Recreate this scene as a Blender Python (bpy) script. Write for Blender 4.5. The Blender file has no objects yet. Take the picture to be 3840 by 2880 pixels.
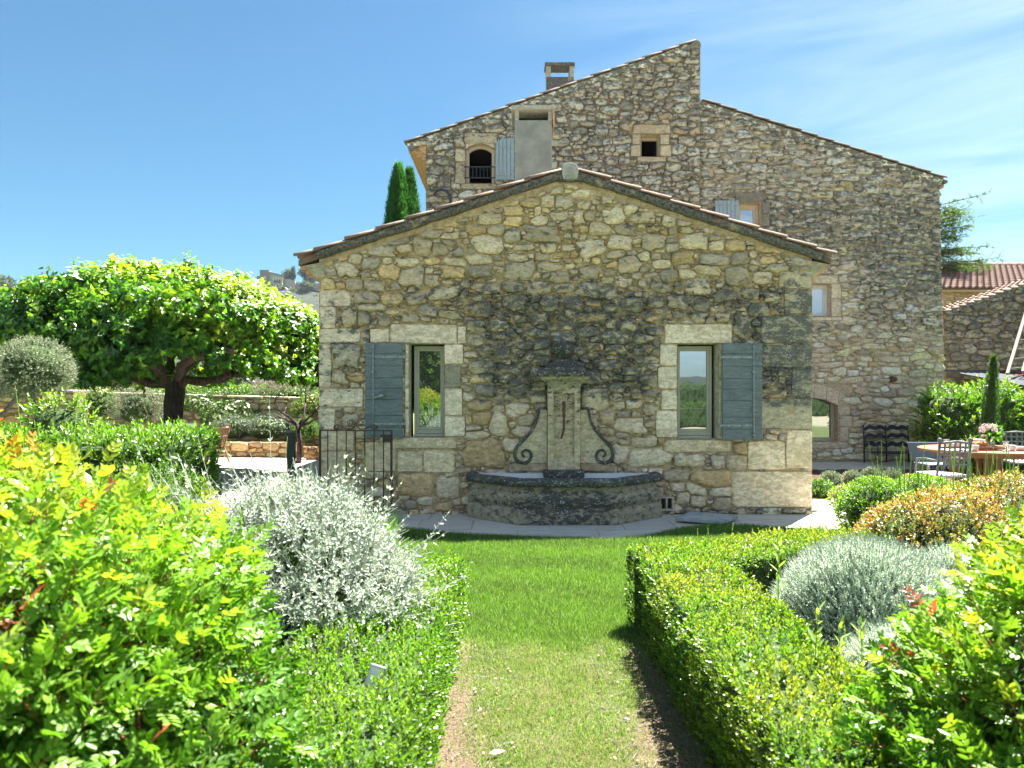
import bpy, math, random
import numpy as np
from mathutils import Vector
scene = bpy.context.scene
COL = scene.collection
F = 2560.0; EYE = 1.62; HY = 1460.0          # 24 mm lens on a 3840 px wide frame, eye height, horizon row

# ------------------------------------------------------------ camera, sky, sun, exposure
cam_d = bpy.data.cameras.new('camera'); cam = bpy.data.objects.new('camera', cam_d); COL.objects.link(cam)
cam_d.lens = 24; cam_d.sensor_width = 36; cam_d.shift_y = 20 / 3840
cam.location = (0, 0, EYE); cam.rotation_euler = (math.radians(90), 0, 0)
cam_d.clip_start = 0.05; cam_d.clip_end = 6000
cam_d.dof.use_dof = True; cam_d.dof.focus_distance = 7.5; cam_d.dof.aperture_fstop = 3.8
scene.camera = cam
SUN_EL, SUN_AZ = math.radians(64), math.radians(38)      # azimuth from +Y towards +X
world = bpy.data.worlds.new('World'); scene.world = world; world.use_nodes = True
wn = world.node_tree.nodes; wl = world.node_tree.links
bg = wn['Background']
sky = wn.new('ShaderNodeTexSky'); sky.sky_type = 'NISHITA'; sky.sun_disc = False
sky.sun_elevation = SUN_EL; sky.sun_rotation = SUN_AZ
sky.air_density = 1.0; sky.dust_density = 0.5; sky.ozone_density = 2.0
# thin cirrus over the right half of the sky, plus cloud behind the camera
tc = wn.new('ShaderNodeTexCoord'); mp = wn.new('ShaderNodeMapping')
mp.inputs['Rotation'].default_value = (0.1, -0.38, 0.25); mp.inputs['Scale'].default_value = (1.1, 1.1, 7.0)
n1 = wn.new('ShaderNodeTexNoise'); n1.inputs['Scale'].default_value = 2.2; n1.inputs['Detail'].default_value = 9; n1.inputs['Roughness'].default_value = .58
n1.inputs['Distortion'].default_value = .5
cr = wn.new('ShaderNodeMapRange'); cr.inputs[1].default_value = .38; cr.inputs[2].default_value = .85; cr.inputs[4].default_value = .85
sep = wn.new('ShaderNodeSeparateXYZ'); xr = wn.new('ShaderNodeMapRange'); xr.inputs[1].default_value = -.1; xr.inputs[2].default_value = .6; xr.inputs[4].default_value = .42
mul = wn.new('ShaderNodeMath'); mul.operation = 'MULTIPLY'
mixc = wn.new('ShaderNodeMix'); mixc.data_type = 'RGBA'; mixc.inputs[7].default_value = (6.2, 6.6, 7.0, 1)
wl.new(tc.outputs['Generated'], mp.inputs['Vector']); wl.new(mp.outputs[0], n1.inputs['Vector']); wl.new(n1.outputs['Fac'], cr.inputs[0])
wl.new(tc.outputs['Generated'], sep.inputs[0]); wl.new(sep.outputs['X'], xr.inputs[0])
yr_ = wn.new('ShaderNodeMapRange'); yr_.inputs[1].default_value = .25; yr_.inputs[2].default_value = -.5; wl.new(sep.outputs['Y'], yr_.inputs[0])  # unseen veil behind the camera, made stronger to fill the shaded walls
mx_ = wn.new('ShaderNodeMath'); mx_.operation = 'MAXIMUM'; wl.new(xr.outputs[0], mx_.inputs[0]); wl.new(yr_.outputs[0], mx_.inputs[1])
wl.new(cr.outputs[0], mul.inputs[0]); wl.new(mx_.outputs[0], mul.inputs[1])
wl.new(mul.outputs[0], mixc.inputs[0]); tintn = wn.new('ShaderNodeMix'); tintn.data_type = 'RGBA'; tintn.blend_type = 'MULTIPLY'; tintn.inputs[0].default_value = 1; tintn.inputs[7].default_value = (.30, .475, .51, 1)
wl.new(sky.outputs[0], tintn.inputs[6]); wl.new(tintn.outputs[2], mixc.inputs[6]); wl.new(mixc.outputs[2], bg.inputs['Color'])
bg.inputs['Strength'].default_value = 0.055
sl = bpy.data.lights.new('sun', 'SUN'); sl.energy = 5.0; sl.angle = math.radians(.53); sl.color = (1, .95, .86)
so = bpy.data.objects.new('sun', sl); COL.objects.link(so)
sd = Vector((math.sin(SUN_AZ) * math.cos(SUN_EL), math.cos(SUN_AZ) * math.cos(SUN_EL), math.sin(SUN_EL)))
so.rotation_euler = sd.to_track_quat('Z', 'Y').to_euler(); so.location = (20, 25, 60)
scene.view_settings.view_transform = 'Standard'; scene.view_settings.look = 'None'
scene.view_settings.gamma = 1; scene.view_settings.exposure = 2.55
try: scene.view_settings.use_curve_mapping = False
except Exception: pass
scene.render.engine = 'CYCLES'
scene.cycles.max_bounces = 8; scene.cycles.transparent_max_bounces = 6

# ------------------------------------------------------------ helpers
rng = np.random.default_rng(7); random.seed(7)
def G(px, py):                      # pixel on level ground -> x, y
    d = F * EYE / (py - HY); return (px - 1920) / F * d, d
def XZ(px, py, d):                  # pixel at depth d -> x, z
    return (px - 1920) / F * d, EYE - (py - HY) / F * d
ORG = {}
def link(o, parent=None):
    COL.objects.link(o)
    if parent is not None: o.parent = parent
def thing(name, label, cat, loc=(0, 0, 0), group=None):
    o = bpy.data.objects.new(name, None); o.empty_display_size = .2; link(o)
    o.location = loc; ORG[o.name] = np.array(loc, float)
    o['label'] = label; o['category'] = cat
    if group: o['group'] = group
    return o
def tag(o, label=None, cat=None, group=None, kind=None):
    if label: o['label'] = label
    if cat: o['category'] = cat
    if group: o['group'] = group
    if kind: o['kind'] = kind
    return o
def raw(name, V, Fc, mats, parent=None, smooth=False, attrs=None, col=None, fmat=None):
    """V (n,3), Fc: array (m,k) or list of faces; world coordinates"""
    V = np.asarray(V, float).reshape(-1, 3)
    org = ORG[parent.name] if parent is not None else np.zeros(3)
    V = V - org
    me = bpy.data.meshes.new(name)
    if isinstance(Fc, np.ndarray):
        m, k = Fc.shape
        me.vertices.add(len(V)); me.vertices.foreach_set('co', V.astype(np.float32).ravel())
        me.loops.add(m * k); me.loops.foreach_set('vertex_index', Fc.astype(np.int32).ravel())
        me.polygons.add(m); me.polygons.foreach_set('loop_start', (np.arange(m) * k).astype(np.int32))
        me.update(calc_edges=True)
    else:
        me.from_pydata([tuple(v) for v in V], [], [tuple(int(i) for i in f) for f in Fc]); me.update()
    if not isinstance(mats, (list, tuple)): mats = [mats]
    for mm in mats: me.materials.append(mm)
    if fmat is not None: me.polygons.foreach_set('material_index', np.asarray(fmat, np.int32))
    if smooth: me.polygons.foreach_set('use_smooth', np.ones(len(me.polygons), bool))
    if col is not None:
        a = me.color_attributes.new('Col', 'FLOAT_COLOR', 'POINT')
        c = np.ones((len(V), 4), np.float32); c[:, :3] = col; a.data.foreach_set('color', c.ravel())
    for nm, arr in (attrs or {}).items():
        a = me.attributes.new(nm, 'FLOAT', 'POINT'); a.data.foreach_set('value', np.asarray(arr, np.float32))
    o = bpy.data.objects.new(name, me); link(o, parent); ORG[o.name] = org
    return o
class MB:
    def __init__(s): s.V = []; s.F = []
    def add(s, V, Fc):
        b = len(s.V); s.V += [tuple(map(float, v)) for v in V]; s.F += [tuple(int(i) + b for i in f) for f in Fc]; return s
    def box(s, x0, x1, y0, y1, z0, z1):
        return s.add([(x0,y0,z0),(x1,y0,z0),(x1,y1,z0),(x0,y1,z0),(x0,y0,z1),(x1,y0,z1),(x1,y1,z1),(x0,y1,z1)],
                     [(0,3,2,1),(4,5,6,7),(0,1,5,4),(1,2,6,5),(2,3,7,6),(3,0,4,7)])
    def obox(s, c, u, v, w, a, b, h):          # oriented box, half sizes a b h along unit u v w
        c, u, v, w = map(np.array, (c, u, v, w)); P = []
        for k in (-1, 1):
            for (i, j) in ((-1,-1),(1,-1),(1,1),(-1,1)): P.append(c + u*a*i + v*b*j + w*h*k)
        return s.add(P, [(0,3,2,1),(4,5,6,7),(0,1,5,4),(1,2,6,5),(2,3,7,6),(3,0,4,7)])
    def bar(s, p, q, a, b=None, up=(0, 0, 1)):
        p, q = np.array(p, float), np.array(q, float); w = q - p; L = np.linalg.norm(w); w = w / L
        up = np.array(up, float)
        if abs(w @ up) > .98: up = np.array((0, 1, 0.))
        u = np.cross(up, w); u /= np.linalg.norm(u); v = np.cross(w, u)
        return s.obox((p + q) / 2, u, v, w, a, b if b else a, L / 2)
    def tube(s, pts, r, n=8, r2=None, cap=True):
        pts = [np.array(p, float) for p in pts]; m = len(pts); base = len(s.V); prev = None; V = []
        for i, p in enumerate(pts):
            t = pts[min(i+1, m-1)] - pts[max(i-1, 0)]; t = t / (np.linalg.norm(t) + 1e-9)
            if prev is None:
                a = np.array((0,0,1.)) if abs(t[2]) < .9 else np.array((1.,0,0)); u = np.cross(t, a)
            else: u = prev - t * (prev @ t)
            u /= np.linalg.norm(u) + 1e-9; prev = u; v = np.cross(t, u)
            rr = (r[i] if hasattr(r, '__len__') else (r if r2 is None else r + (r2 - r) * i / max(m-1, 1)))
            for k in range(n):
                an = 2 * math.pi * k / n; V.append(p + (u * math.cos(an) + v * math.sin(an)) * rr)
        Fc = []
        for i in range(m-1):
            for k in range(n):
                a = i*n + k; b = i*n + (k+1) % n; Fc.append((a, b, b+n, a+n))
        if cap: Fc.append(tuple(range(n))[::-1]); Fc.append(tuple((m-1)*n + k for k in range(n)))
        return s.add(V, Fc)
    def lathe(s, c, prof, n=20, sx=1, sy=1):
        V = []; Fc = []; m = len(prof)  # pale ground behind the camera, added to bounce light onto the shaded walls
        for (r, z) in prof:
            for k in range(n):
                an = 2*math.pi*k/n; V.append((c[0] + r*sx*math.cos(an), c[1] + r*sy*math.sin(an), c[2] + z))
        for i in range(m-1):
            for k in range(n):
                a = i*n + k; b = i*n + (k+1) % n; Fc.append((a, b, b+n, a+n))
        return s.add(V, Fc)
    def prism(s, pts, y0, y1):      # (x,z) polygon counter-clockwise seen from -Y, extruded y0..y1
        n = len(pts); V = [(x, y0, z) for x, z in pts] + [(x, y1, z) for x, z in pts]
        Fc = [tuple(range(n)), tuple(range(n, 2*n))[::-1]] + [((i+1) % n, i, i+n, (i+1) % n + n) for i in range(n)]
        return s.add(V, Fc)
    def sweep(s, plan, prof, closed=False):
        """plan: (x,y) polyline; prof: (offset outwards(right-hand side), z)"""
        n = len(plan); P = [np.array(p, float) for p in plan]; nor = []
        for i in range(n):
            a = P[i] - P[(i-1) % n] if (i > 0 or closed) else P[1] - P[0]
            b = P[(i+1) % n] - P[i] if (i < n-1 or closed) else P[n-1] - P[n-2]
            na = np.array((a[1], -a[0])) / np.linalg.norm(a); nb = np.array((b[1], -b[0])) / np.linalg.norm(b)
            k = na + nb; k = k / (k @ na); nor.append(k)
        V = []; Fc = []; m = len(prof)
        for (o, z) in prof:
            for i in range(n): q = P[i] + nor[i] * o; V.append((q[0], q[1], z))
        for j in range(m-1):
            for i in range(n if closed else n-1):
                a = j*n + i; b = j*n + (i+1) % n; Fc.append((a, b, b+n, a+n))
        return s.add(V, Fc)
    def build(s, name, mt, parent=None, smooth=False, bevel=0, kind=None, label=None, attrs=None):
        o = raw(name, s.V, s.F, mt, parent, smooth)
        if bevel:
            b = o.modifiers.new('bevel', 'BEVEL'); b.width = bevel; b.segments = 2; b.limit_method = 'ANGLE'; b.angle_limit = .6
        if kind: o['kind'] = kind
        if label: o['label'] = label
        return o

# ------------------------------------------------------------ materials
def nm(name):
    m = bpy.data.materials.new(name); m.use_nodes = True
    nt = m.node_tree; return m, nt, nt.nodes['Principled BSDF'], nt.nodes, nt.links
def noise(nd, lk, scale, detail=6, rough=.6, vec=None, dist=0):
    n = nd.new('ShaderNodeTexNoise'); n.inputs['Scale'].default_value = scale; n.inputs['Detail'].default_value = detail
    n.inputs['Roughness'].default_value = rough; n.inputs['Distortion'].default_value = dist
    if vec is not None: lk.new(vec, n.inputs['Vector'])
    return n.outputs['Fac']
def math_(nd, lk, op, a, b=None, c=None):
    n = nd.new('ShaderNodeMath'); n.operation = op
    for i, v in enumerate((a, b, c)):
        if v is None: continue
        if isinstance(v, (int, float)): n.inputs[i].default_value = v
        else: lk.new(v, n.inputs[i])
    return n.outputs[0]
def mr(nd, lk, v, a, b, c=0., d=1., smooth=True):
    n = nd.new('ShaderNodeMapRange'); n.inputs[1].default_value = a; n.inputs[2].default_value = b; n.inputs[3].default_value = c; n.inputs[4].default_value = d
    if smooth: n.interpolation_type = 'SMOOTHSTEP'
    lk.new(v, n.inputs[0]); return n.outputs[0]
def mixc_(nd, lk, f, a, b, mode='MIX'):
    n = nd.new('ShaderNodeMix'); n.data_type = 'RGBA'; n.blend_type = mode
    for i, v in ((0, f), (6, a), (7, b)):
        if isinstance(v, (int, float)): n.inputs[i].default_value = v
        elif isinstance(v, tuple): n.inputs[i].default_value = (*v, 1)
        else: lk.new(v, n.inputs[i])
    return n.outputs[2]
def pos(nd): return nd.new('ShaderNodeNewGeometry').outputs['Position']
def scaled(nd, lk, v, s, rot=(0, 0, 0)):
    m = nd.new('ShaderNodeMapping'); m.inputs['Scale'].default_value = s; m.inputs['Rotation'].default_value = rot
    lk.new(v, m.inputs['Vector']); return m.outputs[0]
def bump(nd, lk, b, h, strength, dist=.01):
    n = nd.new('ShaderNodeBump'); n.inputs['Strength'].default_value = strength; n.inputs['Distance'].default_value = dist
    lk.new(h, n.inputs['Height']); lk.new(n.outputs[0], b.inputs['Normal'])
def attr(nd, name, out='Fac'):
    a = nd.new('ShaderNodeAttribute'); a.attribute_name = name; return a.outputs[out]
def stone_mat(name, bscale=40, bstr=.7, speck=True, lich=(.060, .063, .058), coarse=8.5):
    """vertex colour = the stone's own colour; 'stain' = how much black lichen grows there; 'up' = height on the stone"""
    m, nt, b, nd, lk = nm(name); P0 = pos(nd); P = scaled(nd, lk, P0, (.85, .85, 1.45), (0, .12, 0))
    big = noise(nd, lk, coarse, 9, .68, P, .35); fine = noise(nd, lk, 55, 8, .72, P); mid = noise(nd, lk, 17, 6, .65, P, .6)
    c = attr(nd, 'Col', 'Color')
    c = mixc_(nd, lk, 1., c, mixc_(nd, lk, mr(nd, lk, mid, .3, .72), (.72, .69, .63), (1.46, 1.44, 1.40)), 'MULTIPLY')
    c = mixc_(nd, lk, mr(nd, lk, fine, .30, .46, .6, 0), c, (.16, .13, .075))
    c = mixc_(nd, lk, math_(nd, lk, 'MULTIPLY', mr(nd, lk, noise(nd, lk, 3.1, 5, .6, P), .55, .75), .5), c, (.42, .30, .13))
    st = attr(nd, 'stain'); up = attr(nd, 'up')
    v = math_(nd, lk, 'ADD', big, math_(nd, lk, 'MULTIPLY_ADD', st, .44, -.245))
    v = math_(nd, lk, 'MULTIPLY_ADD', up, .055, v)
    v = math_(nd, lk, 'MULTIPLY_ADD', math_(nd, lk, 'SUBTRACT', mid, .5), .42, v)
    v = math_(nd, lk, 'MULTIPLY_ADD', math_(nd, lk, 'SUBTRACT', fine, .5), .22, v)
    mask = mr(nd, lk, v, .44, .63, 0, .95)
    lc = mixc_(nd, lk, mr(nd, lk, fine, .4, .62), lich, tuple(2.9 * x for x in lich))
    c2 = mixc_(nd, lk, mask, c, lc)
    if speck:
        vo = nd.new('ShaderNodeTexVoronoi'); vo.inputs['Scale'].default_value = 27; lk.new(P, vo.inputs['Vector'])
        sp = mr(nd, lk, vo.outputs['Distance'], .2, .34, 1, 0)
        sp = math_(nd, lk, 'MULTIPLY', sp, mr(nd, lk, noise(nd, lk, 9, 4, .6, P), .46, .58))
        sp = math_(nd, lk, 'MULTIPLY', sp, mr(nd, lk, v, .44, .56, 0, .75))
        c2 = mixc_(nd, lk, sp, c2, (.50, .53, .51))
        org = math_(nd, lk, 'MULTIPLY', mr(nd, lk, noise(nd, lk, 12, 5, .65, P), .66, .72, 0, .7), mr(nd, lk, st, .1, .5))
        c2 = mixc_(nd, lk, org, c2, (.42, .2, .05))
    lk.new(c2, b.inputs['Base Color']); b.inputs['Roughness'].default_value = .95
    b.inputs['Specular IOR Level'].default_value = .15
    h = math_(nd, lk, 'MULTIPLY_ADD', fine, .45, mid)
    bump(nd, lk, b, h, bstr, .02)
    return m
M = {}
M['stone'] = stone_mat('rubble_limestone', bstr=1.0)
M['mortar'] = stone_mat('lime_mortar', bstr=.9, speck=False)
M['dressed'] = stone_mat('dressed_limestone', bstr=.35)
M['carved'] = stone_mat('weathered_carved_stone', bstr=.6, lich=(.034, .035, .034), coarse=13)
def plain(name, c, rough=.6, metal=0, vary=.12, scale=12, bstr=0, spec=.4, stretch=None, dark=None):
    m, nt, b, nd, lk = nm(name); P = pos(nd)
    if stretch: P = scaled(nd, lk, P, stretch)
    n = noise(nd, lk, scale, 6, .62, P)
    lo = tuple(x * (1 - vary * 2) for x in c); hi = tuple(min(1, x * (1 + vary)) for x in c)
    cc = mixc_(nd, lk, mr(nd, lk, n, .3, .7), lo, hi)
    if dark: cc = mixc_(nd, lk, mr(nd, lk, noise(nd, lk, scale * .35, 7, .7, pos(nd)), .5, .68, 0, .85), cc, dark)
    lk.new(cc, b.inputs['Base Color']); b.inputs['Roughness'].default_value = rough; b.inputs['Metallic'].default_value = metal
    b.inputs['Specular IOR Level'].default_value = spec
    if bstr: bump(nd, lk, b, n, bstr, .01)
    return m
M['shutter'] = plain('blue_grey_painted_wood', (.165, .205, .215), .6, vary=.2, scale=10, bstr=.5, stretch=(1.2, 8, 12), dark=(.10, .13, .14))
M['shutter_rod'] = plain('chalky_blue_grey_ironwork', (.30, .34, .35), .6, vary=.2, scale=30)
M['shutter_pale'] = plain('pale_blue_grey_painted_wood', (.27, .35, .42), .65, vary=.12, scale=10, bstr=.25, stretch=(12, 8, 1.2))
M['frame'] = plain('putty_grey_window_paint', (.40, .39, .31), .5, vary=.04, scale=8)
M['frame_white'] = plain('white_window_paint', (.62, .64, .62), .45, vary=.03, scale=8)
M['frame_cream'] = plain('cream_window_paint', (.52, .45, .34), .5, vary=.06, scale=8)
M['render'] = plain('grey_cement_render', (.245, .265, .25), .9, vary=.12, scale=3.5, bstr=.2)
M['render_light'] = plain('pale_cement_cap', (.36, .37, .33), .9, vary=.15, scale=14, bstr=.3)
M['iron_rust'] = plain('rusty_wrought_iron', (.075, .04, .033), .7, vary=.3, scale=60, bstr=.3)
M['iron_dark'] = plain('dark_painted_iron', (.028, .038, .055), .5, vary=.2, scale=40)
M['iron_grey'] = plain('weathered_grey_iron', (.12, .13, .14), .55, vary=.3, scale=50)
M['pipe'] = plain('rust_red_spout', (.13, .045, .035), .6, vary=.2, scale=40)
M['teak'] = plain('oiled_teak', (.34, .18, .08), .55, vary=.22, scale=9, bstr=.15, stretch=(3, 3, 30))
M['teak_table'] = plain('honey_teak_table', (.26, .115, .04), .5, vary=.2, scale=9, stretch=(2, 20, 20))
M['fabric_white'] = plain('off_white_sling', (.60, .60, .64), .8, vary=.05, scale=60)
M['sling_grey'] = plain('blue_grey_sling', (.12, .15, .19), .75, vary=.1, scale=60)
M['post_green'] = plain('dark_green_lamp_post', (.018, .04, .035), .5, vary=.15, scale=20)
M['bark'] = plain('tree_bark', (.10, .068, .045), .95, vary=.45, scale=9, bstr=1.0, stretch=(4, 4, 1))
M['bark_dark'] = plain('dark_fissured_bark', (.055, .042, .035), .95, vary=.5, scale=10, bstr=1.0, stretch=(5, 5, .8))
M['bark_grey'] = plain('grey_olive_bark', (.17, .16, .14), .95, vary=.4, scale=20, bstr=.8, stretch=(3, 3, 1))
M['twig'] = plain('brown_twigs', (.06, .045, .025), .95, vary=.4, scale=30)
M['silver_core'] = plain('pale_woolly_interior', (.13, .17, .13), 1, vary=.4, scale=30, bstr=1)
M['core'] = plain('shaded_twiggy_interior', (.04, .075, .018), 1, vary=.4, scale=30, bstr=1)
M['white_stone'] = plain('pale_basin_lining', (.62, .63, .64), .55, vary=.05, scale=6)
M['tin'] = plain('corrugated_grey_tin', (.085, .095, .11), .9, vary=.15, scale=8, spec=.05)
M['tin_red'] = plain('rust_red_metal_sheet', (.12, .04, .03), .9, vary=.25, scale=8, spec=.05)
M['wood_grey'] = plain('weathered_grey_wood', (.25, .23, .20), .9, vary=.25, scale=12, stretch=(2, 2, 20))
M['mulch'] = plain('brown_bark_mulch', (.10, .045, .03), 1, vary=.5, scale=60, bstr=1)
M['white'] = plain('white_glazed_china', (.62, .60, .58), .3, vary=.03)
M['wicker'] = plain('brown_wicker', (.22, .09, .035), .7, vary=.35, scale=90, bstr=.6)
M['bread'] = plain('bread_crust', (.45, .21, .07), .8, vary=.3, scale=40)
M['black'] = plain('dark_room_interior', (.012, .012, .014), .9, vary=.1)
M['hatch'] = plain('pale_grey_slab', (.34, .36, .38), .8, vary=.15, scale=6, bstr=.2)
M['petal_pink'] = plain('pale_pink_petal', (.60, .42, .55), .7, vary=.15)
M['drain'] = plain('pink_beige_vent', (.55, .45, .38), .8, vary=.1)
def glass_mat(name='window_glass', refl=.5, tint=(.01, .014, .016)):
    m, nt, b, nd, lk = nm(name)
    g = nd.new('ShaderNodeBsdfGlossy'); g.inputs['Roughness'].default_value = .012; g.inputs['Color'].default_value = (.80, .88, .95, 1)
    b.inputs['Base Color'].default_value = (*tint, 1); b.inputs['Roughness'].default_value = .3
    mx = nd.new('ShaderNodeMixShader'); mx.inputs[0].default_value = refl
    n = noise(nd, lk, 1.6, 2, .5, pos(nd)); bm = nd.new('ShaderNodeBump'); bm.inputs['Strength'].default_value = .06; bm.inputs['Distance'].default_value = .02
    lk.new(n, bm.inputs['Height']); lk.new(bm.outputs[0], g.inputs['Normal'])
    lk.new(b.outputs[0], mx.inputs[1]); lk.new(g.outputs[0], mx.inputs[2]); lk.new(mx.outputs[0], nd['Material Output'].inputs[0])
    return m
M['glass'] = glass_mat('window_glass', .42)
M['glass_pale'] = glass_mat('window_glass_over_pale_blind', .3, (.36, .37, .43))
def clear_glass():
    m, nt, b, nd, lk = nm('drinking_glass'); b.inputs['Transmission Weight'].default_value = .85; b.inputs['Roughness'].default_value = .05
    b.inputs['Base Color'].default_value = (.85, .87, .88, 1); return m
M['clear'] = clear_glass()
def tile_mat(name, c1, c2, lichen=.5):
    m, nt, b, nd, lk = nm(name); P = pos(nd)
    oi = nd.new('ShaderNodeObjectInfo').outputs['Random']
    c = mixc_(nd, lk, oi, c1, c2)
    c = mixc_(nd, lk, mr(nd, lk, noise(nd, lk, 22, 8, .7, P), .35, .6, .75, 0), c, (.16, .12, .10))
    c = mixc_(nd, lk, mr(nd, lk, noise(nd, lk, 5, 7, .7, P), .60, .68, 0, lichen), c, (.48, .19, .04))
    c = mixc_(nd, lk, mr(nd, lk, noise(nd, lk, 9, 8, .72, scaled(nd, lk, P, (1.3, 1, 1))), .55, .66, 0, .8), c, (.06, .055, .05))
    lk.new(c, b.inputs['Base Color']); b.inputs['Roughness'].default_value = .95
    bump(nd, lk, b, noise(nd, lk, 45, 6, .7, P), .5, .01); return m
M['tile'] = tile_mat('old_canal_tile', (.29, .205, .16), (.24, .18, .145))
M['tile_old'] = tile_mat('weathered_grey_tile', (.20, .165, .135), (.16, .14, .12), .35)
M['tile_red'] = tile_mat('terracotta_pan_tile', (.16, .09, .075), (.12, .07, .06), .05)
M['brick_warm'] = plain('warm_brick_cornice', (.50, .32, .19), .9, vary=.2, scale=20, bstr=.5)  # one even warm brick tone
def band_mat():
    m, nt, b, nd, lk = nm('lichen_covered_cement_band'); P = pos(nd)
    f = noise(nd, lk, 30, 8, .75, P); g = noise(nd, lk, 4, 6, .65, P)
    c = mixc_(nd, lk, mr(nd, lk, f, .38, .62), (.035, .036, .034), (.17, .17, .155))
    c = mixc_(nd, lk, mr(nd, lk, g, .58, .66, 0, .8), c, (.34, .31, .22))
    c = mixc_(nd, lk, mr(nd, lk, noise(nd, lk, 7, 6, .6, P), .62, .67, 0, .8), c, (.45, .18, .03))
    vo = nd.new('ShaderNodeTexVoronoi'); vo.inputs['Scale'].default_value = 45; lk.new(P, vo.inputs['Vector'])
    c = mixc_(nd, lk, mr(nd, lk, vo.outputs['Distance'], .14, .24, .8, 0), c, (.42, .43, .41))
    lk.new(c, b.inputs['Base Color']); b.inputs['Roughness'].default_value = 1; bump(nd, lk, b, f, .8, .015); return m
M['band'] = band_mat()
def paving_mat():
    m, nt, b, nd, lk = nm('pale_limestone_paving'); P = pos(nd)
    oi = nd.new('ShaderNodeObjectInfo').outputs['Random']
    c = mixc_(nd, lk, oi, (.44, .43, .41), (.54, .51, .46))
    st = noise(nd, lk, 3, 7, .65, scaled(nd, lk, P, (1, 4, 1), (0, 0, .2)), .6)
    c = mixc_(nd, lk, mr(nd, lk, st, .42, .66, 0, .55), c, (.36, .29, .24))
    c = mixc_(nd, lk, mr(nd, lk, noise(nd, lk, 30, 6, .7, P), .3, .5, .35, 0), c, (.25, .24, .22))
    lk.new(c, b.inputs['Base Color']); b.inputs['Roughness'].default_value = .8
    bump(nd, lk, b, noise(nd, lk, 26, 6, .7, P), .25, .008); return m
M['paving'] = paving_mat()
def ground_mat():
    m, nt, b, nd, lk = nm('ground_from_vertex_colour'); P = pos(nd)
    c = attr(nd, 'Col', 'Color'); f = noise(nd, lk, 70, 8, .75, P)
    c = mixc_(nd, lk, 1., c, mixc_(nd, lk, mr(nd, lk, f, .3, .7), (.45, .45, .45), (1.4, 1.4, 1.4)), 'MULTIPLY')
    lk.new(c, b.inputs['Base Color']); b.inputs['Roughness'].default_value = 1; b.inputs['Specular IOR Level'].default_value = .1
    bump(nd, lk, b, f, 1, .03); return m
M['ground'] = ground_mat()
def leaf_mat(name, trans=.45, gloss=.06, rough=.35, sat=1.0, tint=(1.25, 1.25, .55)):
    m, nt, b, nd, lk = nm(name)
    c = attr(nd, 'Col', 'Color')
    d = nd.new('ShaderNodeBsdfDiffuse'); t = nd.new('ShaderNodeBsdfTranslucent'); g = nd.new('ShaderNodeBsdfGlossy')
    g.inputs['Roughness'].default_value = rough; g.inputs['Color'].default_value = (1, 1, 1, 1)
    lk.new(c, d.inputs['Color']); tcx = mixc_(nd, lk, 1., c, tint, 'MULTIPLY'); lk.new(tcx, t.inputs['Color'])
    m1 = nd.new('ShaderNodeMixShader'); m1.inputs[0].default_value = trans; lk.new(d.outputs[0], m1.inputs[1]); lk.new(t.outputs[0], m1.inputs[2])
    fr = nd.new('ShaderNodeFresnel'); fr.inputs[0].default_value = 1.45
    fm = math_(nd, lk, 'MULTIPLY_ADD', fr.outputs[0], .06, gloss)
    m2 = nd.new('ShaderNodeMixShader'); lk.new(fm, m2.inputs[0]); lk.new(m1.outputs[0], m2.inputs[1]); lk.new(g.outputs[0], m2.inputs[2])
    lk.new(m2.outputs[0], nd['Material Output'].inputs[0]); nd.remove(b); return m
M['leaf'] = leaf_mat('green_leaf', .5, .003, .55); M['leaf_matt'] = leaf_mat('matt_leaf', .3, .0, .6, tint=(1.1, 1.1, .8))
M['leaf_shiny'] = leaf_mat('glossy_leaf', .5, .006, .42)
M['grass'] = leaf_mat('grass_blade', .45, .0, .6, tint=(1.1, 1.2, .6))
def hill_mat():
    m, nt, b, nd, lk = nm('wooded_limestone_hill'); P = pos(nd)
    n = noise(nd, lk, .045, 9, .7, P); n2 = noise(nd, lk, .02, 6, .6, scaled(nd, lk, P, (1, 1, 5), (.3, .3, 0)))
    c = mixc_(nd, lk, mr(nd, lk, n, .35, .65), (.008, .014, .010), (.022, .032, .016))
    c = mixc_(nd, lk, mr(nd, lk, n2, .62, .68, 0, .4), c, (.09, .075, .065))
    lk.new(c, b.inputs['Base Color']); b.inputs['Roughness'].default_value = 1; bump(nd, lk, b, n, 1, 3); return m
M['hill'] = hill_mat()
# ------------------------------------------------------------ foliage engine
def nrm(a): return a / (np.linalg.norm(a, axis=-1, keepdims=True) + 1e-9)
TPL = {
 'rhomb': (np.array([(0,0,0),(-.5,.45,.1),(0,1,0),(.5,.45,.1)]), np.array([(0,1,2),(0,2,3)])),
 'ell': (np.array([(0,0,0),(-.42,.3,.12),(-.40,.68,.08),(0,1,-.06),(.40,.68,.08),(.42,.3,.12)]), np.array([(0,1,2,3),(0,3,4,5)])),
 'heart': (np.array([(0,0,0),(-.5,.12,.1),(-.42,.5,.06),(0,1.05,-.22),(.42,.5,.06),(.5,.12,.1)]), np.array([(0,1,2,3),(0,3,4,5)])),
 'blade': (np.array([(-.5,0,0),(.5,0,0),(.15,1,.18)]), np.array([(0,1,2)])),
 'tri': (np.array([(-.5,0,0),(.5,0,0),(0,1,0)]), np.array([(0,1,2)])),
}
def frame_of(D, N):
    Y = nrm(D); X = nrm(np.cross(Y, N)); Z = np.cross(X, Y); return X, Y, Z
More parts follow.
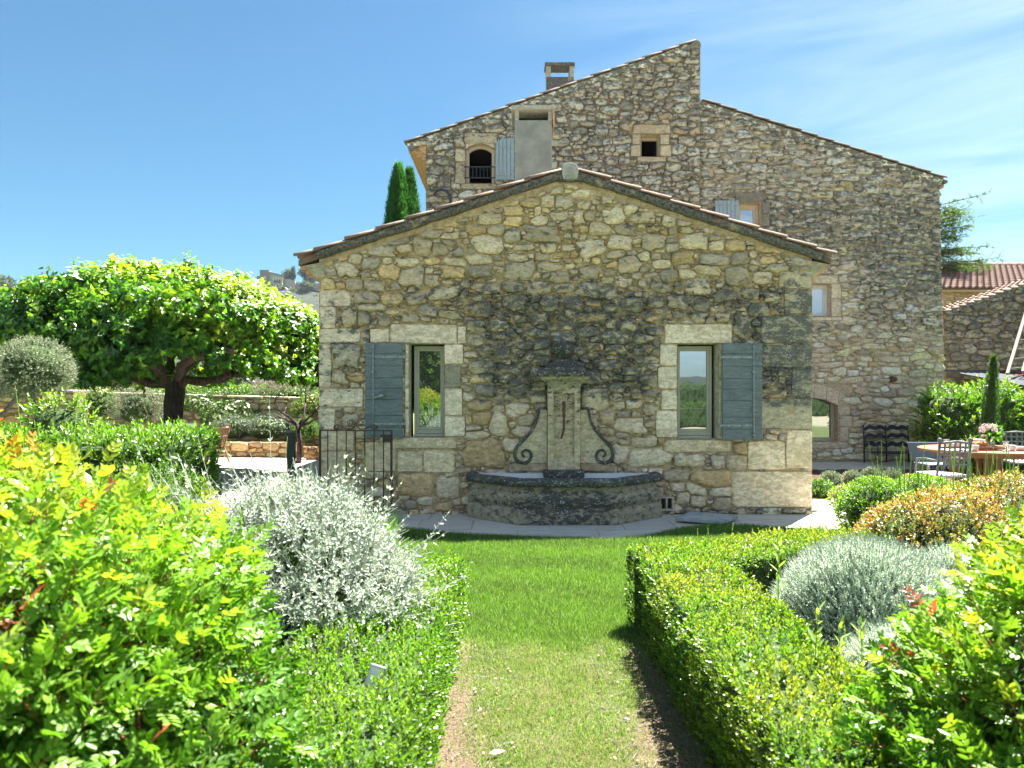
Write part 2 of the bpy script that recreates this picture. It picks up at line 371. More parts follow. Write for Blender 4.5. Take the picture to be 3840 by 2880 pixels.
def leaves(P, D, N, L, W, C, tpl='rhomb'):
    """returns V, F, colours"""
    T, Fc = TPL[tpl]; X, Y, Z = frame_of(D, N); n = len(P)
    L = np.broadcast_to(L, (n,)); W = np.broadcast_to(W, (n,))
    V = (P[:, None] + T[None, :, :1] * (W[:, None] * X)[:, None] + T[None, :, 1:2] * (L[:, None] * Y)[:, None]
         + T[None, :, 2:3] * (W[:, None] * Z)[:, None])
    k = len(T); FF = (Fc[None] + (np.arange(n) * k)[:, None, None]).reshape(-1, Fc.shape[1])
    return V.reshape(-1, 3), FF, np.repeat(C, k, 0)
def leafmesh(name, args, mt, parent, kind='stuff', label=None):
    V, Fc, C = leaves(*args) if not isinstance(args, list) else merge([leaves(*a) for a in args])
    o = raw(name, V, Fc, mt, parent, col=np.clip(C, 0, 1))
    if kind: o['kind'] = kind
    if label: o['label'] = label
    return o
def merge(L):
    b = 0; V = []; Fs = []; C = []
    for v, f, c in L: V.append(v); Fs.append(f + b); C.append(c); b += len(v)
    return np.concatenate(V), np.concatenate(Fs), np.concatenate(C)
def perp(U):
    R = rng.normal(size=U.shape); R = R - U * (R * U).sum(-1, keepdims=True); return nrm(R)
def shoots(P, U, L, n, lL, lW, cb, ct, ang=(1.1, .5), tpl='rhomb', jit=.25, opp=False, lo=.12, pw=1.):
    """leaves set along straight shoots: P base, U direction, L length"""
    m = len(P); U = nrm(U); A = perp(U); B = np.cross(U, A)
    t = (np.arange(n) + .5) / n; t = lo + (1 - lo) * t ** pw
    k = np.arange(n)
    az = (k // 2 * (math.pi / 2) + (k % 2) * math.pi) if opp else k * 2.4
    if opp: t = t[(k // 2) * 2 if n > 1 else k]
    az = az[None] + rng.uniform(0, 6.28, (m, 1)) + rng.normal(0, jit, (m, n))
    S = A[:, None] * np.cos(az)[..., None] + B[:, None] * np.sin(az)[..., None]
    an = ang[0] + (ang[1] - ang[0]) * t[None] + rng.normal(0, jit, (m, n))
    D = U[:, None] * np.cos(an)[..., None] + S * np.sin(an)[..., None]
    N = U[:, None] * np.sin(an)[..., None] - S * np.cos(an)[..., None]
    Q = P[:, None] + U[:, None] * (np.broadcast_to(L, (m,))[:, None] * t[None])[..., None]
    sc = rng.uniform(.7, 1.2, (m, n)) * (1 - .35 * t[None] ** 3)
    cb = np.asarray(cb, float); ct = np.asarray(ct, float)
    cbm = cb if cb.ndim == 2 else np.broadcast_to(cb, (m, 3)); ctm = ct if ct.ndim == 2 else np.broadcast_to(ct, (m, 3))
    C = cbm[:, None] * (1 - t[None, :, None] ** 1.3) + ctm[:, None] * t[None, :, None] ** 1.3
    C = C * rng.uniform(.65, 1.35, (m, n, 1)) * rng.uniform(.85, 1.15, (m, 1, 1))
    return (Q.reshape(-1, 3), D.reshape(-1, 3), N.reshape(-1, 3), (lL * sc).ravel(), (lW * sc).ravel(), C.reshape(-1, 3), tpl)
def lump(P, s, amp, seed=0):
    r = np.random.default_rng(seed); o = 0
    for i in range(6):
        k = r.normal(size=3) * s * (1 + .6 * i); o = o + np.sin(P @ k + r.uniform(0, 6.28)) / (1 + .5 * i)
    return o * amp / 2.2
def ell_pts(c, R, n, zmin=-.5, lumps=.1, ls=3., inner=.15, seed=0):
    d = nrm(rng.normal(size=(int(n * 1.9 + 20), 3))); d = d[d[:, 2] > zmin][:n]
    R = np.asarray(R, float); c = np.asarray(c, float)
    P = c + d * R; s = 1 + lump(P, ls, lumps, seed) - np.abs(rng.normal(0, inner, len(d)))
    return c + d * R * s[:, None], nrm(d / R)
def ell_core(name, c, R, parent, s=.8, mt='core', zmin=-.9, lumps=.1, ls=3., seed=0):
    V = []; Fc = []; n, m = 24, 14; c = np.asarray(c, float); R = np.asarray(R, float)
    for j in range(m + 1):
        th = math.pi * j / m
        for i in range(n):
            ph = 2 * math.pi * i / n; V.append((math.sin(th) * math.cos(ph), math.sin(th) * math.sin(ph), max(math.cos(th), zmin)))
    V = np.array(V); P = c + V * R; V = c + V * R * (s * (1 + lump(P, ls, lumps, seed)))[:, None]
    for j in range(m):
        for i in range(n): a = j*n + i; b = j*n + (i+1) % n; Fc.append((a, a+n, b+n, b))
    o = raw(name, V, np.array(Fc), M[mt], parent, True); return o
class OBox:      # oriented hedge box: from a to b (ground points), half width w, height h
    def __init__(s, a, b, w, h, z=0):
        s.a = np.array((*a, z), float); s.b = np.array((*b, z), float); d = s.b - s.a; s.L = np.linalg.norm(d); s.u = d / s.L
        s.v = np.array((-s.u[1], s.u[0], 0)); s.w = w; s.h = h; s.z = z
    def pts(s, dens, inner=.04, lumps=.03, seed=0, faces='tsne'):
        out = []; nn = []; w2 = 2 * s.w
        def put(n, f, nv):
            k = int(n); 
            if k <= 0: return
            a = rng.uniform(size=(k, 2)); P = f(a); N = np.broadcast_to(np.array(nv, float), P.shape)
            P = P + N * (lump(P, 5., lumps, seed) - np.abs(rng.normal(0, inner, k)))[:, None]; out.append(P); nn.append(N)
        U, Vv, Z = s.u, s.v, np.array((0, 0, 1.))
        put(s.L * w2 * dens, lambda a: s.a + U * (a[:, :1] * s.L) + Vv * ((a[:, 1:] - .5) * w2) + Z * s.h, Z)
        for sg in (-1, 1):
            put(s.L * s.h * dens * .8, lambda a: s.a + U * (a[:, :1] * s.L) + Vv * (sg * s.w) + Z * (a[:, 1:] ** .8 * s.h), Vv * sg)
        for e, sg in ((s.a, -1), (s.b, 1)):
            put(w2 * s.h * dens * .8, lambda a: e + Vv * ((a[:, :1] - .5) * w2) + Z * (a[:, 1:] ** .8 * s.h), U * sg)
        return np.concatenate(out), np.concatenate(nn)
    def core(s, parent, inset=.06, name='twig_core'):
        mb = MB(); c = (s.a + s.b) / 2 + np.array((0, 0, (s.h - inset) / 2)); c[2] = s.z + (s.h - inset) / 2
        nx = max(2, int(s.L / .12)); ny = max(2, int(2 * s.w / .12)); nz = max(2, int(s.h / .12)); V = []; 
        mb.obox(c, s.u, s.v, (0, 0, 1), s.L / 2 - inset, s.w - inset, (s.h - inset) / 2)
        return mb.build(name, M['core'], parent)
def stems(name, P, Q, r, mt, parent, kind='stuff'):
    """thin three-sided sticks"""
    n = len(P); U = nrm(Q - P); A = perp(U); B = np.cross(U, A); V = []
    for (b, s) in ((P, 1.), (Q, .5)):
        for k in range(3):
            an = 2.094 * k; V.append(b + (A * math.cos(an) + B * math.sin(an)) * r * s)
    V = np.stack(V, 1).reshape(-1, 3); Fc = np.array([(0,1,4,3),(1,2,5,4),(2,0,3,5)])
    FF = (Fc[None] + (np.arange(n) * 6)[:, None, None]).reshape(-1, 4)
    o = raw(name, V, FF, mt, parent)
    if kind: o['kind'] = kind
    return o
def mixup(N, w=.6, j=.3):
    return nrm(N + np.array((0, 0, w)) + rng.normal(0, j, N.shape))
def ramp(t, *cols):
    t = np.clip(t, 0, 1); cols = np.array(cols); n = len(cols) - 1; i = np.minimum((t * n).astype(int), n - 1); f = (t * n - i)[:, None]
    return cols[i] * (1 - f) + cols[i + 1] * f

# ------------------------------------------------------------ stone engine
def inpoly(x, z, poly):
    c = np.zeros(np.shape(x), bool); n = len(poly)
    for i in range(n):
        x0, z0 = poly[i]; x1, z1 = poly[(i + 1) % n]
        if z0 == z1: continue
        c ^= ((z0 > z) != (z1 > z)) & (x < (x1 - x0) * (z - z0) / (z1 - z0) + x0)
    return c
def inrects(x, z, R, g=0.):
    c = np.zeros(np.shape(x), bool)
    for (a, b, u, v) in R: c |= (x > a - g) & (x < b + g) & (z > u - g) & (z < v + g)
    return c
def pack(poly, rects, seeds, tiers, K=16, rmax=1.85, gap=.005, r=None):
    """random rubble: centres by dart throwing, each outline grown until it meets a neighbour"""
    r = r or rng; xs = [p[0] for p in poly]; zs = [p[1] for p in poly]; x0, x1, z0, z1 = min(xs), max(xs), min(zs), max(zs)
    C = [(s[0], s[1]) for s in seeds]; S = [(s[2], s[3]) for s in seeds]
    for (a, b, var, tries) in tiers:
        cx = r.uniform(x0, x1, tries); cz = r.uniform(z0, z1, tries)
        sa = a * r.uniform(1 - var, 1 + var, tries); sb = b * r.uniform(1 - var, 1 + var, tries)
        ok = inpoly(cx, cz, poly) & ~inrects(cx, cz, rects, min(a, b) * .55)
        for i in np.nonzero(ok)[0]:
            if C:
                A = np.array(C) if i % 1 == 0 else None
                B = np.array(S)
                if (np.maximum(np.abs(A[:, 0] - cx[i]) / (B[:, 0] + sa[i]), np.abs(A[:, 1] - cz[i]) / (B[:, 1] + sb[i])) < .97).any(): continue
            C.append((cx[i], cz[i])); S.append((sa[i], sb[i]))
    return grow(np.array(C), np.array(S), poly, rects, K, rmax, gap, r)
def grow(C, S, poly, rects, K, rmax, gap, r):
    n = len(C); J = min(12, n - 1)
    th = np.arange(K) * 2 * math.pi / K + .1
    rot = r.normal(0, .13, n)
    d = np.abs(C[:, None] - C[None]) ; dd = np.hypot(d[..., 0] / (S[:, 0] + S[:, 0].mean()), d[..., 1] / (S[:, 1] + S[:, 1].mean())); np.fill_diagonal(dd, 9e9)
    nb = np.argpartition(dd, J, axis=1)[:, :J]
    ex = 3.3
    dirx = np.cos(th); dirz = np.sin(th); sc = 1 / (np.abs(dirx) ** ex + np.abs(dirz) ** ex) ** (1 / ex)
    ux, uz = dirx * sc, dirz * sc                       # superellipse of radius 1
    X = S[:, :1] * ux[None]; Z = S[:, 1:] * uz[None]
    c, s = np.cos(rot)[:, None], np.sin(rot)[:, None]; DX = X * c - Z * s; DZ = X * s + Z * c
    R = np.full((n, K), rmax); done = np.zeros((n, K), bool)
    lim = rmax * r.uniform(.66, 1.0, (n, 1)) * r.uniform(.88, 1.0, (n, K))
    for q in np.arange(.3, rmax + .001, .05):
        px = C[:, :1] + DX * q; pz = C[:, 1:] + DZ * q
        ddx = (px[:, :, None] - C[nb][:, None, :, 0]); ddz = (pz[:, :, None] - C[nb][:, None, :, 1])
        cj, sj = np.cos(rot)[nb][:, None], np.sin(rot)[nb][:, None]
        lx = (ddx * cj + ddz * sj) / S[nb][:, None, :, 0]; lz = (-ddx * sj + ddz * cj) / S[nb][:, None, :, 1]
        mj = (np.abs(lx) ** ex + np.abs(lz) ** ex) ** (1 / ex)
        hit = (mj < q).any(2) | ~inpoly(px, pz, poly) | inrects(px, pz, rects) | (q > lim)
        new = hit & ~done; R[new] = q - .05; done |= hit
    R = np.maximum(R, .25)
    Ln = np.hypot(DX, DZ); Rm = np.maximum(R * Ln - gap, .01) / Ln
    Rm = Rm * r.uniform(.93, 1.03, Rm.shape)
    return [dict(c=C[i], s=S[i], out=np.stack([C[i, 0] + DX[i] * Rm[i], C[i, 1] + DZ[i] * Rm[i]], 1), area=float(np.mean(R[i]) ** 2 * S[i, 0] * S[i, 1])) for i in range(n)]
def rect_stone(x0, x1, z0, z1, r=None, jit=.004):
    r = r or rng; P = []; w, h = x1 - x0, z1 - z0; g = .004; x0 += g; x1 -= g; z0 += g; z1 -= g; cr = min(w, h) * .06
    e = [(x0+cr, z0), (x0+w*.35, z0), (x0+w*.65, z0), (x1-cr, z0), (x1, z0+cr), (x1, z0+h*.5), (x1, z1-cr), (x1-cr, z1),
         (x0+w*.65, z1), (x0+w*.35, z1), (x0+cr, z1), (x0, z1-cr), (x0, z0+h*.5), (x0, z0+cr)]
    out = np.array(e) + r.normal(0, jit, (len(e), 2)); return dict(c=np.array(((x0+x1)/2, (z0+z1)/2)), s=np.array((w/2, h/2)), out=out, area=w*h, flat=True)
def stone_geo(st, h, T, colour, stain, r=None):
    """T(x,z,height)->xyz ; returns V, faces, colours, stain, up"""
    r = r or rng; o = st['out']; K = len(o); c = o.mean(0); cx = (st['c'] * .4 + c * .6)
    flat = st.get('flat', False)
    rings = [(1.0, -.02), (1.0, .35), (.955, .85), (.62, 1.0)] if flat else [(1.0, -.02), (.99, .45), (.93, .86), (.55, 1.0)]
    tilt = r.normal(0, .10 if flat else .26, 2); V = []; HH = []
    rad = np.abs(o - cx).max(0) + 1e-6
    for (s, k) in rings:
        q = cx + (o - cx) * s; rel = (q - cx) / rad
        hh = h * (k + (rel @ tilt) * k + (r.normal(0, .03 if flat else .13, K) if k > .5 else 0))
        V.append(np.column_stack([q, hh])); 
    V.append(np.array([[*cx, h * (1.0 + r.normal(0, .03 if flat else .1))]]))
    V = np.concatenate(V); Fc = []; R = len(rings)
    for j in range(R - 1):
        for i in range(K): a = j*K + i; b = j*K + (i+1) % K; Fc.append((a, b, b+K, a+K))
    for i in range(K): a = (R-1)*K + i; b = (R-1)*K + (i+1) % K; Fc.append((a, b, R*K))
    up = np.clip((V[:, 1] - cx[1]) / (rad[1] * 1.0), -1, 1)
    return T(V[:, 0], V[:, 1], V[:, 2]), Fc, np.broadcast_to(colour, (len(V), 3)), stain(V[:, 0], V[:, 1]), up
def stones_to_objects(stones, parent, T, hfun, cfun, stain, maxpart=300, mt='stone', name='stone', restname='small_stones', smooth=True):
    order = np.argsort([-s['area'] for s in stones]); rest = []
    for q, i in enumerate(order):
        s = stones[i]; g = stone_geo(s, hfun(s), T, cfun(s), stain)
        if q < maxpart:
            o = raw(name, g[0], g[1], M[mt], parent, smooth, dict(stain=g[3], up=g[4]), g[2])
        else: rest.append(g)
    if rest:
        V = np.concatenate([g[0] for g in rest]); b = 0; Fc = []
        for g in rest: Fc += [tuple(k + b for k in f) for f in g[1]]; b += len(g[0])
        o = raw(restname, V, Fc, M[mt], parent, smooth, dict(stain=np.concatenate([g[3] for g in rest]), up=np.concatenate([g[4] for g in rest])), np.concatenate([g[2] for g in rest]))
        o['kind'] = 'stuff'
def wall_face(name, xs, zs, top, holes, T, parent, colour, stain, mt='mortar', rough=.008):
    """gridded face of mortar following a sloping top line, with rectangular holes"""
    xs = np.unique(np.round(xs, 4)); zs = np.unique(np.round(zs, 4)); nx, nz = len(xs), len(zs)
    X, Z = np.meshgrid(xs, zs, indexing='ij'); TZ = top(X); Zc = np.minimum(Z, TZ)
    H = rng.normal(0, rough, X.shape); idx = np.arange(nx * nz).reshape(nx, nz); Fc = []
    V = T(X.ravel(), Zc.ravel(), H.ravel())
    cx = (xs[:-1] + xs[1:]) / 2; cz = (zs[:-1] + zs[1:]) / 2
    for i in range(nx - 1):
        for j in range(nz - 1):
            if Z[i, j] >= TZ[i, j] and Z[i+1, j] >= TZ[i+1, j]: continue
            if any(a < cx[i] < b and u < cz[j] < v for a, b, u, v in holes): continue
            Fc.append((idx[i, j], idx[i+1, j], idx[i+1, j+1], idx[i, j+1]))
    x, z = X.ravel(), Zc.ravel(); c = np.stack([colour(a, b) for a, b in zip(x, z)])
    return raw(name, V, Fc, M[mt], parent, True, dict(stain=stain(x, z), up=np.zeros(len(x))), c)
def sstep(a, b, v): t = np.clip((np.asarray(v, float) - a) / (b - a), 0, 1); return t * t * (3 - 2 * t)
# ============================================================ THE ANNEX (front gable building)
D1 = 8.92; S1 = F / D1
def A(px, py): return ((px - 1920) / S1, EYE - (py - HY) / S1)
def AR(x0, y0, x1, y1): a, b = A(x0, y1); c, d = A(x1, y0); return (a, c, b, d)     # px rect -> x0,x1,z0,z1
def T1(x, z, h): return np.stack([np.asarray(x), D1 - np.asarray(h), np.asarray(z)], -1)
def px1(x): return 1920 + x * S1
def py1(z): return HY - (z - EYE) * S1
annex = thing('stone_annex', 'low gabled rubble stone building in front, with two shuttered windows and the fountain', 'building', (0.7, D1, 0))
AX0, AX1 = A(1197, 0)[0], A(3045, 0)[0]; APX = A(2134, 0)[0]
ZL, ZR, ZA = A(0, 1012)[1], A(0, 985)[1], A(0, 690)[1]
def top1(x):
    x = np.asarray(x, float); (a, za), (b, zb), (c, zc) = A(1118, 975), A(2134, 640), A(3118, 968); return np.where(x < b, za + (zb - za) * (x - a) / (b - a), zb + (zc - zb) * (x - b) / (c - b)) - .055
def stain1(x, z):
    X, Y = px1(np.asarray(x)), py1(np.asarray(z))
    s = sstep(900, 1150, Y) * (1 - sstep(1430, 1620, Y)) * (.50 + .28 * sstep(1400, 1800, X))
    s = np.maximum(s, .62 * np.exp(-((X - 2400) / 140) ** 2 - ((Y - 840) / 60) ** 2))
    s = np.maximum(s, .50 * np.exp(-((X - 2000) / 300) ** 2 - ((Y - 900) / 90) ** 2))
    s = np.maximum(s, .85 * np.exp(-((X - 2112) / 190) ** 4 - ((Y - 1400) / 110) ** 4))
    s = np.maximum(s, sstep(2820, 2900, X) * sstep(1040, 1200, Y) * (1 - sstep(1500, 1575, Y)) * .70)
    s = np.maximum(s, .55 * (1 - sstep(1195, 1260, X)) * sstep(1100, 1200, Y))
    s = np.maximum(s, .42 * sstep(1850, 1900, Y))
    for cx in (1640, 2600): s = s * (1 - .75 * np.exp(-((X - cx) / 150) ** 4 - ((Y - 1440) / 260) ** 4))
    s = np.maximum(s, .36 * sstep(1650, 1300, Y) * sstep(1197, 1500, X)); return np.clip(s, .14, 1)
def base1(x, z):
    X, Y = px1(x), py1(z)
    t = float(sstep(1350, 1650, Y)); u = float(1 - sstep(760, 1200, Y))
    c = np.array((.56, .49, .36)) * (1 - t) + np.array((.59, .49, .375)) * t
    c = c * (1 - .6 * u) + np.array((.54, .49, .33)) * .6 * u
    return c
def colour1(s):
    c = base1(*s['c']); k = rng.uniform(.74, 1.28); q = rng.uniform()
    if q < .13: c = c * (.75, .78, .85)
    elif q < .26: c = c * (1.05, .93, .72)
    elif q < .36: c = c * (1.12, 1.12, 1.15)
    return np.clip(c * k, .04, .70)
# dressed blocks (photo rows/columns measured on the wall)
BL = [(1200,1088,1315,1150),(1197,1150,1262,1232),(1197,1232,1352,1285),(1197,1285,1245,1452),(1197,1456,1365,1526),(1195,1532,1258,1610),
 (1197,1612,1330,1690),(1197,1693,1300,1790),(1197,1793,1340,1900),
 (1387,1232,1460,1286),(1463,1216,1714,1289),(1716,1224,1748,1289),(1667,1291,1738,1366),(1667,1368,1730,1453),(1667,1456,1735,1559),(1667,1561,1745,1636),
 (1519,1291,1534,1452),(1519,1455,1534,1530),(1519,1533,1534,1638),(1468,1641,1712,1682),
 (1490,1690,1584,1770),(1588,1688,1708,1771),(1368,1656,1486,1768),
 (2490,1215,2745,1288),(2472,1291,2539,1372),(2466,1375,2539,1459),(2478,1462,2539,1536),(2458,1539,2539,1641),(2488,1648,2745,1695),(2693,1291,2708,1420),(2693,1423,2708,1645),
 (2918,1018,3043,1082),(2938,1085,3043,1178),(2850,1181,3043,1288),(2850,1292,3045,1378),(2966,1382,3045,1488),(2850,1491,3045,1608),
 (2946,1612,3045,1757),(2802,1652,2942,1762),(2744,1767,3045,1902)]
RB = [AR(*b) for b in BL]
W1O = AR(1535, 1290, 1666, 1640); W2O = AR(2540, 1290, 2692, 1646)
VENT = AR(2472, 1860, 2519, 1912)
seeds = []
for ox, lst in ((1100, [(1480,450,200,100),(1660,470,140,80),(1530,530,140,80),(1380,530,150,80),(1190,577,150,50),(1180,630,140,42),(1040,560,160,70),(980,660,160,130),(1100,680,110,110),(1465,640,235,145),(1650,570,120,120),(1875,560,260,130),(1660,385,170,80),(1790,330,150,70),(1920,320,100,100),(2040,320,140,100),(1990,235,110,60),(2170,430,110,100),(1400,760,190,85),(1710,840,220,150),(900,890,190,150),(1210,850,180,100),(1040,910,110,100),(720,840,180,110),(590,780,150,100),(860,775,170,75),(460,945,130,90),(265,935,120,80),(550,1040,200,100),(750,1050,170,90),(925,1045,155,100),(620,950,160,90),(430,1190,130,120),(530,1195,100,110),(690,1215,100,90),(1140,1010,240,90),(1480,970,230,90),(1650,955,180,90),(1850,970,180,110),(1400,1130,220,120),(1660,1080,180,120),(1930,1080,140,120),(1370,1260,160,100),(1540,1250,150,90),(410,1470,200,180),(1450,1440,120,90),(1580,1460,120,90)]),
                (2100, [(300,520,170,105),(190,430,140,90),(400,440,180,120),(490,530,160,80),(620,440,200,100),(530,380,110,90),(450,630,190,120),(240,660,200,120),(710,620,170,130),(1010,620,200,130),(1175,650,120,80),(1320,650,160,90),(1160,750,240,100),(1350,750,150,110),(920,745,180,110),(215,850,160,110),(520,800,160,130),(1110,835,210,80),(1330,880,200,170),(820,870,130,110),(1040,960,200,130),(1240,1025,200,90),(1430,1010,150,90),(210,980,170,120),(360,1000,150,110),(540,1090,200,110),(720,1070,150,100),(890,1070,180,110),(1500,1130,170,100),(1060,1100,120,100),(420,1340,220,120),(1370,1255,110,180),(1590,1040,140,90),(240,1190,220,85),(100,1080,160,110)])):
    for (cx, cy, w, h) in lst: x, z = A(ox + cx * .4973, 600 + cy * .4973); seeds.append((x, z, w * .4973 / S1 / 2 * .88, h * .4973 / S1 / 2 * .86))
for (cx, cy, w, h) in [(1550,685,135,140),(1420,640,140,100),(1680,580,150,100),(1755,655,120,80),(1430,905,290,200),(935,1140,260,150),(1170,1160,180,160)]:
    x, z = A(1100 + cx * .4973, 1250 + cy * .4973); seeds.append((x, z, w * .4973 / S1 / 2, h * .4973 / S1 / 2))
for (cx, cy, w, h) in [(265,495,190,150),(520,690,200,110),(640,820,170,80),(450,910,110,130),(675,930,310,140),(975,960,215,90),(870,1070,180,90),(1190,970,100,110),(1320,975,150,110),(1135,1095,300,125),(890,1155,110,70),(1020,1170,160,80),(1210,1195,160,70),(1035,1260,120,80),(1220,1280,140,100),(930,1240,90,90)]:
    x, z = A(2100 + cx * .4973, 1250 + cy * .4973); seeds.append((x, z, w * .4973 / S1 / 2, h * .4973 / S1 / 2))
POLY1 = [A(1199, 1928), A(3043, 1934), A(3043, 982), A(2134, 690), A(1205, 992)]
FX = AR(2050, 1440, 2175, 1765)
seeds = [s for s in seeds if not inrects(s[0], s[1], RB + [W1O, W2O, FX], .01)]
st1 = pack(POLY1, RB + [W1O, W2O, VENT, FX], seeds, [(.12, .065, .3, 1200), (.08, .045, .35, 3500), (.052, .032, .3, 7000), (.033, .02, .3, 9000), (.022, .013, .3, 9000)], r=np.random.default_rng(11))
wall1 = wall_face('gable_wall', np.concatenate([np.arange(AX0, AX1, .06), [AX1, W1O[0], W1O[1], W2O[0], W2O[1], VENT[0], VENT[1], APX]]),
    np.concatenate([np.arange(0, ZA + .2, .06), [ZA + .21, W1O[2], W1O[3], W2O[2], W2O[3], VENT[2], VENT[3]]]), top1, [W1O, W2O, VENT], T1, annex,
    lambda x, z: base1(x, z) * np.array((.92, .87, .77)) , lambda x, z: stain1(x, z) * .8)
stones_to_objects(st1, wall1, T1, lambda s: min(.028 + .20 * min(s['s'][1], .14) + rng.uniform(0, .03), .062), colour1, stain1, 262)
for b, rc in zip(BL, RB):
    s = rect_stone(*rc); h = .028 if b[1] > 1000 else .02
    c = np.array((.71, .63, .50)); 
    if b[1] > 1600: c = np.array((.74, .63, .46)) if b[0] > 2700 else np.array((.64, .53, .38))
    if b[0] > 2690 and b[1] < 1500: c = np.array((.48, .44, .32))
    if b in ((1667,1368,1730,1453),): c = np.array((.30, .29, .23))
    c = c * rng.uniform(.9, 1.1)
    lift = .30 if (b[0] == 1667 and b[1] == 1368) else 0
    g = stone_geo(s, h, T1, c, lambda x, z: np.clip(stain1(x, z) * (1 if b[0] > 2840 or b[0] < 1270 else .35) + lift, .03, 1))
    raw('dressed_block', g[0], g[1], M['dressed'], wall1, False, dict(stain=g[3], up=g[4] * .3), g[2])
# body of the building behind its front
YB = 15.28
mb = MB()
mb.add([(AX0, D1, 0), (AX0, YB, 0), (AX0, YB, ZL), (AX0, D1, ZL)], [(0, 1, 2, 3)]); mb.add([(AX1, D1, 0), (AX1, YB, 0), (AX1, YB, ZR), (AX1, D1, ZR)], [(3, 2, 1, 0)])
o = mb.build('side_wall', M['mortar'], annex)
a_ = o.data.color_attributes.new('Col', 'FLOAT_COLOR', 'POINT')
for d in a_.data: d.color = (.44, .38, .26, 1)
# reveals and windows
def reveal(rect, y0, dep, parent, mt=None, name='reveal', col=(.48, .44, .33)):
    a, b, u, v = rect; V = [(a,y0,u),(b,y0,u),(b,y0,v),(a,y0,v),(a,y0+dep,u),(b,y0+dep,u),(b,y0+dep,v),(a,y0+dep,v)]
    n = len(V); return raw(name, V, [(0,1,5,4),(1,2,6,5),(2,3,7,6),(3,0,4,7)], M['dressed'], parent, False, dict(stain=np.zeros(n)+.1, up=np.zeros(n)), np.tile(col, (n, 1)))
def window(parent, rect, y, frame, glass, dep=.16, fw=.045, sash=.035, bottom=.10, label=None, holder='window'):
    a, b, u, v = rect; w = MB(); y += dep
    w.box(a, b, y, y+.06, v-fw, v); w.box(a, a+fw, y, y+.06, u, v-fw); w.box(b-fw, b, y, y+.06, u, v-fw); w.box(a+fw, b-fw, y, y+.06, u, u+bottom)
    o = w.build(holder, M[frame], parent, bevel=.004)
    if label: o['label'] = label
    s = MB(); a2, b2, u2, v2 = a+fw, b-fw, u+bottom, v-fw; ys = y + .012
    s.box(a2, b2, ys, y+.05, v2-sash, v2); s.box(a2, a2+sash, ys, y+.05, u2, v2-sash); s.box(b2-sash, b2, ys, y+.05, u2, v2-sash); s.box(a2+sash, b2-sash, ys, y+.05, u2, u2+sash)
    s.build('sash', M[frame], o, bevel=.004)
    p = MB(); p.box(a2+sash, b2-sash, y+.03, y+.042, u2+sash, v2-sash); p.build('pane', M[glass], o)
    return o
reveal(W1O, D1 - .012, .25, annex); reveal(W2O, D1 - .012, .25, annex)
g1 = AR(1548, 1296, 1666, 1639); g2 = AR(2541, 1296, 2680, 1646)
w1 = window(annex, g1, D1, 'frame', 'glass', .13, .03, .035, .09, label='window reflecting dark trees'); 
w2 = window(annex, g2, D1, 'frame', 'glass', .13, .03, .035, .09, label='window reflecting blue sky and hills')
for w_, g_ in ((w1, g1), (w2, g2)):
    m_ = MB(); m_.box(g_[0] - .002, g_[1] - .01, D1 + .10, D1 + .128, g_[2], g_[2] + .035); m_.box(g_[0]+.02, g_[1]-.02, D1 + .112, D1 + .128, g_[2]+.04, g_[2] + .065); m_.build('drip_rail', M['frame'], w_, bevel=.005)
# shutters
def shutter(rect, rodx, hinge_side, label, latch):
    a, b, u, v = rect
    y0, y1 = D1 - .10, D1 - .07
    s = MB(); s.box(a+.004, b-.004, y1 - .006, y1 + .012, u+.004, v-.004); S = s.build('shutter', M['shutter'], annex); S['label'] = label
    n = 8; hs = np.array([39, 47, 45, 40, 42, 62, 45, 40], float); hs /= hs.sum(); z = v
    for h in hs:
        z1_ = z - h * (v - u); p = MB(); j = rng.uniform(-.002, .002); p.box(a, b, y0 + j, y1, z1_ + .003, z - .001); p.build('plank', M['shutter'], S, bevel=.003); z = z1_
    hx = b if hinge_side > 0 else a
    for zz in (v - .145 * (v - u), u + .15 * (v - u)):
        p = MB(); 
        if hinge_side > 0: p.box(a + .12, b + .03, y0 - .008, y0 - .001, zz - .013, zz + .013)
        else: p.box(a - .03, b - .13, y0 - .008, y0 - .001, zz - .013, zz + .013)
        for q in (.22, .5, .85): xx = a + q * (b - a); p.tube([(xx, y0 - .006, zz + .02), (xx, y0 - .02, zz), (xx, y0 - .006, zz - .03)], .005, 6)
        p.tube([(hx + .03 * hinge_side, y0 + .01, zz - .03), (hx + .03 * hinge_side, y0 + .01, zz + .03)], .012, 8)
        p.build('hinge_strap', M['shutter_rod'], S)
    p = MB(); p.tube([(rodx, y0 - .018, u + .01), (rodx, y0 - .018, v - .01)], .0085, 8)
    for zz in (v - .05, v - .3 * (v - u), u + .32 * (v - u), u + .06): p.box(rodx - .02, rodx + .02, y0 - .026, y0 - .001, zz - .012, zz + .012)
    p.build('bolt_rod', M['shutter_rod'], S, True)
    p = MB(); zz = A(0, latch)[1]; 
    if latch < 1560: p.bar((rodx, y0 - .03, zz), (rodx + .12, y0 - .05, zz + .03), .012, .008); p.tube([(rodx + .10, y0 - .045, zz + .03), (rodx + .14, y0 - .05, zz + .035)], .016, 8)
    p.tube([(a + .5 * (b - a), y0 - .05, u + .02), (a + .55 * (b - a), y0 - .06, u - .03)], [.008, .016], 8) if latch >= 1560 else None
    p.build('latch', M['render_light'] if latch < 1560 else M['shutter'], S, True)
shutter(AR(1375, 1289, 1515, 1641), A(1406, 0)[0], 1, 'left shutter, dusty blue-grey', 1492)
shutter(AR(2701, 1289, 2848, 1648), A(2815, 0)[0], -1, 'right shutter, paler blue-grey', 1600)
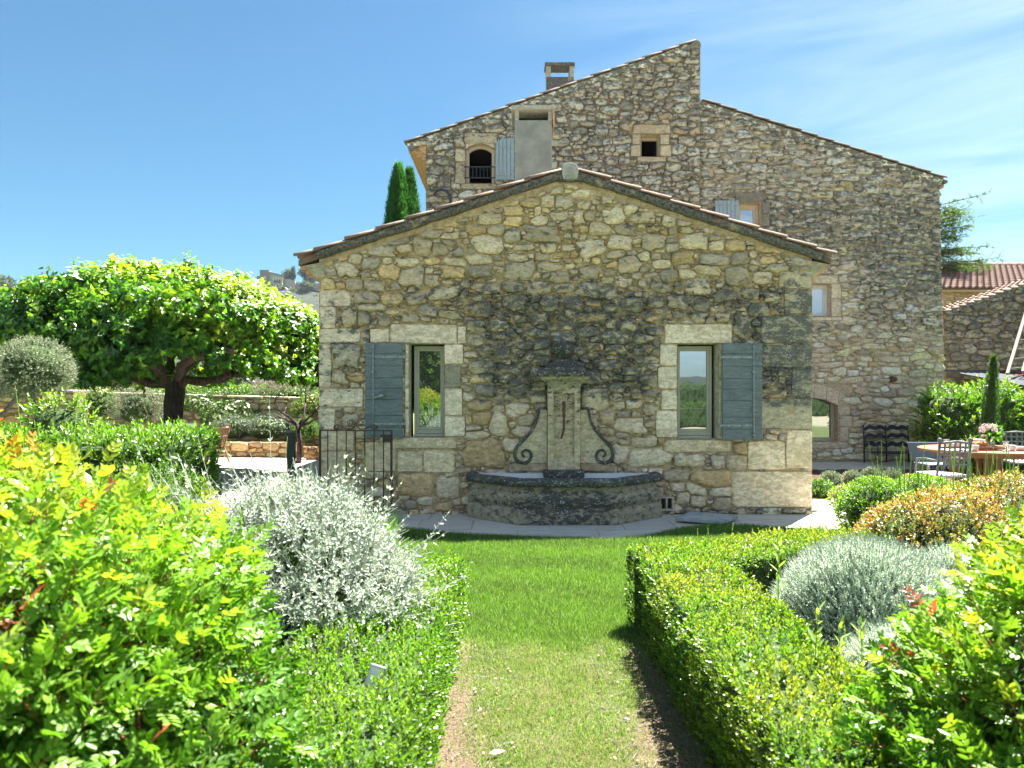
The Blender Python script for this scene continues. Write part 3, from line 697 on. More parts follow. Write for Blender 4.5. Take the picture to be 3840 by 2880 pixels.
p = MB(); zz = A(0, 1510)[1]; xx = A(2826, 0)[0]; p.box(xx - .018, xx + .018, D1 - .10, D1 - .086, zz - .06, zz + .05); p.build('lock_plate', M['shutter'], annex)
# little vent window near the ground
a, b, u, v = VENT; vy = D1
p = MB(); fw = .02
a -= .01; b += .012; p.box(a, b, vy-.07, vy+.02, v-fw, v); p.box(a, b, vy-.07, vy+.02, u, u+fw); p.box(a, a+fw, vy-.07, vy+.02, u+fw, v-fw); p.box(b-fw, b, vy-.07, vy+.02, u+fw, v-fw); p.box((a+b)/2-fw/2, (a+b)/2+fw/2, vy-.07, vy+.02, u+fw, v-fw)
vo = p.build('vent_frame', M['drain'], annex)
p = MB(); p.box(a+.002, b-.002, vy+.022, vy+.06, u+.002, v-.002); p.build('vent_grille', M['iron_dark'], vo)
# roof: slab, verge band, tiles along the verge, ridge end, cornice
TL = A(1118, 975); TRr = A(3118, 968); TA = A(2134, 640)
def slope_pt(side, t, off=0):      # t 0 at ridge, 1 at eave; off upwards normal
    e = TL if side < 0 else TRr; x = TA[0] + (e[0] - TA[0]) * t; z = TA[1] + (e[1] - TA[1]) * t
    d = np.array((e[0] - TA[0], e[1] - TA[1])); d /= np.linalg.norm(d); n = np.array((-d[1], d[0])); n = n if n[1] > 0 else -n
    return x + n[0] * off, z + n[1] * off
for side in (-1, 1):
    P0 = slope_pt(side, 0); P1 = slope_pt(side, 1.0); 
    mbs = MB(); e1 = (P1[0], P1[1]); Y0, Y1 = D1 + .01, YB
    lo0 = (P0[0], P0[1] - .10); lo1 = (e1[0], e1[1] - .07)
    pts = [lo0, P0, e1, lo1] if side > 0 else [P0, lo0, lo1, e1]
    mbs.prism(pts[::-1], Y0, Y1); mbs.build('roof_slab', M['tile_old'], annex)
    # cement verge band, proud of the wall
    q0 = slope_pt(side, -.004, .005); q1 = slope_pt(side, .93 if side < 0 else .965, .005); q2 = slope_pt(side, .93 if side < 0 else .965, -.085); q3 = slope_pt(side, -.004, -.085)
    nseg = 40; V = []; 
    for i in range(nseg + 1):
        f = i / nseg; up = (q0[0] + (q1[0]-q0[0])*f, q0[1] + (q1[1]-q0[1])*f); dn = (q3[0] + (q2[0]-q3[0])*f, q3[1] + (q2[1]-q3[1])*f)
        j = rng.normal(0, .004, 3); V += [(up[0], D1-.075+j[0], up[1]), (dn[0], D1-.085+j[1], dn[1]+j[2]), (dn[0], D1+.02, dn[1]+j[2])]
    Fc = []
    for i in range(nseg):
        a = 3*i; Fc += [(a, a+1, a+4, a+3), (a+1, a+2, a+5, a+4)] if side > 0 else [(a, a+3, a+4, a+1), (a+1, a+4, a+5, a+2)]
    Fc.append((0, 1, 2)); Fc.append((3*nseg, 3*nseg+2, 3*nseg+1))
    raw('verge_band', V, Fc, M['band'], annex, True)
    # overlapping canal tiles (the verge column and two more behind it)
    e = np.array((*(TL if side < 0 else TRr),)); r0 = np.array(TA); Ls = np.linalg.norm(e - r0); d = (e - r0) / Ls; nn = np.array((-d[1], d[0])); nn = nn if nn[1] > 0 else -nn
    cnt = 9; step = Ls / cnt * 1.0
    for col_ in range(3):
        for k in range(cnt):
            s0 = .10 + k * (Ls - .02) / cnt; s1 = min(s0 + step * 1.14 + rng.uniform(-.01, .015), Ls + .015); yc = D1 - .005 + col_ * .24; m_ = 10; V = []; j = rng.normal(0, .004); lift0 = .012; lift1 = .036
            for (ss, rr, lf) in ((s0, .078, lift0), (s1, .10, lift1)):
                for rad in (rr, rr - .016):
                    for i in range(m_ + 1):
                        an = math.pi * i / m_; y = yc - math.cos(an) * rad; h = math.sin(an) * rad * .62 + lf + j
                        q = r0 + d * ss + nn * h; V.append((q[0], y, q[1]))
            n = m_ + 1; Fc = []
            for i in range(m_):
                Fc += [(i, i+1, 2*n+i+1, 2*n+i), (n+i, 3*n+i, 3*n+i+1, n+i+1), (2*n+i, 2*n+i+1, 3*n+i+1, 3*n+i), (i, n+i, n+i+1, i+1)]
            Fc += [(0, 2*n, 3*n, n), (m_, n+m_, 3*n+m_, 2*n+m_)]
            raw('roof_tile', V, Fc, M['tile_old'] if (side < 0 and k > 6) or (side > 0 and k == cnt - 1) else M['tile'], annex, True)
# remaining roof surface: barrel columns
V = []; Fc = []
for side in (-1, 1):
    e = np.array(TL if side < 0 else TRr); r0 = np.array(TA); d = e - r0; Ls = np.linalg.norm(d); d /= Ls; nn = np.array((-d[1], d[0])); nn = nn if nn[1] > 0 else -nn
    y = D1 + .62
    while y < YB - .2:
        for k in range(9):
            b = len(V)
            for (ss, rr, lf) in ((.1 + k*(Ls-.02)/9, .075, .01), (.1 + (k+1.12)*(Ls-.02)/9, .095, .035)):
                for i in range(6): an = math.pi*i/5; q = r0 + d*ss + nn*(math.sin(an)*rr*.62 + lf); V.append((q[0], y - math.cos(an)*rr, q[1]))
            for i in range(5): Fc.append((b+i, b+i+1, b+7+i, b+6+i))
        y += .22
o = raw('roof_tiling', np.array(V), Fc, M['tile'], annex, True); o['kind'] = 'stuff'
# rounded ridge end
p = MB(); cx, cz = A(2136, 655); prof = []
ring = [(.0, .135), (.05, .13), (.085, .10), (.105, .06), (.11, 0), (.10, -.05), (.09, -.09)]
R = [(x, z) for x, z in ring] + [(-x, z) for x, z in ring[::-1]][:-1]
p.prism([(cx + x, cz + z) for x, z in R][::-1], D1 - .10, D1 + .35); p.build('ridge_end_cap', M['render_light'], annex, bevel=.02)
p = MB(); p.prism([(cx - .16, cz - .10), (cx + .16, cz - .10), (cx + .10, cz - .02), (cx - .10, cz - .02)], D1 - .09, D1 + .02); p.build('ridge_mortar', M['band'], annex, bevel=.01)
p = MB(); p.tube([(cx, D1 + .3, TA[1] + .02), (cx, YB, TA[1] + .02)], .10, 10); p.build('ridge_tiles', M['tile'], annex, True)
# stepped brick cornices under the eaves
for side in (-1, 1):
    xw = AX0 if side < 0 else AX1; ze = (TL if side < 0 else TRr)[1]
    for k, (w_, zt, zb) in enumerate(((.09, -.19, -.25), (.18, -.13, -.185), (.25, -.075, -.125))):
        p = MB(); x0, x1 = (xw - w_, xw + .01) if side < 0 else (xw - .01, xw + w_ )
        p.box(x0, x1, D1 + .02, YB, ze + zb, ze + zt); p.build('cornice_course', M['brick_warm'], annex, bevel=.008)
# plastered corner pieces at the cornice ends
for side in (-1, 1):
    xw = AX0 if side < 0 else AX1; ze = (TL if side < 0 else TRr)[1]
    pts = [(xw + .25*-side, ze - .24), (xw + .02 * side, ze - .25), (xw + .20 * side, ze - .08), (xw - .3 * side, ze + .02)]
    if side < 0: pts = pts[::-1]
    p = MB(); p.prism(pts, D1 - .03, D1 + .03); o = p.build('cornice_end', M['dressed'], annex, bevel=.01)
    a_ = o.data.color_attributes.new('Col', 'FLOAT_COLOR', 'POINT')
    for dd_ in a_.data: dd_.color = (.36, .35, .25, 1)
    t_ = o.data.attributes.new('stain', 'FLOAT', 'POINT')
    for dd_ in t_.data: dd_.value = .35
# rendered chimney rising from the annex roof
DC = 13.0
def C3(px, py): return XZ(px, py, DC)
x0, zb = C3(1930, 705); x1, zt = C3(2070, 450)
ch = MB(); ch.box(x0, x1, DC, DC + .75, 2.6, zt); CH = ch.build('chimney', M['render'], annex, bevel=.01); CH['label'] = 'tall grey rendered chimney rising from the roof'
p = MB(); zc = C3(0, 416)[1]; zm = C3(0, 449)[1]
for (a, b) in ((1931, 1945), (2056, 2070)):
    xa, xb = C3(a, 0)[0], C3(b, 0)[0]; p.box(xa, xb, DC + .002, DC + .10, zm - .02, zc); p.box(xa, xb, DC + .62, DC + .748, zm - .02, zc)
p.build('chimney_post', M['render_light'], CH)
p = MB(); p.box(C3(1946, 0)[0], C3(2055, 0)[0], DC + .35, DC + .45, zm - .02, zc - .004); p.build('flue', M['black'], CH)
p = MB(); p.box(C3(1918, 0)[0], C3(2080, 0)[0], DC - .08, DC + .82, zc, C3(0, 400)[1]); p.build('chimney_cap', M['render_light'], CH, bevel=.01)
p = MB(); xa = C3(2071, 0)[0]; p.prism([(xa, zc - .0), (xa + .012, zc - .28), (xa + .045, zc - .28), (xa + .035, zc)][::-1], DC - .05, DC + .8); p.build('cap_side', M['brick_warm'], CH)

# ============================================================ FOUNTAIN
FXC = A(2112, 0)[0]; FS = 850 / 1880
def Fp(cx, cy, y=0): px, py = 1700 + cx * FS, 1250 + cy * FS; d = D1 - y; return XZ(px, py, d)   # fountain crop -> x,z at distance y before the wall
fo = thing('wall_fountain', 'old carved stone wall fountain with half-octagon basin, scrolls and rusty spout', 'fountain', (FXC, D1 - .3, 0))
def cstone(o, c, stain_fn):
    n = len(o.data.vertices); co = np.empty(n * 3, np.float32); o.data.vertices.foreach_get('co', co); co = co.reshape(-1, 3) + ORG[o.name]
    a = o.data.color_attributes.new('Col', 'FLOAT_COLOR', 'POINT'); cc = np.ones((n, 4), np.float32); cc[:, :3] = c; a.data.foreach_set('color', cc.ravel())
    t = o.data.attributes.new('stain', 'FLOAT', 'POINT'); t.data.foreach_set('value', np.asarray([stain_fn(*v) for v in co], np.float32))
def densify(plan, step):
    out = []
    for i in range(len(plan) - 1):
        a, b = np.array(plan[i], float), np.array(plan[i+1], float); n = max(1, int(np.linalg.norm(b - a) / step))
        out += [tuple(a + (b - a) * k / n) for k in range(n)]
    return out + [plan[-1]]
YW = D1 - .012
def plan(e=0): return [(FXC - 1.235 - e, YW), (FXC - 1.235 - e, D1 - .24 - e*.3), (FXC - .57 - e*.45, D1 - .775 - e), (FXC + .57 + e*.45, D1 - .775 - e), (FXC + 1.235 + e, D1 - .24 - e*.3), (FXC + 1.235 + e, YW)]
PL = plan()
p = MB(); p.sweep(densify(PL, .09), [(.0, 0), (.0, .155), (-.008, .168), (-.03, .175), (-.032, .20), (-.012, .225), (.0, .255), (.0, .30), (-.02, .345), (-.055, .385), (-.07, .42), (-.072, .455)])
o = p.build('basin', M['carved'], fo, True); cstone(o, (.32, .285, .215), lambda x, y, z: .46 + .30 * math.exp(-((x - FXC) / .6) ** 4) + (.12 if .2 < z < .34 else 0) - (.2 if z > .40 else 0))
p = MB(); p.sweep(densify(PL, .09), [(-.075, .452), (-.02, .448), (.010, .462), (.022, .49), (.016, .522), (-.008, .545), (-.05, .553), (-.10, .548), (-.135, .538), (-.145, .50)])
o = p.build('rim', M['carved'], fo, True); cstone(o, (.22, .22, .20), lambda x, y, z: .85)
mod = o.modifiers.new('rough', 'DISPLACE'); tx = bpy.data.textures.new('rim_pits', 'CLOUDS'); tx.noise_scale = .035; mod.texture = tx; mod.strength = .014; mod.texture_coords = 'LOCAL'
p = MB(); ins = [(-.143, .535), (-.145, .25), (-.5, .25)]; p.sweep(PL, ins[:2]); p.build('basin_lining', M['white_stone'], fo)
p = MB(); p.box(FXC - 1.10, FXC + 1.10, YW - .10, YW - .004, .2, .535); p.build('back_lining', M['white_stone'], fo)
p = MB(); q = [(FXC - 1.1, YW-.01), (FXC - 1.1, D1 - .22), (FXC - .55, D1 - .66), (FXC + .55, D1 - .66), (FXC + 1.1, D1 - .22), (FXC + 1.1, YW-.01)]; p.add([(x, y, .40) for x, y in q], [(0, 1, 2, 3, 4, 5)])
p.build('water_surface', plain('still_pale_water', (.50, .53, .56), .08, vary=.05), fo)
# pilaster
def fx(cx): return Fp(cx, 0)[0]
def fz(cy, y=.1): return Fp(0, cy, y)[1]
xl, xr = fx(778), fx(1042)
p = MB(); pr = .17; zt, zb = fz(452), fz(1128); pw = .035
p.box(xl, xr, D1 - pr + .045, YW, zb, zt); yf = D1 - pr
p.box(xl, fx(826), yf, yf + .045, zb, zt); p.box(fx(994), xr, yf, yf + .045, zb, zt); p.box(fx(826), fx(994), yf, yf + .045, fz(498), zt); p.box(fx(826), fx(994), yf, yf + .045, zb, fz(1035))
pil = p.build('pilaster', M['carved'], fo, bevel=.006); 
def sub(o, n=3):
    m_ = o.modifiers.new('s', 'SUBSURF'); m_.subdivision_type = 'SIMPLE'; m_.levels = n; m_.render_levels = n
cstone(pil, (.52, .44, .31), lambda x, y, z: .25 + (.3 if z > fz(520) else 0))
# joint line on the pilaster
p = MB(); p.box(xl - .001, xr + .001, yf - .002, yf + .02, fz(792), fz(787)); p.build('joint_line', M['render_light'], fo)
# plinth at the pilaster foot
p = MB(); p.box(fx(742), fx(1072), D1 - .26, YW, fz(1196, .2), fz(1132, .2)); o = p.build('pilaster_foot', M['carved'], fo, bevel=.018); cstone(o, (.16, .14, .11), lambda x, y, z: .85)
o.modifiers['bevel'].segments = 3
# head: throat, cornice, pyramid cap and ball
def ring_block(name, rows, c, stn, bev=.004):
    p = MB(); V = []; Fc = []; m = len(rows)
    for (hw, hd, z) in rows: V += [(FXC - hw, YW, z), (FXC - hw, D1 - hd, z), (FXC + hw, D1 - hd, z), (FXC + hw, YW, z)]
    for i in range(m - 1):
        for k in range(3): a = i*4 + k; Fc.append((a, a+1, a+5, a+4))
        Fc.append((i*4+3, i*4, i*4+4, i*4+7))
    Fc.append((3, 2, 1, 0)); Fc.append(tuple((m-1)*4 + k for k in range(4)))
    p.add(V, Fc); o = p.build(name, M['carved'], fo, bevel=bev); cstone(o, c, lambda x, y, z: stn); return o
hwp = (xr - xl) / 2
ring_block('throat', [(hwp, .172, fz(456)), (hwp + .006, .178, fz(440)), (hwp + .012, .185, fz(425)), (hwp + .035, .21, fz(405)), (hwp + .085, .255, fz(385)), (hwp + .115, .28, fz(360))], (.34, .32, .23), .5)
ring_block('cornice', [(hwp + .12, .285, fz(358)), (hwp + .13, .295, fz(345)), (hwp + .125, .29, fz(317)), (hwp + .06, .25, fz(312)), (hwp + .055, .245, fz(286)), (hwp + .04, .23, fz(280))], (.22, .22, .20), .8)
ring_block('pyramid_cap', [(hwp + .025, .22, fz(279)), (hwp - .02, .19, fz(258)), (hwp - .075, .165, fz(225)), (hwp - .10, .15, fz(205)), (hwp - .115, .14, fz(188))], (.14, .15, .145), .9)
p = MB(); bc = (FXC, D1 - .12, fz(138)); rb = .138; prof = [(0.0, -rb)] + [(rb * math.cos(t), rb * math.sin(t) * .86) for t in np.linspace(-1.45, 1.5, 12)] + [(0.001, rb * .88)]
p.lathe(bc, prof, 24); o = p.build('ball_finial', M['carved'], fo, True); cstone(o, (.12, .13, .125), lambda x, y, z: .85)
# scroll wings
for sg in (-1, 1):
    def q(cx, cy): x, z = Fp(cx, cy, .05); return (FXC + (x - FXC) * sg * -1 if False else (x if sg < 0 else 2 * FXC - x)), z
    edge = [(712, 615), (706, 660), (694, 710), (672, 765), (640, 815), (602, 858), (560, 900), (528, 938), (510, 985), (515, 1030), (545, 1062), (590, 1070), (630, 1050), (645, 1010), (630, 975), (598, 965), (572, 985), (575, 1010), (595, 1018)]
    pts = [q(*e) for e in edge[:12]]; pts = pts + [q(640, 1072), q(776, 1072), q(776, 615)]
    if sg < 0: pts2 = pts
    else: pts2 = pts[::-1]
    p = MB(); p.prism(pts2, D1 - .095, YW); o = p.build('scroll_plate', M['carved'], fo); cstone(o, (.52, .44, .32), lambda x, y, z: .28)
    # smooth the edge into a moulding
    E = np.array([q(*e) for e in edge]); P_ = []
    for i in range(len(E) - 1):
        for t in (0, .33, .66):
            a0 = E[max(i-1, 0)]; a1 = E[i]; a2 = E[i+1]; a3 = E[min(i+2, len(E)-1)]
            P_.append(.5 * ((2*a1) + (-a0+a2)*t + (2*a0-5*a1+4*a2-a3)*t*t + (-a0+3*a1-3*a2+a3)*t**3))
    P_.append(E[-1]); rr = [.015 + .008 * min(1, i / 18) if i < 30 else .023 - .010 * (i - 30) / 24 for i in range(len(P_))]
    p = MB(); p.tube([(a, D1 - .105, b) for a, b in P_], rr, 10); p.tube([(q(712, 620)[0], D1 - .105, q(712, 620)[1]), (q(776, 622)[0], D1 - .105, q(776, 622)[1])], .017, 8)
    o = p.build('scroll_moulding', M['carved'], fo, True); cstone(o, (.15, .16, .15), lambda x, y, z: .8)
    p = MB(); aa, zz0 = q(490, 1138); bb, zz1 = q(776, 1075); p.box(min(aa, bb), max(aa, bb), D1 - .105, YW, zz0, zz1); o = p.build('base_course', M['carved'], fo, bevel=.008); cstone(o, (.37, .29, .20), lambda x, y, z: .3)
# rosette and spout
rc = Fp(912, 585, .13); p = MB()
for k in range(14):
    an = 2*math.pi*k/14 + .2; c_, s_ = math.cos(an), math.sin(an); p.obox((rc[0] + c_*.062, D1 - .150, rc[1] + s_*.062), (c_, 0, s_), (0, 1, 0), (-s_, 0, c_), .034, .018, .0095)
p.tube([(rc[0], D1 - .14, rc[1]), (rc[0], D1 - .18, rc[1])], .030, 14); o = p.build('rosette', M['carved'], fo, bevel=.006); cstone(o, (.44, .40, .27), lambda x, y, z: .05)
e0 = Fp(896, 875, .45); p = MB(); zc_ = rc[1]
p.tube([(rc[0], D1 - .10, zc_), (rc[0], D1 - .20, zc_ + .015), (rc[0], D1 - .26, zc_ - .01), (rc[0] - .004, D1 - .30, zc_ - .08), (rc[0] - .010, D1 - .38, zc_ - .30), (e0[0], D1 - .44, e0[1])], [.02, .024, .022, .018, .017, .013], 10)
p.tube([(rc[0] - .004, D1 - .315, zc_ - .13), (rc[0] - .006, D1 - .325, zc_ - .155)], .024, 10); p.build('spout', M['pipe'], fo, True)
# ============================================================ THE FARMHOUSE
DL, DR = 15.30, 15.42          # left (taller) and right wall planes
farm = thing('stone_farmhouse', 'tall old stone farmhouse behind with stepped gable, small windows and open arched window', 'building', (3.0, DL, 0))
def BL_(px, py): return XZ(px, py, DL)
def BR_(px, py): return XZ(px, py, DR)
def RL(x0, y0, x1, y1, f=BL_): a, b = f(x0, y1); c, d = f(x1, y0); return (a, c, b, d)
def RR(x0, y0, x1, y1): return RL(x0, y0, x1, y1, BR_)
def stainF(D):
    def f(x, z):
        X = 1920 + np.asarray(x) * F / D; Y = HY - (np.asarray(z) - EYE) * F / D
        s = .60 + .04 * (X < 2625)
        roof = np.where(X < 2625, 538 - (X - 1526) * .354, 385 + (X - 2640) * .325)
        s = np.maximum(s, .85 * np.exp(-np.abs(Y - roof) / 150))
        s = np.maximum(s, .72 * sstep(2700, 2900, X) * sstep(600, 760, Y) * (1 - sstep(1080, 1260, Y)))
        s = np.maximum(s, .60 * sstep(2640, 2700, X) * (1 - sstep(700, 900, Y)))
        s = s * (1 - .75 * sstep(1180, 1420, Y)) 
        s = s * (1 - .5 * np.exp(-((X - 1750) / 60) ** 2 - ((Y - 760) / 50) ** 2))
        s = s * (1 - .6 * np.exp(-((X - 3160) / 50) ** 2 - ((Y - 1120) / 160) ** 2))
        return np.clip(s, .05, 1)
    return f
def colF(D):
    def f(s):
        Y = HY - (s['c'][1] - EYE) * F / D; t = float(sstep(900, 1500, Y))
        c = np.array((.54, .505, .44)) * (1 - t) + np.array((.57, .49, .39)) * t
        k = rng.uniform(.70, 1.35); q = rng.uniform()
        if q < .15: c = c * (.78, .8, .86)
        elif q < .24: c = c * (1.06, .94, .76)
        elif q < .42: c = c * (1.2, 1.2, 1.2)
        return np.clip(c * k, .04, .6)
    return f
# --- left part
TLf = [BL_(1526, 538), BL_(2600, 158)]
def topL(x): x = np.asarray(x, float); (x0, z0), (x1, z1) = TLf; return z0 + (z1 - z0) * (x - x0) / (x1 - x0) - .10
XL0, XL1 = BL_(1597, 0)[0], BL_(2626, 0)[0]
hid = [(1700, 1000), (2134, 760), (2700, 960)]
def TLp(x, z, h): return np.stack([np.asarray(x), DL - np.asarray(h), np.asarray(z)], -1)
def TRp(x, z, h): return np.stack([np.asarray(x), DR - np.asarray(h), np.asarray(z)], -1)
O1 = RL(1747, 540, 1855, 688); O2 = RL(2404, 505, 2472, 588)
polyL = [BL_(1598, 1000), BL_(2624, 1000), (XL1 - .01, float(topL(XL1)) - .05), (XL0 + .01, float(topL(XL0)) - .05)]
bl = [(1740,500,1866,540),(1707,610,1745,690),(1728,690,1862,711),(2372,470,2514,503),(2370,505,2402,544),(2364,546,2402,588),(2474,505,2510,544),(2474,546,2516,588),(2388,590,2498,609),(1707,560,1746,608),
      (1660,748,1700,770)]
bl = bl[:-1]
RbL = [RL(*b) for b in bl]
seedsL = []
stL = pack(polyL, RbL + [O1, O2], seedsL, [(.17, .085, .3, 700), (.11, .062, .35, 6000), (.07, .042, .3, 11000), (.045, .028, .3, 9000)], K=12, r=np.random.default_rng(5))
wL = wall_face('gable_wall', np.concatenate([np.arange(XL0, XL1, .12), [XL1, O1[0], O1[1], O2[0], O2[1]]]), np.concatenate([np.arange(0, 10, .12), [O1[2], O1[3], O2[2], O2[3]]]),
    topL, [O1, O2], TLp, farm, lambda x, z: np.array((.30, .25, .19)), lambda x, z: stainF(DL)(x, z) * .8, rough=.012)
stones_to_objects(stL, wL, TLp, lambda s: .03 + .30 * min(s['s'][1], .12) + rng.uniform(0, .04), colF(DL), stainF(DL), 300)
for b, rc in zip(bl, RbL):
    s = rect_stone(*rc); g = stone_geo(s, .045, TLp, np.array((.47, .41, .31)) * rng.uniform(.85, 1.1), lambda x, z: stainF(DL)(x, z) * (.45 if b[0] > 2000 else .75))
    raw('dressed_block', g[0], g[1], M['dressed'], wL, False, dict(stain=g[3], up=g[4] * .3), g[2])
# --- right part
TRf = [BR_(2638, 380), BR_(3530, 668)]
def topR(x): x = np.asarray(x, float); (x0, z0), (x1, z1) = TRf; return z0 + (z1 - z0) * (x - x0) / (x1 - x0) - .08
XR0 = BR_(2618, 0)[0]; XR1 = BR_(3522, 0)[0]; XR1b = BR_(3547, 0)[0]
def lean(x, z): return x + (XR1b - XR1) * np.clip((x - XR0) / (XR1 - XR0), 0, 1) ** 8 * (1 - np.asarray(z) / 6.4)
def TRl(x, z, h): return np.stack([lean(np.asarray(x), np.asarray(z)), DR - np.asarray(h), np.asarray(z)], -1)
O3 = RR(2767, 760, 2854, 850); O4 = RR(2985, 1066, 3113, 1185); O5 = RR(2962, 1490, 3140, 1655)
PR = [BR_(2626, 1160), BR_(3000, 1160), BR_(3000, 1722), (XR1, 0.02), (XR1, float(topR(XR1)) - .04), (XR0, float(topR(XR0)) - .04)]
br = [(2757,722,2864,758),(2856,760,2886,800),(2856,802,2886,850),(3045,1034,3140,1064),(3115,1066,3152,1120),(3115,1122,3152,1188),(3040,1190,3156,1202),
      (3146,1560,3194,1600),(3146,1602,3180,1655),(3040,1657,3178,1682),(3146,1516,3186,1558)]
RbR = [RR(*b) for b in br]
ARCH = RR(3040, 1440, 3190, 1490)
stR = pack(PR, RbR + [O3, O4, O5, ARCH], [], [(.18, .07, .35, 700), (.11, .05, .35, 6500), (.07, .036, .3, 11000), (.045, .026, .3, 9000)], K=12, gap=.007, r=np.random.default_rng(6))
wR = wall_face('long_wall', np.concatenate([np.arange(XR0, XR1, .12), [XR1, O3[0], O3[1], O4[0], O4[1], O5[0], O5[1]]]), np.concatenate([np.arange(0, 10, .12), [O3[2], O3[3], O4[2], O4[3], O5[2], O5[3]]]),
    topR, [O3, O4, O5], TRl, farm, lambda x, z: np.array((.44, .375, .295)) , lambda x, z: stainF(DR)(x, z) * .85, rough=.012)
stones_to_objects(stR, wR, TRl, lambda s: .018 + .22 * min(s['s'][1], .12) + rng.uniform(0, .03), colF(DR), stainF(DR), 300)
for b, rc in zip(br, RbR):
    s = rect_stone(*rc); g = stone_geo(s, .03, TRl, np.array((.52, .46, .37) if b[1] > 900 else (.22, .20, .18)) * rng.uniform(.9, 1.06), lambda x, z: 0 * x + (.05 if b[1] > 900 else .5))
    raw('dressed_block', g[0], g[1], M['dressed'], wR, False, dict(stain=g[3], up=g[4] * .3), g[2])
# arch stones over the ground-floor window (segmental arch), centre at px 3050
ac = BR_(3050, 1700); 
def arcp(px_, off):   # arch underside line
    x = (px_ - 3050) / 92; return 1492 + 30 * x * x - off
V = []
for k in range(4):
    a0, a1 = 3004 + k * 46, 3004 + (k + 1) * 46 - 2
    if k == 3: a1 = 3190
    pts = [BR_(a0, arcp(a0, 0)), BR_(a1, arcp(min(a1, 3142), 0)), BR_(a1 + 6, arcp(a1, 52)), BR_(a0 + 4, arcp(a0, 52))]
    p = MB(); p.prism(pts, DR - .03, DR + .10); o = p.build('arch_stone', M['dressed'], wR, bevel=.01); cstone(o, (.50, .44, .35), lambda x, y, z: .06)
# patch of dark brown stone and round wall fitting
p = MB(); a, b = BR_(3342, 1417); p.lathe((0, 0, 0), [(0.001, 0)], 3) if False else None
stp = rect_stone(*RR(3329, 1412, 3358, 1433)); g = stone_geo(stp, .07, TRl, np.array((.10, .05, .035)), lambda x, z: 0 * x + .05); raw('stone', g[0], g[1], M['stone'], wR, True, dict(stain=g[3], up=g[4]), g[2])
cx, cz = BR_(2776, 588); p = MB()
n = 18; pts = [(cx + .21 * math.cos(t) * (1 + .15 * math.sin(3*t)), cz - .02 + .12 * math.sin(t) * (1 + .12 * math.cos(2*t))) for t in np.linspace(0, 2*math.pi, n, endpoint=False)]
p.prism(pts, DR - .045, DR); o = p.build('mortar_patch', M['dressed'], wR, bevel=.01); cstone(o, (.30, .30, .28), lambda x, y, z: .15)
p = MB(); p.tube([(cx + .06*math.cos(t), DR - .06, cz + .06*math.sin(t)) for t in np.linspace(0, 2*math.pi, 17)], .014, 8); p.tube([(cx, DR-.05, cz), (cx, DR - .075, cz)], .03, 10); p.build('round_fitting', M['render_light'], farm, True)
# reveals, windows
reveal(O1, DL - .02, .3, farm, col=(.50, .42, .33)); reveal(O2, DL - .02, .3, farm); reveal(O3, DR - .02, .3, farm, col=(.50, .42, .31)); reveal(O4, DR - .02, .3, farm, col=(.55, .47, .37)); reveal(O5, DR - .02, .3, farm, col=(.42, .32, .24))
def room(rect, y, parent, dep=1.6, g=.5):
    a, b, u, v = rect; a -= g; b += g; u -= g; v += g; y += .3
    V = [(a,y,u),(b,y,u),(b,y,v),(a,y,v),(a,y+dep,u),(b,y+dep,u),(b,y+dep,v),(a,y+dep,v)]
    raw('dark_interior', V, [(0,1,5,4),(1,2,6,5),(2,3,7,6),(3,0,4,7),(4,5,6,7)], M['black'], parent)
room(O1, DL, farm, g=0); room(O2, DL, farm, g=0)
# arched upper window: frame with arched head, open
def arched(name, mt, x0, x1, zb, zt, rise, y0, y1, w, parent, n=10):
    """arched frame bar of width w"""
    def line(x0, x1, zt, rise): return [(x0 + (x1 - x0) * i / n, zt + rise * (1 - (2 * i / n - 1) ** 2)) for i in range(n + 1)]
    o_ = [(x0, zb)] + line(x0, x1, zt, rise) + [(x1, zb)]; i_ = [(x0 + w, zb)] + line(x0 + w, x1 - w, zt - w * .7, rise * .9) + [(x1 - w, zb)]
    V = []; m = len(o_)
    for y in (y0, y1):
        V += [(x, y, z) for x, z in o_] + [(x, y, z) for x, z in i_]
    Fc = []
    for i in range(m - 1): Fc += [(i, i+1, m+i+1, m+i), (2*m+i, 3*m+i, 3*m+i+1, 2*m+i+1), (m+i, m+i+1, 3*m+i+1, 3*m+i), (i, 2*m+i, 2*m+i+1, i+1)]
    return raw(name, V, Fc, mt, parent)
a, b, u, v = O1
sp = MB(); nn_ = 10; rz = .11
pts = [(a, v + .002)] + [(a + (b-a)*i/nn_, v - rz + rz * (1 - (2*i/nn_-1)**2) - .0) for i in range(nn_+1)] + [(b, v + .002)]
sp.prism(pts, DL - .03, DL + .28); o = sp.build('arch_stone', M['dressed'], wL); cstone(o, (.48, .41, .33), lambda x, y, z: .2)
wf = arched('window', M['frame_cream'], a, b, u, v - rz, rz, DL + .12, DL + .18, .07, farm); wf['label'] = 'open arched upper window'
p = MB(); z0, z1 = BL_(0, 670)[1], BL_(0, 629)[1]; p.tube([(a - .04, DL - .06, z1), (b + .0, DL - .06, z1)], .013, 6); p.tube([(a - .04, DL - .06, z0), (b, DL - .06, z0)], .013, 6)
for i in range(7): x = a + .08 + (b - a - .16) * i / 6; p.tube([(x, DL - .06, z0), (x, DL - .06, z1)], .010, 6)
p.build('window_railing', M['iron_dark'], farm)
p = MB(); p.box(O2[0], O2[0] + .05, DL + .2, DL + .26, O2[2], O2[3]); p.box(O2[0] + .05, O2[1], DL + .2, DL + .26, O2[3] - .06, O2[3]); p.build('window', M['frame_cream'], farm, bevel=.004)
window(farm, O3, DR, 'frame_cream', 'glass', .16, .07, .05, .06, label='small window reflecting blue sky')
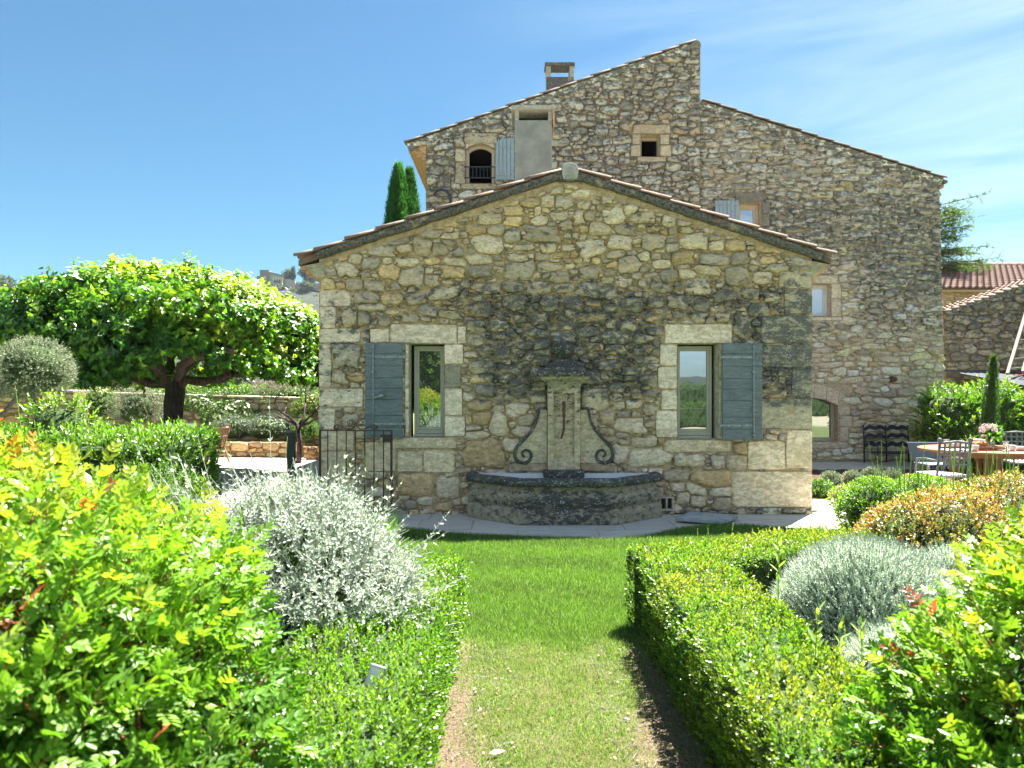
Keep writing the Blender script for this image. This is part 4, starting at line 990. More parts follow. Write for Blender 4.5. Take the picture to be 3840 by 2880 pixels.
window(farm, O4, DR, 'frame_white', 'glass_pale', .14, .05, .04, .05, label='white window with pale blind')
window(farm, (O5[0], O5[1], O5[2], O5[3] + .10), DR, 'frame', 'glass', .16, .035, .03, .05, label='arched ground floor window')
p = MB(); a, b, u, v = O5      # arch spandrel closing the window head
pts = [BR_(x, arcp(x, 0)) for x in range(2962, 3141, 18)] ; pts = [(a, v + .01)] + pts + [(b, BR_(3140, arcp(3140, 0))[1]), (b, v + .01)]
p.prism(pts, DR - .01, DR + .3) ; o = p.build('arch_stone', M['dressed'], wR); cstone(o, (.48, .42, .34), lambda x, y, z: .1)
# shutters on the farmhouse
def vshutter(rect, y, n, label, arch=0, strap=True):
    a, b, u, v = rect; p = MB(); p.box(a+.01, b-.01, y - .02, y, u+.01, v-.01 - arch); S = p.build('shutter', M['shutter_pale'], farm); S['label'] = label
    w = (b - a) / n
    for i in range(n):
        x0 = a + i*w + .004; x1 = x0 + w - .008; f0, f1 = (i / n), ((i + 1) / n)
        t0 = v - arch * (1 - f0) ** 2 ; t1 = v - arch * (1 - f1) ** 2
        p = MB(); p.prism([(x0, u), (x1, u), (x1, t1), (x0, t0)], y - .045, y - .018); p.build('plank', M['shutter_pale'], S, bevel=.003)
    p = MB()
    for zz in (v - .18 * (v-u) - arch*.5, u + .12 * (v-u)): p.box(a + .03, b - .04, y - .055, y - .046, zz - .015, zz + .015)
    p.build('hinge_strap', M['shutter_rod'], S)
vshutter(RL(1858, 526, 1928, 682), DL - .12, 5, 'pale shutter with arched top', .10)
vshutter(RR(2675, 758, 2764, 850), DR - .09, 6, 'small pale plank shutter')
# sky-blue parts done; verge tiles and mortar strip along both roof lines
def verge(P0, P1, D, cnt, parent, th=.045, mt='tile_old', strip=.17):
    P0, P1 = np.array(P0), np.array(P1); Ls = np.linalg.norm(P1 - P0); d = (P1 - P0) / Ls; n = np.array((-d[1], d[0])); n = n if n[1] > 0 else -n
    down = 1 if P1[1] < P0[1] else -1
    p = MB(); s = [P0 - n * .02, P1 - n * .02, P1 - n * strip, P0 - n * strip]
    V = []; Fc = []; N = 60
    for i in range(N + 1):
        q = P0 + d * Ls * i / N; a = q - n * .01; b = q - n * (strip + rng.uniform(-.04, .03)); V += [(a[0], D - .034, a[1]), (b[0], D - .036, b[1]), (b[0], D + .02, b[1])]
    for i in range(N): a = 3*i; Fc += [(a, a+3, a+4, a+1), (a+1, a+4, a+5, a+2)]
    o = raw('verge_mortar', V, Fc, M['mortar'], parent, True); 
    c_ = o.data.color_attributes.new('Col', 'FLOAT_COLOR', 'POINT'); t_ = o.data.attributes.new('stain', 'FLOAT', 'POINT')
    for x in c_.data: x.color = (.22, .20, .16, 1)
    for x in t_.data: x.value = .8
    for k in range(cnt):
        s0 = Ls * k / cnt; s1 = s0 + Ls / cnt * 1.12; l0, l1 = (.0, .022) if down > 0 else (.022, .0)
        if down < 0: s0 -= Ls / cnt * .12; s1 -= Ls / cnt * .12
        m_ = 6; V = []; j = rng.normal(0, .006)
        for (ss, rr, lf) in ((s0, .085, l0), (s1, .095, l1)):
            for i in range(m_ + 1): an = math.pi * i / m_; q = P0 + d * ss + n * (math.sin(an) * rr * .55 + lf + j); V.append((q[0], D - math.cos(an) * rr, q[1]))
            for i in range(m_ + 1): an = math.pi * i / m_; q = P0 + d * ss + n * (math.sin(an) * rr * .55 + lf + j - .02); V.append((q[0], D - math.cos(an) * rr, q[1]))
        n_ = m_ + 1; Fc = []
        for i in range(m_): Fc += [(i, i+1, 2*n_+i+1, 2*n_+i), (n_+i, 3*n_+i, 3*n_+i+1, n_+i+1), (i, n_+i, n_+i+1, i+1), (2*n_+i, 2*n_+i+1, 3*n_+i+1, 3*n_+i)]
        Fc += [(0, 2*n_, 3*n_, n_)]
        raw('verge_tile', V, Fc, M[mt], parent, True)
verge(TLf[0], BL_(2606, 156), DL, 17, farm)
verge(BR_(2630, 378), BR_(3534, 670), DR, 15, farm)
# bodies and roofs
YF = 24.0
def topLs(x): return float(topL(x)) + .06
mb = MB(); mb.add([(XL0, DL, 0), (XL0, YF, 0), (XL0, YF, topLs(XL0)), (XL0, DL, topLs(XL0))], [(0, 1, 2, 3)]); mb.add([(XL1, DL, 0), (XL1, YF, 0), (XL1, YF, topLs(XL1)), (XL1, DL, topLs(XL1))], [(3, 2, 1, 0)])
xr = XR1b; mb.add([(xr, DR, 0), (xr, YF, 0), (XR1, YF, float(topR(XR1))), (XR1, DR, float(topR(XR1)))], [(3, 2, 1, 0)])
o = mb.build('side_wall', M['mortar'], farm); cstone(o, (.38, .32, .24), lambda x, y, z: .3)
p = MB(); a, b = TLf; b = BL_(2600, 158); p.prism([(a[0], a[1] - .05), (b[0], b[1] - .05), (b[0], b[1]), (a[0], a[1])], DL - .02, YF); p.build('roof_slab', M['tile_old'], farm)
p = MB(); a, b = BR_(2628, 378), BR_(3552, 678); p.prism([(a[0], a[1] - .05), (b[0], b[1] - .05), (b[0], b[1]), (a[0], a[1])], DR - .02, YF); p.build('roof_slab', M['tile_old'], farm)
# left eave cornice, seen from below, receding
ex = TLf[0][0]; ez = TLf[0][1]
for k in range(4):
    f0 = k / 4; xw = XL0 - (XL0 - ex) * (1 - f0) * .96; p = MB(); p.box(xw, XL0 - .002, DL + .05, YF, ez - .06 - .075 * (k + 1), ez - .065 - .075 * k); p.build('cornice_course', M['brick_warm'], farm, bevel=.01)
rc = RL(1561, 534, 1640, 546); s = rect_stone(*rc); g = stone_geo(s, .08, TLp, np.array((.50, .46, .38)), lambda x, z: 0*x + .15); raw('eave_stone', g[0], g[1], M['dressed'], farm, False, dict(stain=g[3], up=g[4]), g[2])
p = MB(); a, b = BL_(1562, 548); p.prism([BL_(1561, 547), BL_(1597, 590), BL_(1600, 547)], DL - .02, DL + .2); p.build('eave_bracket', M['brick_warm'], farm, bevel=.01)
exr, ezr = BR_(3552, 682); p = MB(); p.box(XR1, exr - .04, DR + .05, YF, ezr - .12, ezr - .045); p.box(XR1, exr - .14, DR + .05, YF, ezr - .20, ezr - .122); p.build('cornice_course', M['brick_warm'], farm, bevel=.01)
# apex finial
p = MB(); cx, cz = BL_(2606, 176); p.prism([(cx - .14, cz - .06), (cx + .02, cz - .16), (cx + .10, cz - .12), (cx + .12, cz + .02), (cx + .08, cz + .11), (cx - .02, cz + .13), (cx - .10, cz + .06)], DL - .08, DL + .5); o = p.build('ridge_end_cap', M['dressed'], farm, bevel=.02); cstone(o, (.25, .23, .19), lambda x, y, z: .6)
# ridge chimney
DCH = 17.5
def C4(px, py): return XZ(px, py, DCH)
CHM = MB(); a0, z0 = C4(2050, 360); a1, z1 = C4(2152, 287); zb = z0 - .5
CHM.prism([(a0 - .03, zb), (a1 + .10, zb), (a1 + .04, z0 + .10), (a1, z1), (a0, z1), (a0, z0)], DCH, DCH + .36); chm = CHM.build('chimney', M['band'], farm, bevel=.02); chm['label'] = 'old stone chimney with open top on the ridge'
p = MB(); zc = C4(0, 247)[1]
for (u0, u1) in ((2048, 2066), (2136, 2153)): x0_, x1_ = C4(u0, 0)[0], C4(u1, 0)[0]; p.box(x0_, x1_, DCH + .003, DCH + .14, z1 - .01, zc); p.box(x0_, x1_, DCH + .25, DCH + .357, z1 - .01, zc)
p.build('chimney_post', M['render_light'], chm, bevel=.01)
p = MB(); p.box(C4(2043, 0)[0], C4(2156, 0)[0], DCH - .05, DCH + .41, zc, C4(0, 235)[1]); p.build('chimney_cap', M['band'], chm, bevel=.02)
# iron hook on the wall
p = MB(); pts = [(1633, 742), (1642, 728), (1660, 723), (1678, 728), (1690, 745), (1693, 765), (1690, 790), (1686, 800)]; p.tube([(*BL_(*q)[:1], DL - .25, BL_(*q)[1]) for q in pts], .03, 8); p.build('iron_hook', M['iron_dark'], farm, True)

# ============================================================ BARNS ON THE RIGHT
DB = 18.2
def BB(px, py): return XZ(px, py, DB)
barn = thing('stone_barn', 'dark rubble stone barn on the right with sloping terracotta tiled edge', 'building', (BB(3700, 0)[0], DB, 0))
bx0, bx1 = BB(3538, 0)[0], BB(4400, 0)[0]; bt = [BB(3545, 1170), BB(3840, 1068)]
def topB(x): x = np.asarray(x, float); (x0, z0), (x1, z1) = bt; k = (z1 - z0) / (x1 - x0); xa = BB(4150, 0)[0]; return np.where(x < xa, z0 + k * (x - x0), z0 + k * (xa - x0) - k * (x - xa))
def TB(x, z, h): return np.stack([np.asarray(x), DB - np.asarray(h), np.asarray(z)], -1)
stB = lambda x, z: np.clip(.50 + .25 * sstep(1420, 1150, HY - (np.asarray(z) - EYE) * F / DB), 0, 1)
sB = pack([(bx0, .02), (bx1, .02), (bx1, float(topB(bx1)) - .05), (BB(4150, 0)[0], float(topB(BB(4150, 0)[0])) - .05), (bx0, float(topB(bx0)) - .05)], [], [], [(.17, .085, .35, 900), (.12, .06, .3, 4500), (.07, .04, .3, 6000)], K=12, r=np.random.default_rng(9))
wB = wall_face('gable_wall', np.arange(bx0, bx1, .15), np.arange(0, 7, .15), topB, [], TB, barn, lambda x, z: np.array((.30, .24, .17)), lambda x, z: stB(x, z) * .9, rough=.015)
stones_to_objects(sB, wB, TB, lambda s: .03 + .25 * min(s['s'][1], .1) + rng.uniform(0, .03), lambda s: np.clip(np.array((.43, .37, .27)) * rng.uniform(.6, 1.35) * (1, rng.uniform(.92, 1.04), rng.uniform(.85, 1.15)), .03, .6), stB, 300)
verge(BB(3840 + 310, 1068 - 107), BB(3542, 1172), DB, 22, barn, mt='tile', strip=.10)
for k in range(1, 4): pass
V = []; Fc = []; P0 = np.array(BB(4150, 961)); P1 = np.array(BB(3536, 1174)); Ls = np.linalg.norm(P1 - P0); d = (P1 - P0) / Ls; n = np.array((d[1], -d[0])); n = n if n[1] > 0 else -n
for c_ in range(1, 6):
    for k in range(20):
        b = len(V)
        for (ss, rr, lf) in ((k * Ls / 20, .085, 0), ((k + 1.1) * Ls / 20, .095, .035)):
            for i in range(6): an = math.pi*i/5; q = P0 + d*ss + n*(math.sin(an)*rr*.55 + lf); V.append((q[0], DB + c_ * .22 - math.cos(an)*rr, q[1]))
        for i in range(5): Fc.append((b+i, b+i+1, b+7+i, b+6+i))
o = raw('roof_tiling', np.array(V), Fc, M['tile'], barn, True); o['kind'] = 'stuff'
p = MB(); q = [tuple(P0 - n*.03), tuple(P1 - n*.03), tuple(P1 - n*.08), tuple(P0 - n*.08)]; p.prism(q, DB + .03, DB + 1.3); p.build('roof_slab', M['tile_old'], barn)
# long barn behind with pan tiles
D2a, D2b = 24.0, 28.5
long_ = thing('long_barn', 'long building behind the right-hand barn with reddish-brown pan tile roof', 'building', (14, D2a, 0))
lx0, lx1 = XZ(3400, 0, D2a)[0], XZ(4500, 0, D2a)[0]; ze = XZ(0, 1084, D2a)[1]; zr = XZ(0, 1000, D2b)[1]
V = []; Fc = []; rows = 13; wv = .235; cols_ = int((lx1 - lx0) / wv); L_ = math.hypot(D2b - D2a, zr - ze); sy, sz = (D2b - D2a) / L_, (zr - ze) / L_; per = 6
prof = [(0, .0), (.12, .05), (.3, .065), (.48, .05), (.6, .0), (.8, -.012)]
for r_ in range(rows):
    s0, s1 = L_ * r_ / rows - .04, L_ * (r_ + 1) / rows; b = len(V); xs_ = []
    for c_ in range(cols_):
        for (fx_, h_) in prof: xs_.append((lx0 + (c_ + fx_) * wv, h_))
    for (s_, lf) in ((s0, .085), (s1, .0)):
        for (x, h_) in xs_: V.append((x, D2a + s_ * sy - sz * (h_ + lf), ze + s_ * sz + sy * (h_ + lf)))
    nx_ = len(xs_)
    for i in range(nx_ - 1): Fc.append((b + i, b + i + 1, b + nx_ + i + 1, b + nx_ + i))
    b2 = len(V); 
    for (x, h_) in xs_: V.append((x, D2a + s0 * sy - sz * (h_ + .01), ze + s0 * sz + sy * (h_ + .01)))
    for i in range(nx_ - 1): Fc.append((b2 + i, b2 + i + 1, b + i + 1, b + i))
o = raw('roof_tiling', np.array(V), Fc, M['tile_red'], long_, False); o['kind'] = 'stuff'
for k in range(26): p = MB(); x = lx0 + k * .42; p.tube([(x, D2b, zr + .04), (x + .44, D2b, zr + .055)], .11, 8, .125); p.build('ridge_tile', M['tile'], long_, True)
p = MB(); p.box(lx0, lx1, D2a + .15, D2a + .5, 0, ze + .09); lw = p.build('wall', M['mortar'], long_); cstone(lw, (.46, .34, .22), lambda x, y, z: .1)
def TLg(x, z, h): return np.stack([np.asarray(x), D2a + .15 - np.asarray(h), np.asarray(z)], -1)
sG = pack([(lx0, 3.0), (XZ(3860, 0, D2a)[0], 3.0), (XZ(3860, 0, D2a)[0], ze - .12), (lx0, ze - .12)], [], [], [(.22, .09, .3, 600), (.12, .06, .3, 1500)], K=10, r=np.random.default_rng(3))
stones_to_objects(sG, lw, TLg, lambda s: .03, lambda s: np.array((.46, .34, .23)) * rng.uniform(.75, 1.2), lambda x, z: 0*x + .12, 120)
p = MB(); p.box(lx0, lx1, D2a - .05, D2a + .2, ze - .10, ze - .03); p.build('cornice_course', M['brick_warm'], long_)
# lean-to with corrugated sheets
DS0, DS1 = 14.6, 17.9
shed = thing('tin_lean_to', 'lean-to with grey corrugated and rust-red sheet roof against the barn', 'shed', (XZ(3750, 0, 16)[0], 16, 0))
def sheet(x0, x1, z0, z1, mt, name, y0=DS0, y1=DS1, lift=0):
    V = []; Fc = []; n = max(2, int((x1 - x0) / .035))
    for i in range(n + 1):
        x = x0 + (x1 - x0) * i / n; h = .014 * math.cos(i * 1.5708) + lift; V += [(x - .55, y1, z1 + h), (x, y0, z0 + h)]
    for i in range(n): a = 2*i; Fc.append((a, a+1, a+3, a+2))
    return raw(name, V, Fc, mt, shed, True)
sz1 = XZ(0, 1388, DS1)[1]; sz0 = XZ(0, 1475, DS0)[1]; sx = XZ(3600, 0, DS1)[0]
sheet(sx + .05, sx + 1.25, sz0, sz1, M['tin'], 'corrugated_sheet'); sheet(sx + 1.26, sx + 1.75, sz0, sz1, M['tin_red'], 'red_sheet', lift=-.006); sheet(sx + 1.76, sx + 3.9, sz0, sz1, M['tin'], 'corrugated_sheet', lift=.004)
p = MB(); p.box(sx + .1, sx + .2, DS0 + .3, DS0 + .4, 0, sz0 - .05); p.box(sx + 3.7, sx + 3.8, DS0 + .3, DS0 + .4, 0, sz0 - .05); p.box(sx - .1, sx + 3.8, DS0 + .25, DS0 + .35, sz0 - .08, sz0 + .0); p.build('timber_frame', M['wood_grey'], shed)
p = MB(); a, b = XZ(3552, 1440, 16.5); p.box(a, a + .18, 16.4, 16.6, b - .45, b); p.build('grey_box', M['hatch'], shed)
lad = thing('wooden_ladder', 'weathered wooden ladder leaning against the barn above the tin roof', 'ladder', (XZ(3785, 0, 16.5)[0], 16.3, 1.9))
A0 = np.array(XZ(3778, 1402, 16.4)); B0 = np.array(XZ(3848, 1250, 17.6)); A1 = np.array(XZ(3800, 1395, 16.55)); B1 = np.array(XZ(3872, 1258, 17.7))
P_ = [(A0[0], 16.4, A0[1]), (B0[0] + .5, 18.1, B0[1] + 1.0)]; Q_ = [(A1[0] + .12, 16.4, A1[1]), (B1[0] + .62, 18.1, B1[1] + 1.0)]
for e in (P_, Q_): p = MB(); p.bar(e[0], e[1], .035, .03); p.build('rail', M['wood_grey'], lad, bevel=.004)
for k in range(8): f = .06 + k * .12; p = MB(); p.tube([tuple(np.array(P_[0]) * (1-f) + np.array(P_[1]) * f), tuple(np.array(Q_[0]) * (1-f) + np.array(Q_[1]) * f)], .018, 6); p.build('rung', M['wood_grey'], lad)
# ============================================================ GROUND
def tagS(o, name=None): o['kind'] = 'structure'; return o
GR = (.10, .15, .045)
g_ = 260; xs = np.concatenate([-np.geomspace(3000, 30, 30), np.linspace(-28, 28, 30), np.geomspace(30, 3000, 30)]); V = []; 
X, Y = np.meshgrid(xs, xs, indexing='ij'); Zg = -.06 + 0 * X; idx = np.arange(X.size).reshape(X.shape)
Fq = np.stack([idx[:-1, :-1], idx[1:, :-1], idx[1:, 1:], idx[:-1, 1:]], -1).reshape(-1, 4)
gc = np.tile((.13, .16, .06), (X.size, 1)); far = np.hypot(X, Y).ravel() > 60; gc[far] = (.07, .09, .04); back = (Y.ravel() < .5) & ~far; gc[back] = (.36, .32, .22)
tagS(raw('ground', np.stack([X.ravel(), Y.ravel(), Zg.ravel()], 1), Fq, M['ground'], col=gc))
# lawn with worn path: one fine sheet
LB = [G(*q) for q in ((1180, 1962), (1350, 1975), (1600, 1994), (1700, 2008), (2000, 2021), (2280, 2028), (2400, 2020), (2480, 2003), (2560, 1985), (2680, 1973), (2800, 1975), (2930, 1985), (3200, 1992), (3600, 2000))]
lbx = np.array([p[0] for p in LB]); lby = np.array([p[1] for p in LB])
def lawn_back(x): return np.interp(x, lbx, lby)
def gnd(x, y):
    """colour and grass density: lush lawn, dry path, bare soil strips along the hedges"""
    x = np.asarray(x, float); y = np.asarray(y, float); P = np.stack([x, y, 0*x], -1)
    n = lump(P, 3.5, .5, 3) + lump(P, 11, .25, 4)
    yl = 4.32 + .09 * lump(P, 4, 1, 8) + .07 * lump(P, 17, 1, 9); lush = .75 * sstep(-.12, .10, y - yl) + .25 * sstep(-.7, .5, y - yl)
    lush = np.maximum(lush, sstep(-.35, -.6, x) * 0)
    soilL = sstep(.10, -.05, x - (-.33 + .17 * sstep(3.9, 2.9, y) + .13 * n)) * (1 - lush)
    soilR = sstep(-.06, .08, x - (.69 - .14 * sstep(4.0, 3.3, y) + .13 * n)) * (1 - lush)
    soil = np.maximum(soilL, soilR); worn = (1 - lush) * (1 - soil)
    col = lush[..., None] * np.array((.07, .13, .02)) + worn[..., None] * (np.array((.17, .17, .075)) + .05 * n[..., None]) + soil[..., None] * np.array((.22, .165, .11))
    dens = lush * 1.0 + worn * np.clip(.75 + .3 * n, .35, 1) + soil * .08
    return col, dens, lush
xs = np.arange(-3.2, 5.2, .04); V = []; cols = []; ny = 150; t = np.linspace(0, 1, ny)
X = np.repeat(xs[:, None], ny, 1); Yb = lawn_back(xs); Y = .6 + (Yb[:, None] - .6) * t[None]
c, dn, lu = gnd(X, Y); Z = .012 + .004 * lump(np.stack([X, Y, 0*X], -1), 9, 1, 5) + (1 - lu) * .004 * lump(np.stack([X, Y, 0*X], -1), 40, 1, 6)
idx = np.arange(X.size).reshape(X.shape); Fq = np.stack([idx[:-1, :-1], idx[1:, :-1], idx[1:, 1:], idx[:-1, 1:]], -1).reshape(-1, 4)
V = np.stack([X.ravel(), Y.ravel(), Z.ravel()], 1)
tagS(raw('lawn', V, Fq, M['ground'], smooth=True, col=c.reshape(-1, 3)))
# grass blades
def blades(n, xr, yr, h, w, dmin, name, label, cat, filt):
    x = rng.uniform(*xr, n); y = yr[0] + (yr[1] - yr[0]) * rng.uniform(0, 1, n) ** 1.0
    c, d, lu = gnd(x, y); k = (rng.uniform(size=n) < d) & (y < lawn_back(x) + .015) & filt(x, y); x, y, c, lu = x[k], y[k], c[k], lu[k]; n = len(x)
    P = np.stack([x, y, np.full(n, .008)], 1); D = nrm(np.stack([rng.normal(0, .38, n), rng.normal(0, .38, n), np.ones(n)], 1)); N = perp(D)
    pale = rng.uniform(size=n)[:, None]; dry = (1 - lu)[:, None]
    big = np.clip(.5 + .5 * lump(P, 5, 1, 21)[:, None] + .3 * lump(P, 22, 1, 22)[:, None], 0, 1)
    C = np.array((.095, .205, .025)) * (1 - pale * .6) + np.array((.18, .26, .055)) * pale * .6
    C = C * (.70 + .6 * big) + (1 - big) * np.array((.02, .03, .02)); spk = rng.uniform(size=(n, 1)) > .86; C = np.where(spk, np.array((.32, .40, .20)), C)
    C = C * (1 - dry * .8) + np.where(pale > .68, np.array((.36, .36, .19)), np.array((.17, .30, .05))) * dry * .8
    C = C * rng.uniform(.5, 1.5, (n, 1))
    L = h * rng.uniform(.5, 1.3, n) * (.6 + .4 * lu) ; W = w * rng.uniform(.7, 1.3, n)
    # long tuft at the lawn's front border
    o = leafmesh(name, (P, D, N, L, W, C, 'blade'), M['grass'], None); tag(o, label, cat); return o
blades(330000, (-.9, 1.0), (2.3, 8.3), .042, .0042, 0, 'lawn_grass', 'short mown grass of the lawn and worn path in the middle', 'grass', lambda x, y: (y < 5.3) | (x > -.95))
blades(120000, (-3.0, -.9), (4.6, 8.3), .045, .005, 0, 'lawn_grass', 'grass of the lawn left of the middle by the silver bush', 'grass', lambda x, y: y > 4.6)
blades(120000, (1.0, 3.6), (4.9, 8.3), .045, .005, 0, 'lawn_grass', 'strip of grass in front of the right wall corner', 'grass', lambda x, y: y > 5.1)
# ---- paving
pav = bpy.data.objects.new('stone_paving', None); link(pav); ORG[pav.name] = np.zeros(3); pav['kind'] = 'structure'
p = MB(); p.box(-9, 9.0, 6.9, 16.4, -.05, -.012); p.build('mortar_bed', plain('pale_joint_mortar', (.40, .38, .34), .95), pav)
def slabs(x0, x1, y0, y1, ang, dep, wmin, wmax, cond):
    ca, sa = math.cos(ang), math.sin(ang); cx, cy = (x0 + x1) / 2, (y0 + y1) / 2; y = y0
    while y < y1:
        dd = dep * rng.uniform(.85, 1.2); x = x0 - rng.uniform(0, .5)
        while x < x1:
            w = rng.uniform(wmin, wmax); g = .006; Z = -.004 + rng.uniform(-.0015, .0015)
            q = [(x + g, y + g), (x + w - g, y + g), (x + w - g, y + dd - g), (x + g, y + dd - g)]
            q = [(a + rng.normal(0, .004), b + rng.normal(0, .004)) for a, b in q]
            q = [(cx + (a - cx) * ca - (b - cy) * sa, cy + (a - cx) * sa + (b - cy) * ca) for a, b in q]; mx, my = np.mean(q, 0)
            if cond(mx, my):
                p = MB(); V = [(a, b, -.03) for a, b in q] + [(a, b, Z) for a, b in q]
                p.add(V, [(4, 5, 6, 7), (0, 1, 5, 4), (1, 2, 6, 5), (2, 3, 7, 6), (3, 0, 4, 7)]); p.build('paving_slab', M['paving'], pav)
            x += w
        y += dd
slabs(-2.6, 3.6, 6.85, 9.0, .0, .52, .55, .95, lambda x, y: y < 8.95)
slabs(3.6, 5.6, 6.6, 13.5, -.12, .75, .7, 1.1, lambda x, y: x > 3.5 and x < 5.3 + (y - 8) * .02 and (y < 12.3))
slabs(-9, -2.6, 8.2, 16.3, .05, .8, .8, 1.2, lambda x, y: x < -2.5)
slabs(3.9, 9.5, 13.6, 15.3, 0, .55, .6, 1.0, lambda x, y: y > 13.5)
# bed of mulch on the right between path and terrace
V = []; n = 26
mx = [G(3060, 1795), G(3185, 1835), G(3250, 1880), G(3500, 1900), (9.5, 9.0), (9.5, 13.5), G(3048, 1765)]
xs_ = np.arange(4.2, 9.6, .09); ys_ = np.arange(8.6, 13.55, .09); X, Y = np.meshgrid(xs_, ys_, indexing='ij')
ins = X > (4.95 - (Y - 11.5) * .25)
Z = np.where(ins, .03 + .012 * rng.normal(size=X.shape), -.05); idx = np.arange(X.size).reshape(X.shape); Fq = np.stack([idx[:-1, :-1], idx[1:, :-1], idx[1:, 1:], idx[:-1, 1:]], -1).reshape(-1, 4)
tagS(raw('mulch_bed', np.stack([X.ravel(), Y.ravel(), Z.ravel()], 1), Fq, M['mulch'], smooth=False))
# soil inside the hedged beds
def soil(x0, x1, y0, y1, nm_):
    xs_ = np.arange(x0, x1, .05); ys_ = np.arange(y0, y1, .05); X, Y = np.meshgrid(xs_, ys_, indexing='ij'); Z = .035 + .012 * rng.normal(size=X.shape)
    idx = np.arange(X.size).reshape(X.shape); Fq = np.stack([idx[:-1, :-1], idx[1:, :-1], idx[1:, 1:], idx[:-1, 1:]], -1).reshape(-1, 4)
    tagS(raw(nm_, np.stack([X.ravel(), Y.ravel(), Z.ravel()], 1), Fq, M['ground'], col=np.tile((.13, .085, .055), (X.size, 1))))
soil(-5.2, -.42, 1.0, 4.4, 'soil_bed'); soil(.85, 5.2, 1.0, 4.5, 'soil_bed'); soil(-9, -2.2, 4.4, 7.2, 'soil_bed')
# fallen twigs and pale leaves on the bare soil
n = 420; x = np.where(rng.uniform(size=n) < .5, rng.uniform(-.34, 0, n), rng.uniform(.45, .8, n)); y = rng.uniform(2.5, 4.3, n); P = np.stack([x, y, np.full(n, .022)], 1)
D = nrm(np.stack([rng.normal(size=n), rng.normal(size=n), rng.normal(0, .12, n)], 1)); stems('fallen_twigs', P, P + D * rng.uniform(.02, .09, (n, 1)), .0016, M['wood_grey'], None); tag(bpy.data.objects['fallen_twigs'], 'dry twigs scattered over the bare soil strips beside the path', 'twigs')
n = 130; x = np.where(rng.uniform(size=n) < .5, rng.uniform(-.34, .02, n), rng.uniform(.42, .8, n)); y = rng.uniform(2.5, 4.3, n); P = np.stack([x, y, np.full(n, .024)], 1)
D = nrm(np.stack([rng.normal(size=n), rng.normal(size=n), rng.normal(0, .2, n)], 1)); N = nrm(rng.normal(0, .5, (n, 3)) + (0, 0, 1)); C = np.array((.28, .21, .13)) * rng.uniform(.4, 1.3, (n, 1))
o = leafmesh('leaf_litter', (P, D, N, rng.uniform(.012, .03, n), rng.uniform(.008, .014, n), C, 'ell'), M['leaf_matt'], None); tag(o, 'dry brown leaf litter on the bare soil beside the path', 'leaf litter')
P = np.array([(-.10, 2.98, .03)]); o = leafmesh('pale_dead_leaf', (P, np.array([(1., .2, .1)]), np.array([(0, -.3, 1.)]), .07, .03, np.array([(.55, .5, .38)]), 'ell'), M['leaf_matt'], None, kind=None); tag(o, 'large pale dead leaf on the soil at the left of the path', 'dead leaf')
# loose slab on the paving
h = thing('stone_hatch_cover', 'thick pale slab lying loose over a dark opening in the paving by the right wall', 'hatch cover', (2.4, 8.3, 0))
def hq(px, py, z): d = F * (EYE - z) / (py - HY); return ((px - 1920) / F * d, d)
q = [hq(2530, 1938, .07), hq(2712, 1952, .07), hq(2768, 1930, .07), hq(2590, 1918, .07)]
p = MB(); p.add([(a, b, .02) for a, b in q] + [(a, b, .07) for a, b in q], [(3, 2, 1, 0), (4, 5, 6, 7), (0, 1, 5, 4), (1, 2, 6, 5), (2, 3, 7, 6), (3, 0, 4, 7)]); p.build('cover_slab', M['hatch'], h, bevel=.008)
q = [hq(2560, 1958, .0), hq(2725, 1968, .0), hq(2760, 1945, .0), hq(2600, 1932, .0)]
p = MB(); p.add([(a, b, .001) for a, b in q] + [(a, b, .018) for a, b in q], [(4, 5, 6, 7), (0, 1, 5, 4), (1, 2, 6, 5), (2, 3, 7, 6), (3, 0, 4, 7)]); p.build('opening_frame', M['iron_dark'], h)
# footing stones along the bottom of the walls
for x in np.arange(A(2540,0)[0], A(3030,0)[0], .17):
    s = rect_stone(x, x + .15 * rng.uniform(.7, 1.05), .01, .06 * rng.uniform(.7, 1.2)); g = stone_geo(s, .07, T1, np.array((.36, .32, .25)), lambda x, z: 0*x + .45); raw('footing_stone', g[0], g[1], M['stone'], wall1, True, dict(stain=g[3], up=g[4]), g[2])
# ============================================================ PLANTS
def compound(P, D, N, L, k, lL, lW, C):
    m = len(P); X, Y, Z = frame_of(D, N); n = 2 * k; j = np.arange(n); t = .18 + .82 * (j // 2 + .5) / k; sd = np.where(j % 2, 1., -1.)
    Q = P[:, None] + Y[:, None] * (L[:, None] * t[None])[..., None]
    an = 1.05 - .35 * t + rng.normal(0, .12, (m, n)); dr = rng.normal(.08, .12, (m, n))
    DD = Y[:, None] * np.cos(an)[..., None] + X[:, None] * (sd * np.sin(an))[..., None] + Z[:, None] * dr[..., None]
    NN = np.repeat(Z[:, None], n, 1) + rng.normal(0, .18, (m, n, 3))
    sc = rng.uniform(.8, 1.15, (m, n)) * (1.05 - .3 * np.abs(t - .55))
    CC = C[:, None] * rng.uniform(.82, 1.18, (m, n, 1))
    return (Q.reshape(-1, 3), DD.reshape(-1, 3), NN.reshape(-1, 3), (lL * sc).ravel(), (lW * sc).ravel(), CC.reshape(-1, 3), 'ell')
GRN_D, GRN, GRN_L, YEL, ORA, RED = (.045, .12, .012), (.10, .24, .022), (.18, .35, .03), (.33, .39, .04), (.52, .24, .05), (.46, .10, .06)
